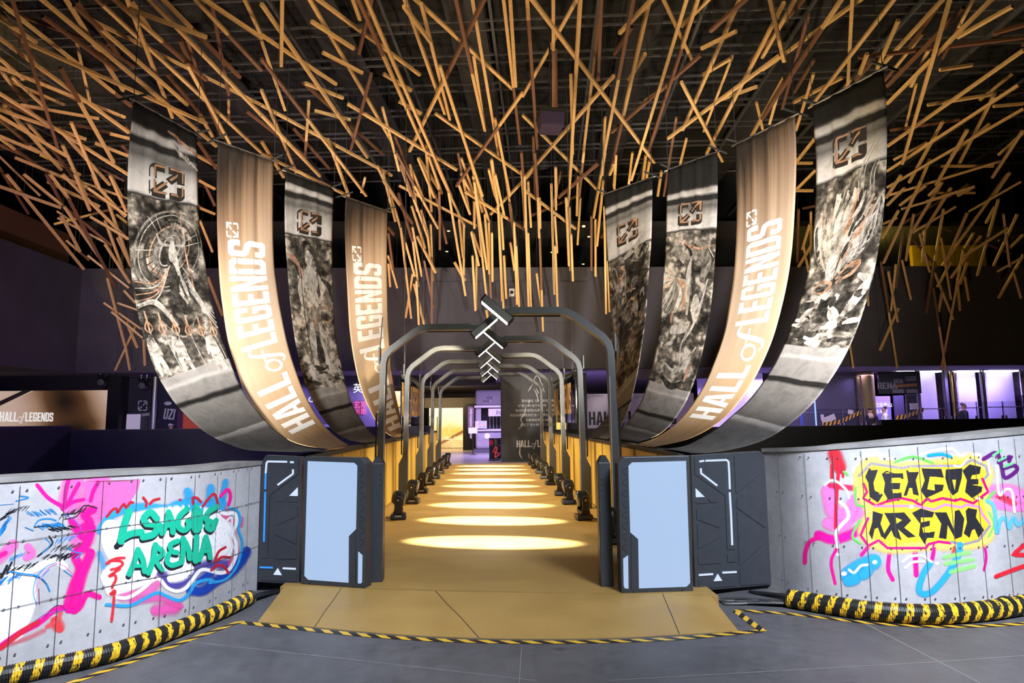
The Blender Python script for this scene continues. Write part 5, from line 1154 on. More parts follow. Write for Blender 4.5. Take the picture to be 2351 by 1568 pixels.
it += [(1, .16, [(.08, 590), (.25, 575), (.4, 600)]), (1, .2, [(.75, 565), (.85, 600), (.8, 640)]), (2, .05, [(.4, 560), (.55, 585), (.45, 630)]), (3, .04, [(.3, 548), (.5, 565), (.75, 572), (.98, 565)]), (0, .1, [(.55, 590), (.52, 640), (.56, 720)]), (0, .2, [(.7, 680), (.74, 730)]), (0, .05, [(.9, 640), (.75, 730), (.6, 780)]), (2, .06, [(.62, 620), (.66, 700)]), (3, .06, [(.26, 720), (.25, 745)]), (0, .2, [(.3, 765), (.5, 752), (.6, 745)]),
       (0, .04, [(.62, 760), (.55, 800), (.66, 850)]), (0, .04, [(.86, 790), (.7, 830), (.5, 865)]), (0, .05, [(.3, 840), (.5, 850), (.7, 830)]), (2, .12, [(.3, 870), (.6, 885), (.9, 860)]), (3, .05, [(.82, 830), (.8, 880)]), (0, .08, [(.2, 800), (.35, 790)]), (0, .03, [(.98, 540), (.88, 565), (.98, 590)])]
carve(R2, it, 'carved_relief')
it = [(0, .12, [(.35, 590), (.6, 580), (.8, 560)]), (2, .12, [(.75, 600), (.9, 585), (.85, 630)]), (3, .05, [(.25, 600), (.4, 615), (.3, 640)]), (1, .2, [(.2, 660), (.3, 690)]), (0, .03, [(.12, 620), (.2, 650), (.15, 690)]), (0, .05, [(.42, 620), (.45, 690)]), (0, .14, [(.7, 700), (.75, 740)]), (3, .07, [(.05, 700), (.12, 730), (.2, 745)]), (3, .06, [(.6, 690), (.7, 705), (.62, 730)]), (0, .2, [(.2, 760), (.3, 790), (.25, 830)])]
for k in range(16): it.append((2, .03, [(.25+.02*k, 745), (.3+.01*k, 775), (.3, 805)]))
for k in range(30):
    u, y = rnd.uniform(.02, .9), rnd.uniform(600, 850); it.append((rnd.choice((0, 1, 2, 3)), rnd.uniform(.02, .06), [(u, y), (u+rnd.uniform(-.1, .15), y+rnd.uniform(-18, 18)), (u+rnd.uniform(-.1, .3), y+rnd.uniform(-20, 30))]))
it += [(1, .06, [(.02, 850), (.4, 845), (.8, 860), (.9, 880)])]
carve(R1, it, 'carved_relief')
# ================================================================== TIMBER SLATS
# traced from the photograph: tile origin and scale, then x0 y0 x1 y1 and tone (h honey, d walnut, hd.6 = changes at 60 %)
T = {
(0, 0, 3.485): "340 0 1730 1170 h;0 20 1050 850 hd.85;0 310 1030 1060 h;0 540 1000 940 h;0 750 1030 1400 h;160 320 1655 990 h;740 165 2091 840 h;1030 70 1655 300 h;530 0 985 725 h;590 40 1500 840 dh.2;780 0 2090 1220 dh.1;920 0 1650 640 hd.6;1020 0 1380 940 h;1200 0 2091 920 h;1310 0 1920 620 hd.4;1570 0 2091 560 hd.6;1690 0 1830 760 d;1640 0 2091 300 h;1960 0 2091 280 h;1440 320 1780 1100 d;1500 520 1840 1150 h;1600 920 1700 1090 h;480 540 910 1300 dh.3;170 840 790 950 h;30 840 490 1360 h;0 880 690 1115 h;0 1090 310 1220 h;120 1260 700 1500 h;760 1145 1030 1250 h;880 1070 1040 1110 h;570 980 800 1510 h;500 1160 690 1567 h;880 1400 970 1567 h;380 1450 600 1567 h;0 1490 220 1567 h;0 150 290 340 h;100 0 460 1180 d;340 130 930 560 d;460 1020 880 1480 h;0 930 550 1260 h;1580 1130 1730 1350 d;1570 1240 1730 1330 h",
(600, 0, 3.485): "0 30 850 1260 h;165 0 158 525 h;390 0 1060 1160 h;460 0 1270 600 h;735 0 790 155 h;840 0 1520 1567 h;780 0 1310 1200 dh.35;880 0 780 430 d;1140 50 1350 330 h;1150 0 1470 910 h;1240 0 2010 710 h;1280 30 1510 955 h;1560 0 1790 1045 dh.5;1780 0 1185 1210 dh.45;1690 0 1900 1245 h;1940 0 2070 1150 hd.6;1990 0 2035 690 h;1700 440 1790 1045 h;400 170 740 390 h;490 420 810 585 h;350 665 655 785 h;425 885 715 960 h;690 830 1565 1360 h;0 840 1045 1405 h;0 280 600 675 h;975 590 1200 725 h;1100 810 1280 910 h;1390 905 2091 1400 h;970 860 1105 1365 h;880 590 715 1200 d;0 470 840 1567 dh.35;380 810 350 1240 hd.7;0 320 190 880 h;1070 1090 1220 1450 d;1110 1310 1195 1567 h;1260 1270 1440 1540 h;1320 1165 1350 1567 h;1430 530 1770 1567 h;0 920 470 1410 h;0 720 280 1380 h;530 1110 700 1567 h;2091 740 1560 1490 hd.3;1870 950 1990 1567 h;1190 1320 1290 1567 h;830 1420 800 1540 h;1820 1355 1870 1567 h;0 1130 180 1420 h;0 1230 680 1560 h;1840 1280 1880 1567 h;1600 1390 1690 1567 h;930 1330 1040 1567 h",
(1200, 0, 3.485): "35 0 115 1190 hd.25;80 0 1055 1300 h;245 0 245 900 hd.5;460 0 370 1560 h;430 0 0 770 h;630 0 480 1290 dh.45;630 0 605 640 d;885 0 640 1300 dh.45;1030 0 775 265 h;1010 20 700 1390 hd.55;875 215 735 430 d;980 430 850 640 h;1130 0 1360 485 h;1310 0 870 1440 h;1400 0 1000 1220 hd.35;1480 0 1270 210 h;1735 0 1280 1040 h;1780 0 1500 250 d;1710 250 1430 390 h;1670 465 1440 600 h;1425 440 710 1060 d;1150 690 980 810 h;1880 690 1580 800 h;2060 440 1160 1110 h;1270 655 1600 1290 h;730 605 0 1440 h;385 600 400 1230 h;0 920 620 1540 h;660 940 640 1400 h;1230 940 1130 1567 d;1310 1110 1260 1310 h;1980 0 2091 490 h;2091 20 1470 1230 h;2091 620 1830 1090 h;1870 820 1920 1035 h;880 1220 850 1470 h;745 1250 730 1490 h;1110 1370 1080 1567 h;600 1310 300 1567 d;985 1240 960 1440 h;1015 1290 990 1420 h;265 1340 270 1567 h;265 400 270 880 d;2040 760 1975 990 h;85 1090 100 1567 d",
(1750, 0, 3.484): "70 0 180 485 h;260 0 0 460 h;370 120 160 870 d;630 0 0 950 hd.35;780 0 0 560 h;720 0 685 680 h;1050 0 390 850 h;1090 160 920 545 h;1440 0 980 500 h;1500 0 1120 1310 h;1830 0 1000 830 h;1610 60 1000 690 d;1560 300 2000 50 h;2091 400 1000 1170 h;1680 520 1420 560 h;1870 750 1320 840 h;1850 770 1570 1320 h;2091 870 1000 1500 h;1445 970 1175 1460 h;410 590 270 1040 h;2050 680 1000 1370 h;640 620 250 820 h;1330 400 1190 690 h;1320 1140 1050 1280 h;1850 1330 1430 1330 h;1340 1275 1220 1567 h;1110 1400 1000 1567 h;2091 200 1850 270 d;1980 1380 1850 1567 h;1440 1460 1330 1567 h;1700 1490 1560 1567 h;400 1305 270 1305 h;430 1360 280 1510 h;410 1525 270 1525 h;270 1300 420 1110 h;2091 830 1850 850 h;1640 1040 1390 1480 h;2080 1050 1840 1420 h;890 480 750 640 d;840 430 780 590 h;2091 1060 1890 1240 h;2091 300 770 460 d;1910 1290 1000 1567 h",
(0, 400, 3.485): "0 100 490 270 h;50 0 670 760 h;190 0 890 570 hd.4;380 60 800 260 h;400 0 560 210 h;500 0 1020 520 h;600 0 720 290 h;740 0 790 120 h;880 10 1010 300 h;700 110 1010 330 h;780 100 1000 340 h;720 340 1030 520 h;460 350 890 570 h;515 260 790 660 h;830 130 1030 690 h;840 370 980 750 h;490 330 640 620 h;700 650 1030 910 h;840 560 1040 870 h;940 510 1050 740 h;860 830 1000 1370 h;830 1030 1130 1240 h;890 1100 1140 1310 h;940 1030 1110 1090 h;1080 1220 920 1567 h;1000 1350 1040 1567 h;1010 1180 1100 1390 h;1150 1320 1160 1530 h;990 930 1080 1030 h;370 0 510 260 d;1630 60 1720 250 d;1590 50 1720 120 h;1600 270 1720 320 h;1660 820 1780 1130 h;1600 370 1700 620 h;550 200 920 900 d",
(1750, 400, 3.484): "1110 10 990 190 h;1270 50 970 710 h;1140 110 1000 250 h;1440 60 1200 460 h;1310 90 1100 250 h;1510 110 1280 480 h;1500 170 1110 280 h;1700 150 1400 150 h;1700 100 1310 220 h;1960 0 1440 730 h;2070 60 1650 300 h;1550 260 1200 470 h;1640 310 1470 700 h;1450 280 1380 690 h;1750 490 1510 830 h;1970 430 1610 660 h;1890 200 1720 810 h;2040 320 1850 730 h;1930 320 1980 740 h;2091 640 1890 990 h;2010 780 2070 990 h;1070 720 1030 1090 h;1120 690 1190 1000 h;1130 420 1070 910 d;1010 780 1085 1180 h;950 700 1080 1550 dh.45;1090 1070 940 1410 h;840 900 850 1050 h;700 1350 730 1550 h;1260 480 1340 780 h;1430 510 1510 1000 h;1380 690 1310 1110 d;1380 790 1530 1160 h;1610 600 1430 1567 h;1370 910 1470 1567 dh.45;1640 700 1580 880 h;1620 820 1650 1010 h;1510 700 1400 900 h;1560 830 1580 1090 h;1440 940 1410 1100 h;290 280 280 700 d;390 300 390 680 h;330 570 370 780 h;400 560 290 740 h;380 400 320 600 h;1690 470 1620 590 h;2091 480 1980 590 h;2091 660 1880 780 h;1860 260 1790 390 h;1090 290 960 510 h;1210 320 1150 690 h;1300 450 1280 700 h",
(880, 350, 3.733): "150 100 380 720 dh.45;110 0 470 650 dh.4;100 10 135 155 h;230 110 290 500 h;300 50 440 385 h;370 0 415 505 h;390 30 500 350 h;430 50 700 640 h;0 240 250 610 hd.55;135 285 800 630 h;130 350 250 760 d;45 285 200 830 h;0 180 105 590 h;150 640 240 1420 h;190 770 270 1060 h;245 700 300 1150 h;245 460 360 820 h;250 640 330 1060 h;290 720 450 1030 h;325 490 390 720 h;350 925 430 1330 d;405 615 425 1100 h;375 660 410 960 h;415 900 415 1470 d;450 360 545 780 d;480 330 485 830 d;250 1040 190 1415 h;265 1125 350 1470 h;285 1100 305 1475 h;560 340 705 1225 h;650 570 685 900 h;690 610 690 1050 h;610 940 700 1100 h;640 255 745 530 h;640 0 740 520 dh.3;755 680 820 970 h;720 0 910 600 h;670 50 775 350 h;770 200 850 510 h;780 250 890 1000 h;780 240 885 1235 h;780 420 780 650 h;765 885 790 1355 h;800 900 795 1340 h;770 690 840 890 h;700 335 1210 660 hd.7;870 530 910 1040 h;905 600 910 1040 h;910 1040 930 1390 d;930 690 935 1105 h;905 145 980 430 h;930 60 985 440 h;960 190 1035 530 h;985 440 1020 1270 h;990 540 1030 1340 h;1035 885 1055 1250 h;1010 520 1030 830 h;1015 0 1140 790 hd.6;1080 430 1130 790 d;1120 600 1145 1300 h;1090 770 1125 1010 h;1140 800 1165 1330 h;1185 0 1200 200 d;1185 150 1215 640 h;1210 200 1245 1330 h;1240 250 1265 640 h;1240 690 1265 1330 h;1205 320 1650 655 h;1300 140 920 530 h;1300 0 1325 380 d;1320 280 1335 730 h;1340 390 1345 650 h;1340 690 1370 1530 dh.55;1315 1035 1355 1320 h;1440 270 1465 1215 h;1475 130 1480 490 h;1470 540 1490 860 h;1475 800 1495 1325 h;1620 0 1585 460 h;1720 0 1680 380 hd.2;1840 100 1500 390 d;1565 390 1590 970 h;1595 470 1605 1010 h;1610 700 1625 1100 h;1670 210 1660 540 h;1690 390 1665 790 h;1900 0 1800 560 h;1885 240 1830 800 h;1820 570 1820 1060 h;1785 545 1785 1010 d;1895 460 1910 1380 h;1925 930 1940 1365 h;1995 30 1980 310 h;1975 110 1940 190 h;40 640 95 710 d;45 690 85 1000 d;40 880 120 1160 h;45 950 60 1150 h;885 1350 920 1560 h",
}
def cloud_h(d): return 9.0-.06*max(0, d-14)**2-.15*max(0, d-20)**2
def cloud_pt(px, py, jit):
    r = ray(px, py); k = r.z/r.y; lo, hi = 5.0, 23.0
    for _ in range(40):
        m = (lo+hi)/2
        if EYE.z+k*m < cloud_h(m)+jit and r.x/r.y*m > -14.1: lo = m
        else: hi = m
    d = min(lo, 22.85); return EYE+r*(d/r.y)
slats = []
for (ox, oy, sc), s in T.items():
    for e in s.split(';'):
        q = e.split(); x0, y0, x1, y1 = (float(v) for v in q[:4]); t = q[4]
        A_, B_ = (ox+x0/sc, oy+y0/sc), (ox+x1/sc, oy+y1/sc)
        e0 = 0
        if y0 <= 1 and oy == 0:                          # carries on above the frame
            d = Vector((A_[0]-B_[0], A_[1]-B_[1])).normalized()*rnd.uniform(20, 160); A_ = (A_[0]+d.x, A_[1]+d.y)
        if ox == 0 and x0 <= 1: d = Vector((A_[0]-B_[0], A_[1]-B_[1])).normalized()*rnd.uniform(20, 120); A_ = (A_[0]+d.x, A_[1]+d.y)
        slats.append((A_, B_, t))
slats.sort(key=lambda s: -math.hypot(s[0][0]-s[1][0], s[0][1]-s[1][1]))
placed = []
def seg_gap(p1, q1, p2, q2):
    d1, d2, r = q1-p1, q2-p2, p1-p2; a, e, f = d1.dot(d1), d2.dot(d2), d2.dot(r); c = d1.dot(r); b = d1.dot(d2); den = a*e-b*b
    s = min(max((b*f-c*e)/den, 0), 1) if den > 1e-9 else 0
    t = (b*s+f)/e
    if t < 0: t = 0; s = min(max(-c/a, 0), 1)
    elif t > 1: t = 1; s = min(max((b-c)/a, 0), 1)
    return ((p1+d1*s)-(p2+d2*t)).length
def slat_geo(A_, B_, t, mb, w=.064, ends=None):
    if ends: P, Q = ends
    else:
        best = None
        for k in range(70):                              # hang it clear of the slats already up
            j = rnd.uniform(-.3, .3)*(1+k*.03); e = .12+.004*k; P, Q = cloud_pt(*A_, j+rnd.uniform(-e, e)), cloud_pt(*B_, j+rnd.uniform(-e, e))
            m = min([seg_gap(P, Q, a, b) for a, b in placed] or [9])
            if best is None or m > best[0]: best = (m, P, Q)
            if m > .105: break
        _, P, Q = best
    placed.append((P, Q))
    d = (Q-P).normalized(); up = Vector((0, 0, 1)) if abs(d.z) < .85 else Vector((0, 1, 0))
    u = d.cross(up).normalized(); v = u.cross(d); a = rnd.uniform(-.25, .25); u, v = u*math.cos(a)+v*math.sin(a), v*math.cos(a)-u*math.sin(a)
    u *= w/2; v *= w/2
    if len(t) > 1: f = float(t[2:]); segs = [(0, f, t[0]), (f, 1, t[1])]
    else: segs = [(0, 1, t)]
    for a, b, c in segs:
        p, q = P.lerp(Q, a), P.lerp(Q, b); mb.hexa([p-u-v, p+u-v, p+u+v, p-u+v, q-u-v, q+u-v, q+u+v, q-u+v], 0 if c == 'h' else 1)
    return P, Q
wm = bpy.data.meshes.new('suspension_wire'); _b = MB(); _b.tube([(0, 0, 0), (0, 0, 1)], .0035, 5)
wm.from_pydata(_b.v, [], _b.f); wm.materials.append(M['wire'])
COLS = [(-1e9, 150, 'at the far left edge'), (150, 292, 'just left of the leftmost stone banner'), (292, 480, 'around the leftmost stone banner'), (480, 640, 'around the front left gold banner'), (640, 780, 'around the rear left stone banner'), (780, 900, 'around the rear left gold banner'), (900, 1000, 'just right of the left gold banner'), (1000, 1085, 'left of the zigzag light bars'), (1085, 1180, 'above the zigzag light bars'), (1180, 1260, 'just right of the wall speaker'), (1260, 1390, 'above the nearest right gate arm'), (1390, 1510, 'around the rearmost right stone banner'), (1510, 1655, 'around the shaggy stone banner'), (1655, 1835, 'around the right gold banner'), (1835, 2035, 'around the rightmost stone banner'), (2035, 2180, 'right of the rightmost stone banner'), (2180, 1e9, 'at the far right edge')]
ROWS = [(-1e9, 130, 'at the very top'), (130, 260, 'high up'), (260, 400, 'midway up'), (400, 600, 'low down'), (600, 1e9, 'lowest')]
cells = {}; hung = []
for s in slats[:298]:
    lo = s[1] if s[1][1] >= s[0][1] else s[0]
    ci = next(i for i, c in enumerate(COLS) if c[0] <= lo[0] < c[1]); ri = next(i for i, r in enumerate(ROWS) if r[0] <= lo[1] < r[1])
    cells.setdefault((ci, ri), []).append((lo[0], s))
ORD = ['first', 'second', 'third', 'fourth', 'fifth', 'sixth', 'seventh', 'eighth', 'ninth', 'tenth', 'eleventh', 'twelfth', 'thirteenth', 'fourteenth', 'fifteenth']
for (ci, ri), L in cells.items():
    L.sort(key=lambda q: q[0])
    for k, (_, s) in enumerate(L):
        mb = MB(); P, Q = slat_geo(*s, mb); c = (P+Q)/2
        tone = 'honey' if s[2] == 'h' else ('walnut' if s[2] == 'd' else 'two-tone')
        where = '%s %s' % (COLS[ci][2], ROWS[ri][2])
        lab = '%s slat %s, %s' % (tone, where.replace(' at the very', ', at the very'), 'alone there' if len(L) == 1 else ('%s from left' % ORD[k]))
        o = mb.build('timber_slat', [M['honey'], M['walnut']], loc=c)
        tag(o, lab, 'slat', 'timber slats hanging from the ceiling')
        hung.append((o, P, Q, c))
mb = MB(); r2 = random.Random(5)
for s in slats[298:]: slat_geo(*s, mb)
n = 0
while n < 70:                                           # the deep layer behind the traced ones
    px = r2.choice((r2.uniform(-60, 420), r2.uniform(300, 1900), r2.uniform(1850, 2420), r2.uniform(2000, 2420), r2.uniform(-60, 320)))
    lim = 560 if px < 300 else (520 if px < 1950 else 640)
    py = r2.uniform(-40, lim)
    if 900 < px < 1500 and py < 380: continue
    P = cloud_pt(px, py, r2.uniform(.3, 1.2)); tgt = Vector((1230, 900, 0))-Vector((px, py, 0)); an = math.atan2(tgt.y, tgt.x)+r2.gauss(0, .38); l = r2.uniform(70, 230)*(1.2 if py < 200 else .8)
    q = (px+l*math.cos(an), py+l*math.sin(an)); Q = cloud_pt(q[0], min(q[1], 800), r2.uniform(.3, 1.2))
    if (Q-P).length > 5.5: Q = P+(Q-P).normalized()*r2.uniform(2.5, 4.5)
    if Q.y > 22.9 or P.y > 22.9 or min(seg_gap(P, Q, a, b) for a, b in placed) < .1: continue
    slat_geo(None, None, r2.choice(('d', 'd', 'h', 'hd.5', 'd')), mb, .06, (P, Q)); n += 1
for o, P, Q, c in hung:                                  # two thin wires each, led up clear of the other slats
    for lo, hi in ((.08, .42), (.92, .58)):
        best = None
        for k in range(12):
            p = P.lerp(Q, lo+(hi-lo)*k/11); t = Vector((p.x, p.y, 10.9))
            m = min(seg_gap(p, t, a, b) for a, b in placed if (a-P).length > 1e-6)
            if best is None or m > best[0]: best = (m, p)
            if m > .06: break
        p = best[1]; w = bpy.data.objects.new('suspension_wire', wm); COL.objects.link(w); w.parent = o
        w.location = p-c; w.scale = (1, 1, max(.3, 10.9-p.z))
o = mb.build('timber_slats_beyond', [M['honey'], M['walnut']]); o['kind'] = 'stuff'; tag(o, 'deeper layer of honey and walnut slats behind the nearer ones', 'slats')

# ================================================================== BEYOND THE BRIDGE
def flatmap(p0, ex, ez): p0, ex, ez = Vector(p0), Vector(ex), Vector(ez); return lambda x, y: p0+ex*x+ez*y
def bx(name, c, sz, mat, parent=None, bevel=0, rot=None, taper=(1, 1)):
    mb = MB(); mb.box(c, sz, 0, rot, taper); return mb.build(name, mat, parent, bevel=bevel)
def bxy(name, px0, py0, px1, py1, d, th, mat, parent=None, bevel=0):
    a, b = at(px0, py1, d), at(px1, py0, d); c = (a+b)/2; return bx(name, (c.x, d+th/2, c.z), (b.x-a.x, th, b.z-a.z), mat, parent, bevel)
# black graphic wall with the printed welcome text
d = 25.6; a, b = at(1151, 1059, d), at(1346, 858, d)
gw = thing('graphic_wall', ((a.x+b.x)/2, d, 0), 'tall black printed wall with white Chinese lines beyond the right gate arches', 'display wall')
bx('board', ((a.x+b.x)/2, d+.1, 1.71), (b.x-a.x, .2, 3.42), pbr('night_blue_board', (.020, .021, .030), .5), gw)
bx('edge', (a.x+.015, d-.006, 1.71), (.03, .012, 3.42), M['rail'], gw)
rows = [(1198, 920, '陈自豪在《英雄联盟》的赛场上'), (1188, 931, '以“狂小狗”这个名字闯《英雄联盟》'), (1183, 942, '自2013年首登LPL赛场，他始终极致'), (1171, 953, '和极具侵略性的打法一战成名，还是个有风格'), (1207, 964, '并获得优秀的战绩'), (1194, 975, '奠定了“狂小狗”的江湖地位')]
for px, py, s in rows:
    p = at(px, py+3, d); text_mesh(s, .115, flatmap((p.x, d-.008, p.z), (1, 0, 0), (0, 0, 1)), 'printed_line', M['white'], gw)
p = at(1186, 1027, d); mb = MB(); hall_of_legends(mb, flatmap((p.x, d-.008, p.z), (.27, 0, 0), (0, 0, .27))); mb.build('lettering', M['white'], gw)
mb = MB(); q = flatmap((0, d-.006, 0), (1, 0, 0), (0, 0, 1))
for L in ([(1222, 885), (1229, 866), (1236, 864), (1244, 884), (1250, 900)], [(1213, 898), (1222, 884)], [(1207, 935), (1204, 950), (1196, 962), (1200, 975), (1190, 985)], [(1216, 918), (1214, 926)], [(1196, 1012), (1193, 1040), (1198, 1052)], [(1226, 893), (1232, 905), (1236, 920)], [(1231, 892), (1238, 906)]):
    stroke(mb, [(at(x, y, d).x, at(x, y, d).z) for x, y in L], .05, q, taper=lambda t: .3+.7*math.sin(math.pi*min(max(t, .1), .9)))
mb.build('line_drawing', M['greywhite'], gw)
# information kiosk
d = 33.0; pur = pbr('kiosk_lilac', (.33, .30, .38), .6, 0, .2, 3)
ki = thing('information_kiosk', at(1120, 1032, d), 'lilac information kiosk with white counter beyond the bridge, left of the black wall', 'kiosk')
x0, x1 = at(1092, 1000, d).x, at(1176, 1000, d).x; cxk = (x0+x1)/2; wk = x1-x0
def zz(py): return at(1120, py, d).z
bx('counter', (cxk, d+.6, zz(1031)/2+zz(990)/2), (wk, 1.2, zz(990)-zz(1031)), pur, ki, .12)
bx('foot', (cxk-.05, d+.6, .09), (wk+.1, 1.1, .18), pbr('kiosk_foot', (.10, .09, .14), .7), ki)
bx('counter_top', (cxk, d+.55, (zz(985)+zz(990))/2), (wk+.12, 1.35, .10), M['greywhite'], ki, .01)
bx('canopy', (cxk, d+.6, (zz(895)+zz(932))/2), (wk, 1.2, zz(895)-zz(932)), pbr('kiosk_canopy', (.17, .15, .19), .7), ki, .12)
bx('canopy_slab', (cxk, d+.55, (zz(931)+zz(936))/2), (wk+.12, 1.35, .10), M['greywhite'], ki, .01)
bx('pillar', (x0+.14, d+.3, (zz(936)+zz(986))/2), (.27, .4, zz(936)-zz(986)), pur, ki)
bx('back_wall', (cxk, d+1.15, (zz(936)+zz(986))/2), (wk, .08, zz(936)-zz(986)), M['beam'], ki)
for k in range(4): bx('back_slat', (x0+.72+.18*k, d+1.1, (zz(957)+zz(986))/2), (.02, .03, zz(957)-zz(986)), M['greywhite'], ki)
bx('sign', (at(1135, 947, d).x+.35, d-.03, zz(947)), (1.3, .05, .38), M['greywhite'], ki)
p = at(1138, 952, d); text_mesh('Information', .36, flatmap((p.x, d-.062, p.z), (.8, 0, 0), (0, 0, 1)), 'sign_lettering', M['darktext'], ki, .25)
mb = MB(); mb.lathe((at(1118.5, 1001, d).x, d-.02, zz(1001)), [(.14, 0), (.14, .03)], 24, 0, (0, -1, 0)); mb.build('round_plate', M['white'], ki)
for k, (px, py) in enumerate(((1125, 913), (1117, 921))):
    bx('canopy_relief', (at(px, py, d).x, d-.02, zz(py)), (.34, .04, .1), pbr('kiosk_relief_%d' % k, (.10, .085, .11), .7), ki, .03)
    mb = MB(); mb.lathe((at(px+8, py, d).x, d-.05, zz(py)), [(.02, 0), (.02, .03)], 10, 0, (0, -1, 0)); mb.build('rivet', M['white'], ki)
cols_ = [pbr('sticker_%d' % i, c, .5) for i, c in enumerate(((.75, .25, .3), (.2, .55, .5), (.3, .35, .8), (.8, .6, .2)))]
pb = thing('notice_board', at(1104, 975, d-.2), 'small white board of coloured stickers on the kiosk counter', 'board')
bxy('board', 1091, 966, 1117.5, 984, d-.22, .03, M['greywhite'], pb)
for i in range(6):
    for j in range(2):
        for h in range(2):
            p = at(1101+9*j+3.4*h, 969+2.6*i, d-.225); bx('sticker', (p.x, p.y, p.z), (.055, .01, .04), cols_[(i+j+h) % 4], pb)
vs = thing('kiosk_blade_sign', at(1081, 960, d-.6), 'vertical dark blade sign reading Information Center at the kiosk side', 'sign')
a, b = at(1074, 991, d-.6), at(1088, 933, d-.6); mb = MB(); f = [(a.x, d-.6, a.z), (b.x, d-.6, a.z+.0), (b.x, d-.6, b.z-.1), (b.x-.1, d-.6, b.z), (a.x, d-.6, b.z)]; mb.prism([Vector(q) for q in f], [Vector(q)+Vector((0, .06, 0)) for q in f]); mb.build('board', pbr('blade_sign_plum', (.12, .07, .09), .6), vs)
text_mesh('Information Center', .19, lambda x, y: Vector((b.x-.20+y, d-.608, b.z-.10-x*.98)), 'lettering', M['white'], vs, .2)
for pz in (940, 964): mb = MB(); mb.tube([(b.x, d-.57, zz(pz)), (x0+.05, d+.1, zz(pz))], .015, 6); mb.build('bracket', M['rail'], vs)
dd = 31.4; p = at(1086, 1042, dd); ss = thing('stand_sign', (p.x, dd, 0), 'small white sign on a thin pole standing in front of the kiosk', 'sign')
mb = MB(); mb.lathe((p.x, dd, 0), [(.16, 0), (.16, .012), (.02, .03)], 18); mb.build('base', M['black'], ss)
mb = MB(); mb.tube([(p.x, dd, .02), (p.x, dd, 1.12)], .018, 8); mb.build('pole', M['black'], ss)
bx('sign_board', (p.x, dd-.02, 1.13), (.42, .03, .28), M['greywhite'], ss)
q = at(1079, 991, dd-.04); text_mesh('NOTICE', .07, flatmap((q.x+.03, dd-.038, 1.17), (1, 0, 0), (0, 0, 1)), 'lettering', M['darktext'], ss) if False else None
p = at(1139, 1056, 26.6); dr = thing('oil_drum', (p.x, 26.6, 0), 'black steel drum painted with red marks, beside the black graphic wall', 'drum')
mb = MB(); r = .29; mb.lathe((p.x, 26.6, 0), [(r, 0), (r, .04), (r-.012, .06), (r-.012, .28), (r, .295), (r-.012, .31), (r-.012, .58), (r, .595), (r-.012, .61), (r-.012, .83), (r, .85), (r, .88), (r-.03, .88), (r-.03, .865)], 28); mb.build('barrel', pbr('drum_black', (.012, .012, .016), .35), dr, smooth=False)
RD = emit('neon_red_paint', (.75, .01, .03), .9); mb = MB()
def dm(x, y): an = (x-0)/r-math.pi/2; return Vector((p.x+(r+.004)*math.cos(an), 26.6+(r+.004)*math.sin(an), y))
stroke(mb, [(-.02, .55), (-.14, .36), (.08, .30), (.13, .24), (-.06, .14), (-.02, .34), (.06, .52), (-.02, .55)], .028, dm, sharp=True)
stroke(mb, [(-.20+.085*math.cos(t)-.02, .72+.085*math.sin(t)) for t in [i*.45 for i in range(15)]], .02, dm); stroke(mb, [(-.26, .75), (-.2, .7)], .02, dm); stroke(mb, [(-.2, .75), (-.26, .68)], .02, dm)
mb.build('red_markings', RD, dr)
# dark slatted pillar and the glowing golden poster wall
d = 36.0; a, b = at(1063, 1030, d), at(1093, 926, d); sp_ = bx('slatted_pillar', ((a.x+b.x)/2, d+.3, b.z/2), (b.x-a.x, .6, b.z), M['beam'])
tag(sp_, 'dark ribbed pillar between the golden wall and the kiosk', 'pillar')
mb = MB()
for k in range(9): mb.box((a.x+.04+k*(b.x-a.x-.08)/8, d-.02, b.z/2), (.04, .04, b.z))
mb.build('ribs', M['ceilblack'], sp_)
def m_glow():
    t = NT('backlit_gold_print'); v = t.coord('UV'); sp = t.a('ShaderNodeSeparateXYZ'); t.l(v, sp.inputs[0]); n = t.noise(v, 2.2, 2, .5, 1.0)
    k = t.math('ADD', t.math('MULTIPLY', sp.outputs[1], .75), t.math('MULTIPLY', n, .45))
    c = t.ramp(k, [(.15, (.60, .36, .12)), (.35, (.85, .60, .26)), (.5, (.92, .52, .06)), (.68, (1, .86, .5)), (.9, (1, .93, .72))])
    t.b.inputs['Base Color'].default_value = (.1, .07, .03, 1); t.l(c, t.b.inputs['Emission Color']); t.b.inputs['Emission Strength'].default_value = 1.05; return t.m
d = 39.0; a, b = at(985, 1021, d), at(1066, 936, d); gp = thing('golden_poster_wall', ((a.x+b.x)/2, d, 0), 'glowing golden poster wall seen through the left gate posts', 'poster wall')
mb = MB(); mb.quad([(a.x, d, .02), (b.x, d, .02), (b.x, d, b.z), (a.x, d, b.z)], uv=[(0, 0), (1, 0), (1, 1), (0, 1)]); mb.build('backlit_print', m_glow(), gp)
bx('housing', ((a.x+b.x)/2, d+.16, b.z/2), (b.x-a.x+.1, .3, b.z), M['beam'], gp)
mb = MB(); hall_of_legends(mb, flatmap((at(1022, 1010, d).x, d-.02, at(1022, 1010, d).z), (.19, 0, 0), (0, 0, .2))); mb.build('lettering', M['white'], gp)
mb = MB(); stroke(mb, [(a.x+.3, .1), (b.x-.1, .95)], .16, flatmap((0, d-.01, 0), (1, 0, 0), (0, 0, 1))); mb.build('dark_swash', pbr('poster_brown', (.20, .10, .03), .6), gp)
slab('trim_9', -9, .3, 37.5, 38.5, 2.35, 2.9, M['beam'])
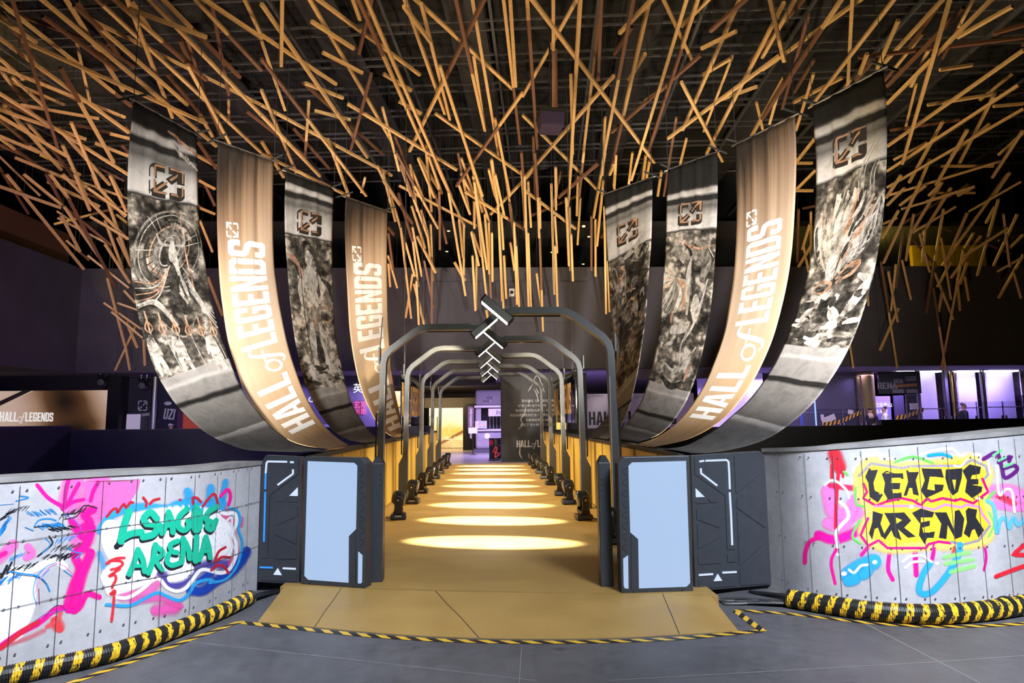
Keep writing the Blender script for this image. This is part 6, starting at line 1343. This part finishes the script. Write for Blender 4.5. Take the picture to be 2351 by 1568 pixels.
# white hoarding at the right behind the banners
d = 26.0; a, b = at(1308, 1000, d), at(1592, 902, d); ho = thing('white_hoarding', ((a.x+b.x)/2, d, 0), 'white hoarding with large dark printed words, behind the right stone banners', 'hoarding')
bx('board', ((a.x+b.x)/2, d+.06, b.z/2), (b.x-a.x, .12, b.z), pbr('hoarding_lilac_white', (.74, .66, .80), .6), ho)
p = at(1352, 976, d); mb = MB(); hall_of_legends(mb, flatmap((p.x, d-.006, p.z), (.53, 0, 0), (0, 0, .53))); mb.build('lettering', M['darktext'], ho)
for px, py in ((1345, 911), (1457, 911)):
    p = at(px, py, d); text_mesh('HALL OF LEGENDS\nUZI', .085, flatmap((p.x, d-.006, p.z), (1, 0, 0), (0, 0, 1)), 'small_print', M['darktext'], ho)
# hanging clear signs with golden letters over both bridge walls
for sd, nm in ((-1, 'left'), (1, 'right')):
    x = sd*1.78; o = thing('hanging_acrylic_sign', (x, 15.6, 2.2), 'clear hanging acrylic sign with gold letters over the %s bridge wall' % nm, 'sign')
    bx('clear_panel', (x, 15.6, 2.05), (.012, 4.6, 1.05), M['glass'], o)
    mb = MB(); L = 4.2/6.9
    fm = flatmap((x-sd*.012, 17.8, 1.72) if sd > 0 else (x+.012, 13.4, 1.72), (0, -.56 if sd > 0 else .56, 0), (0, 0, .68)); hall_of_legends(mb, fm); mb.build('lettering', M['goldtext'], o)
    for y in (13.8, 17.4): mb = MB(); mb.tube([(x, y, 2.57), (x, y, 10.9)], .008, 6); mb.build('suspension_wire', M['wire'], o)
    bx('top_rail', (x, 15.6, 2.59), (.04, 4.6, .04), M['black'], o)
# small amber lantern on the right wall
c = on_x(1288, 957, 1.91); ln = thing('wall_lantern', (c.x, c.y, 1.26), 'glowing amber drum lantern on the right bridge wall under the gold letters', 'lantern')
mb = MB(); mb.lathe((c.x, c.y, 1.26), [(.05, 0), (.05, .08)], 14); mb.build('stem', M['black'], ln)
mb = MB(); mb.lathe((c.x, c.y, 1.34), [(.13, 0), (.13, .60)], 22); mb.build('shade', emit('amber_glow', (1, .55, .12), 1.3), ln)
# bar with bottles at the left
d = 31.5; a, b = at(900, 990, d), at(942, 900, d); ba = thing('bar_shelf', ((a.x+b.x)/2, d, 0), 'lit bar shelving with bottles seen between left gold banner and first gate post', 'shelf')
bx('back_panel', ((a.x+b.x)/2, d+.3, 1.55), (b.x-a.x, .06, 3.0), emit('bar_backlight', (1, .80, .52), .55), ba)
for z in (1.0, 1.75, 2.25): bx('shelf', ((a.x+b.x)/2, d+.1, z), (b.x-a.x, .36, .04), M['beam'], ba)
bx('bar_counter', ((a.x+b.x)/2, d, .5), (b.x-a.x, .5, 1.0), M['black'], ba)
b0 = None; gl = [pbr('bottle_%d' % i, c_, .15) for i, c_ in enumerate(((.45, .2, .04), (.12, .2, .1), (.6, .55, .45)))]
for r_ in range(2):
    for k in range(9):
        lab = 'small bottle on the %s shelf of the far lit bar' % ('lower' if r_ == 0 else 'upper')
        mb = MB(); q = Vector((a.x+.09+k*.095, d+.05, (1.77, 2.27)[r_])); mb.lathe(q, [(.035, 0), (.037, .02), (.037, .17), (.013, .22), (.013, .28)], 10); o = mb.build('bottle', gl[(k+r_) % 3], loc=q); tag(o, lab, 'bottle', 'bottles on the %s bar shelf' % ('lower' if r_ == 0 else 'upper'))

# ------------------------------------------------------------------ the gallery on the left
SCX = -20.0; y0 = on_x(0, 900, SCX).y-1.6; y1 = on_x(262, 900, SCX).y
def m_screen():
    t = NT('led_wall_picture'); v = t.coord('UV'); sp = t.a('ShaderNodeSeparateXYZ'); t.l(v, sp.inputs[0]); n = t.noise(v, 1.7, 1, .4)
    k = t.math('ADD', t.math('MULTIPLY', t.math('SINE', t.math('MULTIPLY', t.math('ADD', sp.outputs[0], t.math('MULTIPLY', sp.outputs[1], .18)), 6.5)), .35), t.math('ADD', t.math('MULTIPLY', n, .5), t.math('MULTIPLY', sp.outputs[1], .25)))
    c = t.ramp(k, [(.0, (.010, .006, .005)), (.18, (.10, .045, .02)), (.38, (.34, .20, .13)), (.7, (.52, .37, .31)), (1, (.55, .42, .36))])
    dg = t.math('ABSOLUTE', t.math('SUBTRACT', t.math('SUBTRACT', sp.outputs[1], .45), t.math('MULTIPLY', sp.outputs[0], 1.35)))
    c = t.mix(t.math('LESS_THAN', dg, .035), c, (.012, .008, .01)); c = t.mix(t.math('MULTIPLY', t.math('GREATER_THAN', dg, .035), t.math('LESS_THAN', dg, .055)), c, (.5, .36, .26))
    t.b.inputs['Base Color'].default_value = (.01, .01, .01, 1); t.l(c, t.b.inputs['Emission Color']); t.b.inputs['Emission Strength'].default_value = .95; return t.m
ls = thing('led_wall_screen', (SCX, (y0+y1)/2, 1.2), 'large glowing tan LED screen with white lettering, at the far left gallery', 'screen')
mb = MB(); mb.quad([(SCX, y0, .6), (SCX, y1, .6), (SCX, y1, 3.42), (SCX, y0, 3.42)], uv=[(0, 0), (1, 0), (1, 1), (0, 1)]); mb.build('picture', m_screen(), ls)
bx('frame', (SCX-.12, (y0+y1)/2, 2.0), (.2, y1-y0, 2.9), M['black'], ls)
p = on_x(-3, 968, SCX); mb = MB(); hall_of_legends(mb, flatmap((SCX+.02, p.y, p.z), (0, .50, 0), (0, 0, .40))); mb.build('lettering', emit('screen_white', (.9, .86, .84), .9), ls)
q = on_x(33, 977, SCX)
slab('trim_10', -20.2, -15, 26, 26.3, 2.95, 3.5, M['beam'])
cw = emit('cyan_light_strip', (.02, .45, .62), .8); o = bx('cyan_light_strip', (LEFTX-.6, 17.6, 3.46), (.5, 4.6, .03), cw); tag(o, 'cyan light strip under the fascia at the far left edge', 'light')
d = 25.0
o = bxy('black_column', 250, 1036, 268, 852, d+1.0, .9, M['black']); tag(o, 'black square column right of the big LED screen', 'column')
o = bxy('emblem_panel', 296, 1060, 342, 860, d+1.6, .08, pbr('charcoal_panel', (.03, .028, .04), .5)); tag(o, 'dark panel with a white square arrow emblem right of the black column', 'panel')
p = at(316, 942, d+1.55); mb = MB(); emblem(mb, flatmap((p.x, d+1.58, p.z), (.33, 0, 0), (0, 0, .36)), .12); mb.build('emblem', M['greywhite'], o)
p = at(312, 957, d+1.55); mb = MB(); word(mb, 'HALL LEGENDS', flatmap((p.x, d+1.58, p.z), (.085, 0, .008), (0, 0, .11))); mb.build('lettering', M['greywhite'], o)
o = bxy('lilac_notice', 291, 1070, 315, 951, d+1.3, .05, emit('lilac_screen', (.55, .45, .70), .6)); tag(o, 'small glowing lilac notice screen at the foot of the emblem panel', 'screen')
mb = MB(); p = at(350, 985, d+1.2); mb.tube([(p.x, p.y, 0), (p.x, p.y, 3.45)], .11, 16); o = mb.build('chrome_post', M['steel'], loc=(p.x, p.y, 0)); tag(o, 'shiny chrome post between the emblem panel and the dark lettered locker', 'post')
o = bxy('dark_locker', 358, 1060, 402, 865, d+1.5, .5, pbr('locker_navy', (.022, .02, .045), .5)); tag(o, 'dark tall locker with a white three-letter word, left of the red glow', 'locker')
p = at(373, 962, d+1.45); mb = MB(); word(mb, 'UZI', flatmap((p.x, d+1.48, p.z), (.34, 0, -.03), (.06, 0, .42))); mb.build('lettering', M['greywhite'], o)
mb = MB(); p = at(385, 926, d+1.45); mb.lathe(p, [(.14, 0), (.12, .03), (.04, .06)], 14, 0, (0, -1, 0), 1.1, .6); mb.build('cap_emblem', M['greywhite'], o)
mb = MB(); p = at(364, 968, d+1.45); mb.box(p, (.03, .04, .16)); mb.build('handle', M['steel'], o)
o = bxy('red_lit_booth', 402, 1000, 470, 935, d+2.0, .1, emit('red_glow_wall', (.42, .045, .012), .9)); tag(o, 'red glowing mesh booth beside the dark locker under the leftmost banner', 'booth')
a, b = at(402, 1000, d+1.9), at(470, 935, d+1.9); mb = MB(); mb.quad([(a.x, d+1.9, a.z), (b.x, d+1.9, a.z), (b.x, d+1.9, b.z), (a.x, d+1.9, b.z)], uv=[(0, 0), (b.x-a.x, 0), (b.x-a.x, b.z-a.z), (0, b.z-a.z)]); mb.build('wire_mesh', M['fence'], o)
def hung_light(px, py, d, label):
    c = at(px, py, d); o = thing('hung_moving_light', c, label, 'stage light')
    mb = MB()
    for s2 in (-.1, .1): mb.tube([(c.x+s2, d, c.z+.16), (c.x+s2, d, c.z+.34)], .02, 8)
    mb.build('clamp', M['steel'], o)
    bx('base', (c.x, d, c.z+.16), (.3, .26, .1), M['plastic'], o, .01)
    mb = MB(); mb.lathe((c.x, d+.16, c.z-.06), [(.1, 0), (.15, .08), (.15, .26), (.13, .3)], 18, 0, (0, -1, 0)); h = mb.build('head', M['plastic'], o)
    mb = MB(); mb.lathe((c.x, d-.145, c.z-.06), [(.12, 0), (.1, .012), (.05, .02)], 18, 0, (0, -1, 0)); mb.build('lens', M['lens'], h)
hung_light(236, 874, 24.6, 'black moving light hung from a pipe in front of the LED screen'); hung_light(330, 882, 24.6, 'black moving light hung from a pipe beside the leftmost banner')
mb = MB(); p, q = at(205, 856, 24.6), at(345, 867, 24.6); mb.tube([p, q], .025, 8); o = mb.build('lighting_pipe', M['steel'], loc=p); tag(o, 'thin steel lighting pipe under the left fascia carrying two moving lights', 'pipe')
# far shop front behind the left banners
d = 26.6; o = thing('shop_front', at(740, 950, d), 'purple lit shop front with neon Chinese signs behind the left banners', 'shop')
bxy('back_wall', 500, 1000, 905, 862, d+.9, .1, pbr('shop_wall_violet', (.20, .17, .34), .6), o)
a, b = at(500, 1000, d+.6), at(905, 862, d+.6); mb = MB(); mb.quad([(a.x, d+.6, a.z), (b.x, d+.6, a.z), (b.x, d+.6, b.z), (a.x, d+.6, b.z)], uv=[(0, 0), (b.x-a.x, 0), (b.x-a.x, b.z-a.z), (0, b.z-a.z)]); mb.build('wire_mesh', M['fence'], o)
NW = emit('neon_white', (.9, .88, 1.0), 1.6); NP = emit('neon_pink', (1.0, .12, .38), 1.4)
p = at(810, 900, d+.5); text_mesh('英雄', .42, flatmap((p.x, d+.5, p.z), (1, 0, 0), (0, 0, 1)), 'neon_sign', NW, o)
bxy('neon_board', 809, 954, 834, 920, d+.5, .04, pbr('neon_board_plum', (.10, .02, .06), .5), o)
p = at(811, 936, d+.45); text_mesh('玄斯', .34, flatmap((p.x, d+.47, p.z), (.85, 0, 0), (0, 0, .95)), 'neon_sign', NP, o)
p = at(812, 951, d+.45); text_mesh('示斯', .30, flatmap((p.x, d+.47, p.z), (.9, 0, 0), (0, 0, .95)), 'neon_sign', NP, o)
p = at(699, 923, d+.5); text_mesh('LCC', .30, flatmap((p.x, d+.5, p.z), (1, 0, 0), (0, 0, 1)), 'neon_sign', NW, o)
bxy('counter', 690, 1000, 760, 975, d+.2, .4, M['steel'], o)

# ------------------------------------------------------------------ the gallery on the right
d = 27.2
def fence(px0, py0, px1, py1, d, label, frame=True):
    a, b = at(px0, py1, d), at(px1, py0, d); a.z = .21; o = thing('wire_fence_panel', ((a.x+b.x)/2, d, a.z), label, 'fence')
    mb = MB(); mb.quad([(a.x, d, a.z), (b.x, d, a.z), (b.x, d, b.z), (a.x, d, b.z)], uv=[(0, 0), (b.x-a.x, 0), (b.x-a.x, b.z-a.z), (0, b.z-a.z)]); mb.build('wire_mesh', M['fence'], o)
    for x in (a.x, b.x): mb = MB(); mb.tube([(x, d, a.z), (x, d, b.z)], .03, 8); mb.build('post', M['rail'], o)
    for z in (a.z+.02, (a.z+b.z)/2, b.z-.02): mb = MB(); mb.tube([(a.x, d, z), (b.x, d, z)], .022, 8); mb.build('rail', M['rail'], o)
    return o
vio = pbr('shop_back_violet', (.52, .48, .66), .6); dkv = pbr('shop_back_dark', (.035, .03, .045), .6)
for k, (x0, x1, m, lab) in enumerate(((1600, 1760, vio, 'violet shop wall glowing behind the right gold banner'), (1760, 1972, dkv, 'dark shop wall behind the fence left of the gold column'), (2110, 2162, vio, 'narrow bright violet wall right of the black sign board'), (2162, 2190, dkv, 'narrow dark wall strip left of the gilded post'), (2195, 2255, vio, 'violet wall behind the man in dark jacket'), (2262, 2342, vio, 'widest violet wall near the right edge'))):
    o = bxy('shop_back_wall', x0, 1030, x1, 840, d+.7, .1, m); tag(o, lab, 'wall panel')
fence(1795, 862, 1975, 990, d, 'dark wire fence panel left of the gold column'); fence(2113, 848, 2165, 985, d, 'wire fence panel over the narrow bright violet wall'); fence(2196, 845, 2256, 980, d, 'wire fence panel behind the man in dark jacket'); fence(2263, 842, 2340, 975, d, 'wire fence panel nearest the right edge'); fence(2085, 905, 2112, 985, d-.2, 'low wire fence panel under the black sign board')
p = at(1993, 880, d+.2); mb = MB(); mb.lathe((p.x, d+.4, 0), [(.34, 0), (.34, 3.45)], 28); o = mb.build('gold_column', M['gold_trim'], loc=(p.x, d+.4, 0)); tag(o, 'round gold painted column left of the black sign board', 'column')
o = bxy('sign_board', 2016, 903, 2116, 853, d-.1, .08, M['black']); tag(o, 'black hanging sign board with grey words and orange stripes', 'sign')
GT = pbr('sign_grey_print', (.14, .13, .13), .6); OR = pbr('sign_orange', (.35, .14, .02), .6)
p = at(2018, 893, d-.2); mb = MB(); word(mb, 'RENA', flatmap((p.x, d-.11, p.z), (.40, 0, 0), (0, 0, .28))); mb.build('lettering', GT, o)
p = at(2054, 880, d-.2); mb = MB(); word(mb, 'ARENA', flatmap((p.x, d-.11, p.z), (.16, 0, 0), (0, 0, .18))); mb.build('lettering', GT, o)
p = at(2083, 874, d-.2); mb = MB(); word(mb, 'LEAGUE', flatmap((p.x, d-.11, p.z), (.15, 0, 0), (0, 0, .20))); mb.build('lettering', GT, o)
p = at(2050, 890, d-.2); mb = MB()
for k in range(20): mb.quad([(p.x+k*.056, d-.105, p.z+.003*k), (p.x+k*.056+.03, d-.105, p.z+.003*k), (p.x+k*.056+.05, d-.105, p.z+.12+.003*k), (p.x+k*.056+.02, d-.105, p.z+.12+.003*k)])
mb.build('stripe_print', OR, o)
for px, s in ((2054, '聚能艺术'), (2086, '聚能文化')):
    p = at(px, 901, d-.2); mb = MB(); mb.box((p.x+.22, d-.105, p.z+.06), (.48, .01, .15)); mb.build('plate', GT, o); text_mesh(s, .115, flatmap((p.x+.02, d-.113, p.z+.02), (.95, 0, 0), (0, 0, 1)), 'lettering', M['darktext'], o)
o = bxy('lit_window', 1996, 1030, 2053, 910, d+.8, .06, pbr('window_room_violet', (.20, .16, .36), .5)); tag(o, 'violet room opening with neon Chinese lines under the black sign board', 'window')
for k, s in enumerate(('跑过这奇山', '一路海洋')):
    p = at(1999, 934+15*k, d+.7); text_mesh(s, .215, flatmap((p.x, d+.74, p.z), (.92, 0, 0), (0, 0, 1)), 'neon_sign', NW, o)
o = bxy('dark_door', 2053, 1029, 2084, 908, d+.5, .1, pbr('dark_violet_door', (.05, .04, .08), .6)); tag(o, 'dark violet door right of the neon room opening', 'door')
o = bxy('blue_door', 1838, 1036, 1850, 938, d+.2, .06, pbr('blue_door', (.05, .10, .45), .5)); tag(o, 'narrow blue door edge beside the rightmost banner', 'door')
mb = MB(); p = at(1873, 960, d-.1); mb.tube([(p.x, d-.1, .2), (p.x, d-.1, at(1873, 916, d).z)], .03, 8); o = mb.build('cyan_tube_light', emit('cyan_tube', (.25, .45, 1.0), 1.5), loc=p); tag(o, 'thin glowing blue tube light left of the tilted plates', 'light')
mb = MB(); p = at(2196, 980, d-.4); q = at(2188, 845, d-.4); mb.tube([(p.x, d-.4, 0), (p.x, d-.4, 3.42)], .09, 14); o = mb.build('gilded_post', pbr('gilded_metal', (.60, .45, .16), .25, .9), loc=p); tag(o, 'shiny gilded post left of the man in dark jacket', 'post')
mb = MB(); p = at(2264, 980, d-.4); mb.tube([(p.x, d-.4, 0), (p.x, d-.4, 3.42)], .07, 14); o = mb.build('chrome_post', M['steel'], loc=p); tag(o, 'shiny chrome post near the right edge right of the man in dark jacket', 'post')
p = at(2346, 880, d-.2); o = bx('poster_board', (p.x+.25, d-.2, p.z), (.62, .05, 1.0), M['greywhite']); tag(o, 'white poster with an orange stripe cut by the right edge', 'poster')
mb = MB(); word(mb, 'E', flatmap((p.x-.02, d-.232, p.z+.24), (.3, 0, 0), (0, 0, .22))); mb.build('lettering', M['darktext'], o)
mb = MB(); [mb.quad([(p.x-.03+k*.09, d-.232, p.z), (p.x+.02+k*.09, d-.232, p.z), (p.x+.05+k*.09, d-.232, p.z+.13), (p.x+k*.09, d-.232, p.z+.13)]) for k in range(5)]; mb.build('stripe_print', pbr('poster_orange', (.7, .2, .05), .6), o)
for k, (x0, x1) in enumerate(((2113, 2158), (2198, 2250), (2266, 2336), (2058, 2098))):
    a, b = at(x0, 846, d+.3), at(x1, 846, d+.3); bz = 3.475
    o = bx('strip_light', ((a.x+b.x)/2, d+.42, bz), (b.x-a.x, .4, .06), emit('white_violet_light_%d' % k, (.80, .72, 1.0), 16.0)); tag(o, ['bright strip light over the narrow violet wall', 'bright strip light over the man in dark jacket', 'bright strip light nearest the right edge', 'bright strip light above the black sign board'][k], 'light')
PL = pbr('plate_cream', (.62, .55, .50), .5)
for k, (px, py, w, h, an, lab) in enumerate(((1902, 962, .62, .24, .35, 'larger tilted cream street plate on the fence'), (1888, 957, .14, .2, .1, 'small cream tag behind the tilted street plate'), (1953, 946, .22, .18, -.15, 'small lilac tag on the fence left of the gold column'), (2099, 933, .36, .26, .02, 'cream plate on the fence under the black sign board'))):
    p = at(px, py, d-.045); o = bx('street_plate', p, (w, .03, h), PL, None, .004, Matrix.Rotation(-an, 3, 'Y')); tag(o, lab, 'plate')
def ribbon(pts, label, mat):
    P = [at(x, y, d-.07) for x, y in pts]; mb = MB(); L = 0
    for a, b in zip(P, P[1:]):
        l = (b-a).length; k = max(1, int(l/.1))
        for i in range(k):
            p, q = a.lerp(b, i/k), a.lerp(b, (i+1)/k); z = Vector((0, 0, .085)); mb.quad([p-z, q-z, q+z, p+z], uv=[(L+l*i/k, 0), (L+l*(i+1)/k, 0), (L+l*(i+1)/k, 1), (L+l*i/k, 1)])
        L += l
    o = mb.build('warning_ribbon', mat, loc=P[0]); s = o.modifiers.new('thickness', 'SOLIDIFY'); s.thickness = .004; tag(o, label, 'ribbon')
RB = m_stripe('warning_ribbon_print', .18, -.4, .5, base=(.02, .015, .015), top=(.75, .38, .05))
ribbon([(1884, 976), (1930, 968), (1977, 946)], 'orange and black warning ribbon across the fence left of the gold column', RB); ribbon([(2056, 960), (2085, 954), (2121, 940)], 'orange and black warning ribbon across the fence under the black sign board', RB)
for k, (x0, x1, y0_, y1_) in enumerate(((1880, 1935, 935, 978), (1935, 1985, 930, 974), (1985, 2030, 927, 970), (2165, 2190, 921, 957), (2190, 2245, 919, 957), (2245, 2305, 920, 957), (2305, 2370, 918, 955))):
    a, b = at(x0, y1_, BACK+.12), at(x1, y0_, BACK+.12); base = 1.27 if x0 < 2020 else 1.47
    o = thing('glass_balustrade', ((a.x+b.x)/2, BACK+.14, base), ['clear railing pane above the right balustrade, %s from the left' % w for w in ('first', 'second', 'third', 'fourth', 'fifth', 'sixth', 'seventh')][k], 'railing', 'glass railing panes')
    bx('pane', ((a.x+b.x)/2, BACK+.14, base+.30), (b.x-a.x-.02, .012, .62), M['glass'], o)
    bx('clip', (a.x+.1, BACK+.14, base+.04), (.05, .05, .12), M['steel'], o); bx('clip', (b.x-.1, BACK+.14, base+.04), (.05, .05, .12), M['steel'], o)
    bx('edge_post', (a.x, BACK+.14, base+.30), (.02, .02, .62), M['rail'], o)

# ------------------------------------------------------------------ people on the far gallery
SKIN = pbr('skin', (.42, .24, .17), .55)
def person(x, y, face, hgt, top, legs, hair, label, cap=None, look=0.0):
    o = thing('person', (x, y, .2 if x > 10 else 0), label, 'person'); s = hgt/1.75; q = rotz(face)
    def W_(p): return Vector((x, y, .2 if x > 10 else 0))+q @ (Vector(p)*s)
    def skin(name, nodes, edges, mat, parent, root=0, lv=2):
        me = bpy.data.meshes.new(name); me.from_pydata([tuple(W_(n[0])) for n in nodes], edges, []); ob = bpy.data.objects.new(name, me); COL.objects.link(ob); ob.parent = parent; ob.location = -wloc(parent)
        ob.modifiers.new('skin', 'SKIN'); sv = me.skin_vertices[0].data
        for i, n in enumerate(nodes): sv[i].radius = (n[1]*s, (n[2] if len(n) > 2 else n[1])*s); sv[i].use_root = i == root
        sb = ob.modifiers.new('sub', 'SUBSURF'); sb.levels = lv; sb.render_levels = lv; me.materials.append(mat); return ob
    # faces along -y before turning; arms hang and bend a little forward, hands with five fingers
    N = [((0, 0, .96), .15, .11), ((0, 0, 1.15), .145, .10), ((0, .01, 1.34), .17, .11), ((0, .01, 1.45), .10, .08), ((0, -.005, 1.53), .055, .055), ((0, -.015, 1.60), .075, .085), ((0, -.015, 1.67), .082, .098), ((0, -.01, 1.73), .06, .075)]
    E_ = [(0, 1), (1, 2), (2, 3), (3, 4), (4, 5), (5, 6), (6, 7)]
    for sd in (-1, 1):
        b = len(N); N += [((sd*.19, .01, 1.40), .062), ((sd*.245, .02, 1.13), .045), ((sd*.22, -.13, .93), .034), ((sd*.205, -.20, .865), .032, .022)]
        E_ += [(3, b), (b, b+1), (b+1, b+2), (b+2, b+3)]
        for k in range(4):
            c = len(N); N += [((sd*(.228-.016*k), -.235, .835-.002*k), .0085), ((sd*(.226-.016*k), -.25, .80-.004*(k == 3)+.004*(k == 0)), .0075)]; E_ += [(b+3, c), (c, c+1)]
        c = len(N); N += [((sd*.175, -.215, .86), .010), ((sd*.168, -.235, .83), .0085)]; E_ += [(b+3, c), (c, c+1)]
        b = len(N); N += [((sd*.09, 0, .88), .095), ((sd*.10, -.01, .48), .062), ((sd*.10, .01, .09), .045), ((sd*.105, -.12, .035), .04, .032)]; E_ += [(0, b), (b, b+1), (b+1, b+2), (b+2, b+3)]
    body = skin('body', N, E_, SKIN, o)
    skin('shirt', [((0, 0, .92), .165, .125), ((0, 0, 1.15), .16, .115), ((0, .01, 1.34), .185, .125), ((0, .01, 1.455), .10, .085)]+[v for sd in (-1, 1) for v in (((sd*.195, .01, 1.40), .078), ((sd*.248, .02, 1.13), .060), ((sd*.222, -.12, .945), .047))], [(0, 1), (1, 2), (2, 3), (3, 4), (4, 5), (5, 6), (3, 7), (7, 8), (8, 9)], top, o)
    skin('trousers', [((0, 0, .95), .16, .12)]+[v for sd in (-1, 1) for v in (((sd*.09, 0, .86), .108), ((sd*.10, -.01, .48), .078), ((sd*.10, .01, .10), .066))], [(0, 1), (1, 2), (2, 3), (0, 4), (4, 5), (5, 6)], legs, o)
    mb = MB()
    def head(pts, name, mat): skin(name, pts, [(i, i+1) for i in range(len(pts)-1)], mat, o)
    head([((0, .03, 1.64), .080, .075), ((0, .015, 1.72), .088, .098), ((0, .0, 1.765), .062, .075)], 'hair' if not cap else 'cap', cap or hair)
    if cap: head([((0, -.08, 1.715), .06, .012), ((0, -.16, 1.705), .045, .010)], 'cap_brim', cap)
    mb = MB()
    for sd in (-1, 1): mb.lathe(W_((sd*.033, -.108, 1.665)), [(.011*s, 0), (.006*s, .006)], 8, 0, tuple(q @ Vector((0, -1, 0))))
    mb.build('eyes', M['black'], o)
    head([((0, -.105, 1.66), .010, .010), ((0, -.122, 1.632), .014, .014)], 'nose', SKIN); head([((-.022, -.103, 1.595), .007, .006), ((.022, -.103, 1.595), .007, .006)], 'mouth', pbr('lips', (.30, .12, .10), .5))
    for sd in (-1, 1): head([((sd*.085, -.0, 1.68), .012, .02), ((sd*.088, -.0, 1.64), .010, .016)], 'ear', SKIN)
    return o
bl = pbr('black_cloth', (.012, .012, .016), .8); wh = pbr('white_cotton', (.72, .68, .74), .7); hr = pbr('dark_hair', (.012, .009, .008), .6); gy = pbr('grey_hair', (.14, .10, .10), .7)
p = at(2032, 960, 25.3); person(p.x, 25.3, R_(-120), 1.76, wh, bl, hr, 'man in a white shirt turned away to the left behind the right balustrade')
p = at(1999, 960, 25.5); person(p.x, 25.5, R_(150), 1.72, bl, bl, hr, 'man in black clothes facing the man in the white shirt')
p = at(2213, 950, 25.3); person(p.x, 25.3, R_(75), 1.86, pbr('navy_jacket', (.015, .015, .03), .7), bl, gy, 'man in a dark jacket facing right between the two shiny posts')
p = at(391, 985, 25.4); person(p.x, 25.4, R_(70), 1.60, bl, bl, hr, 'person in a white cap behind the left balustrade, in front of the locker', cap=wh)
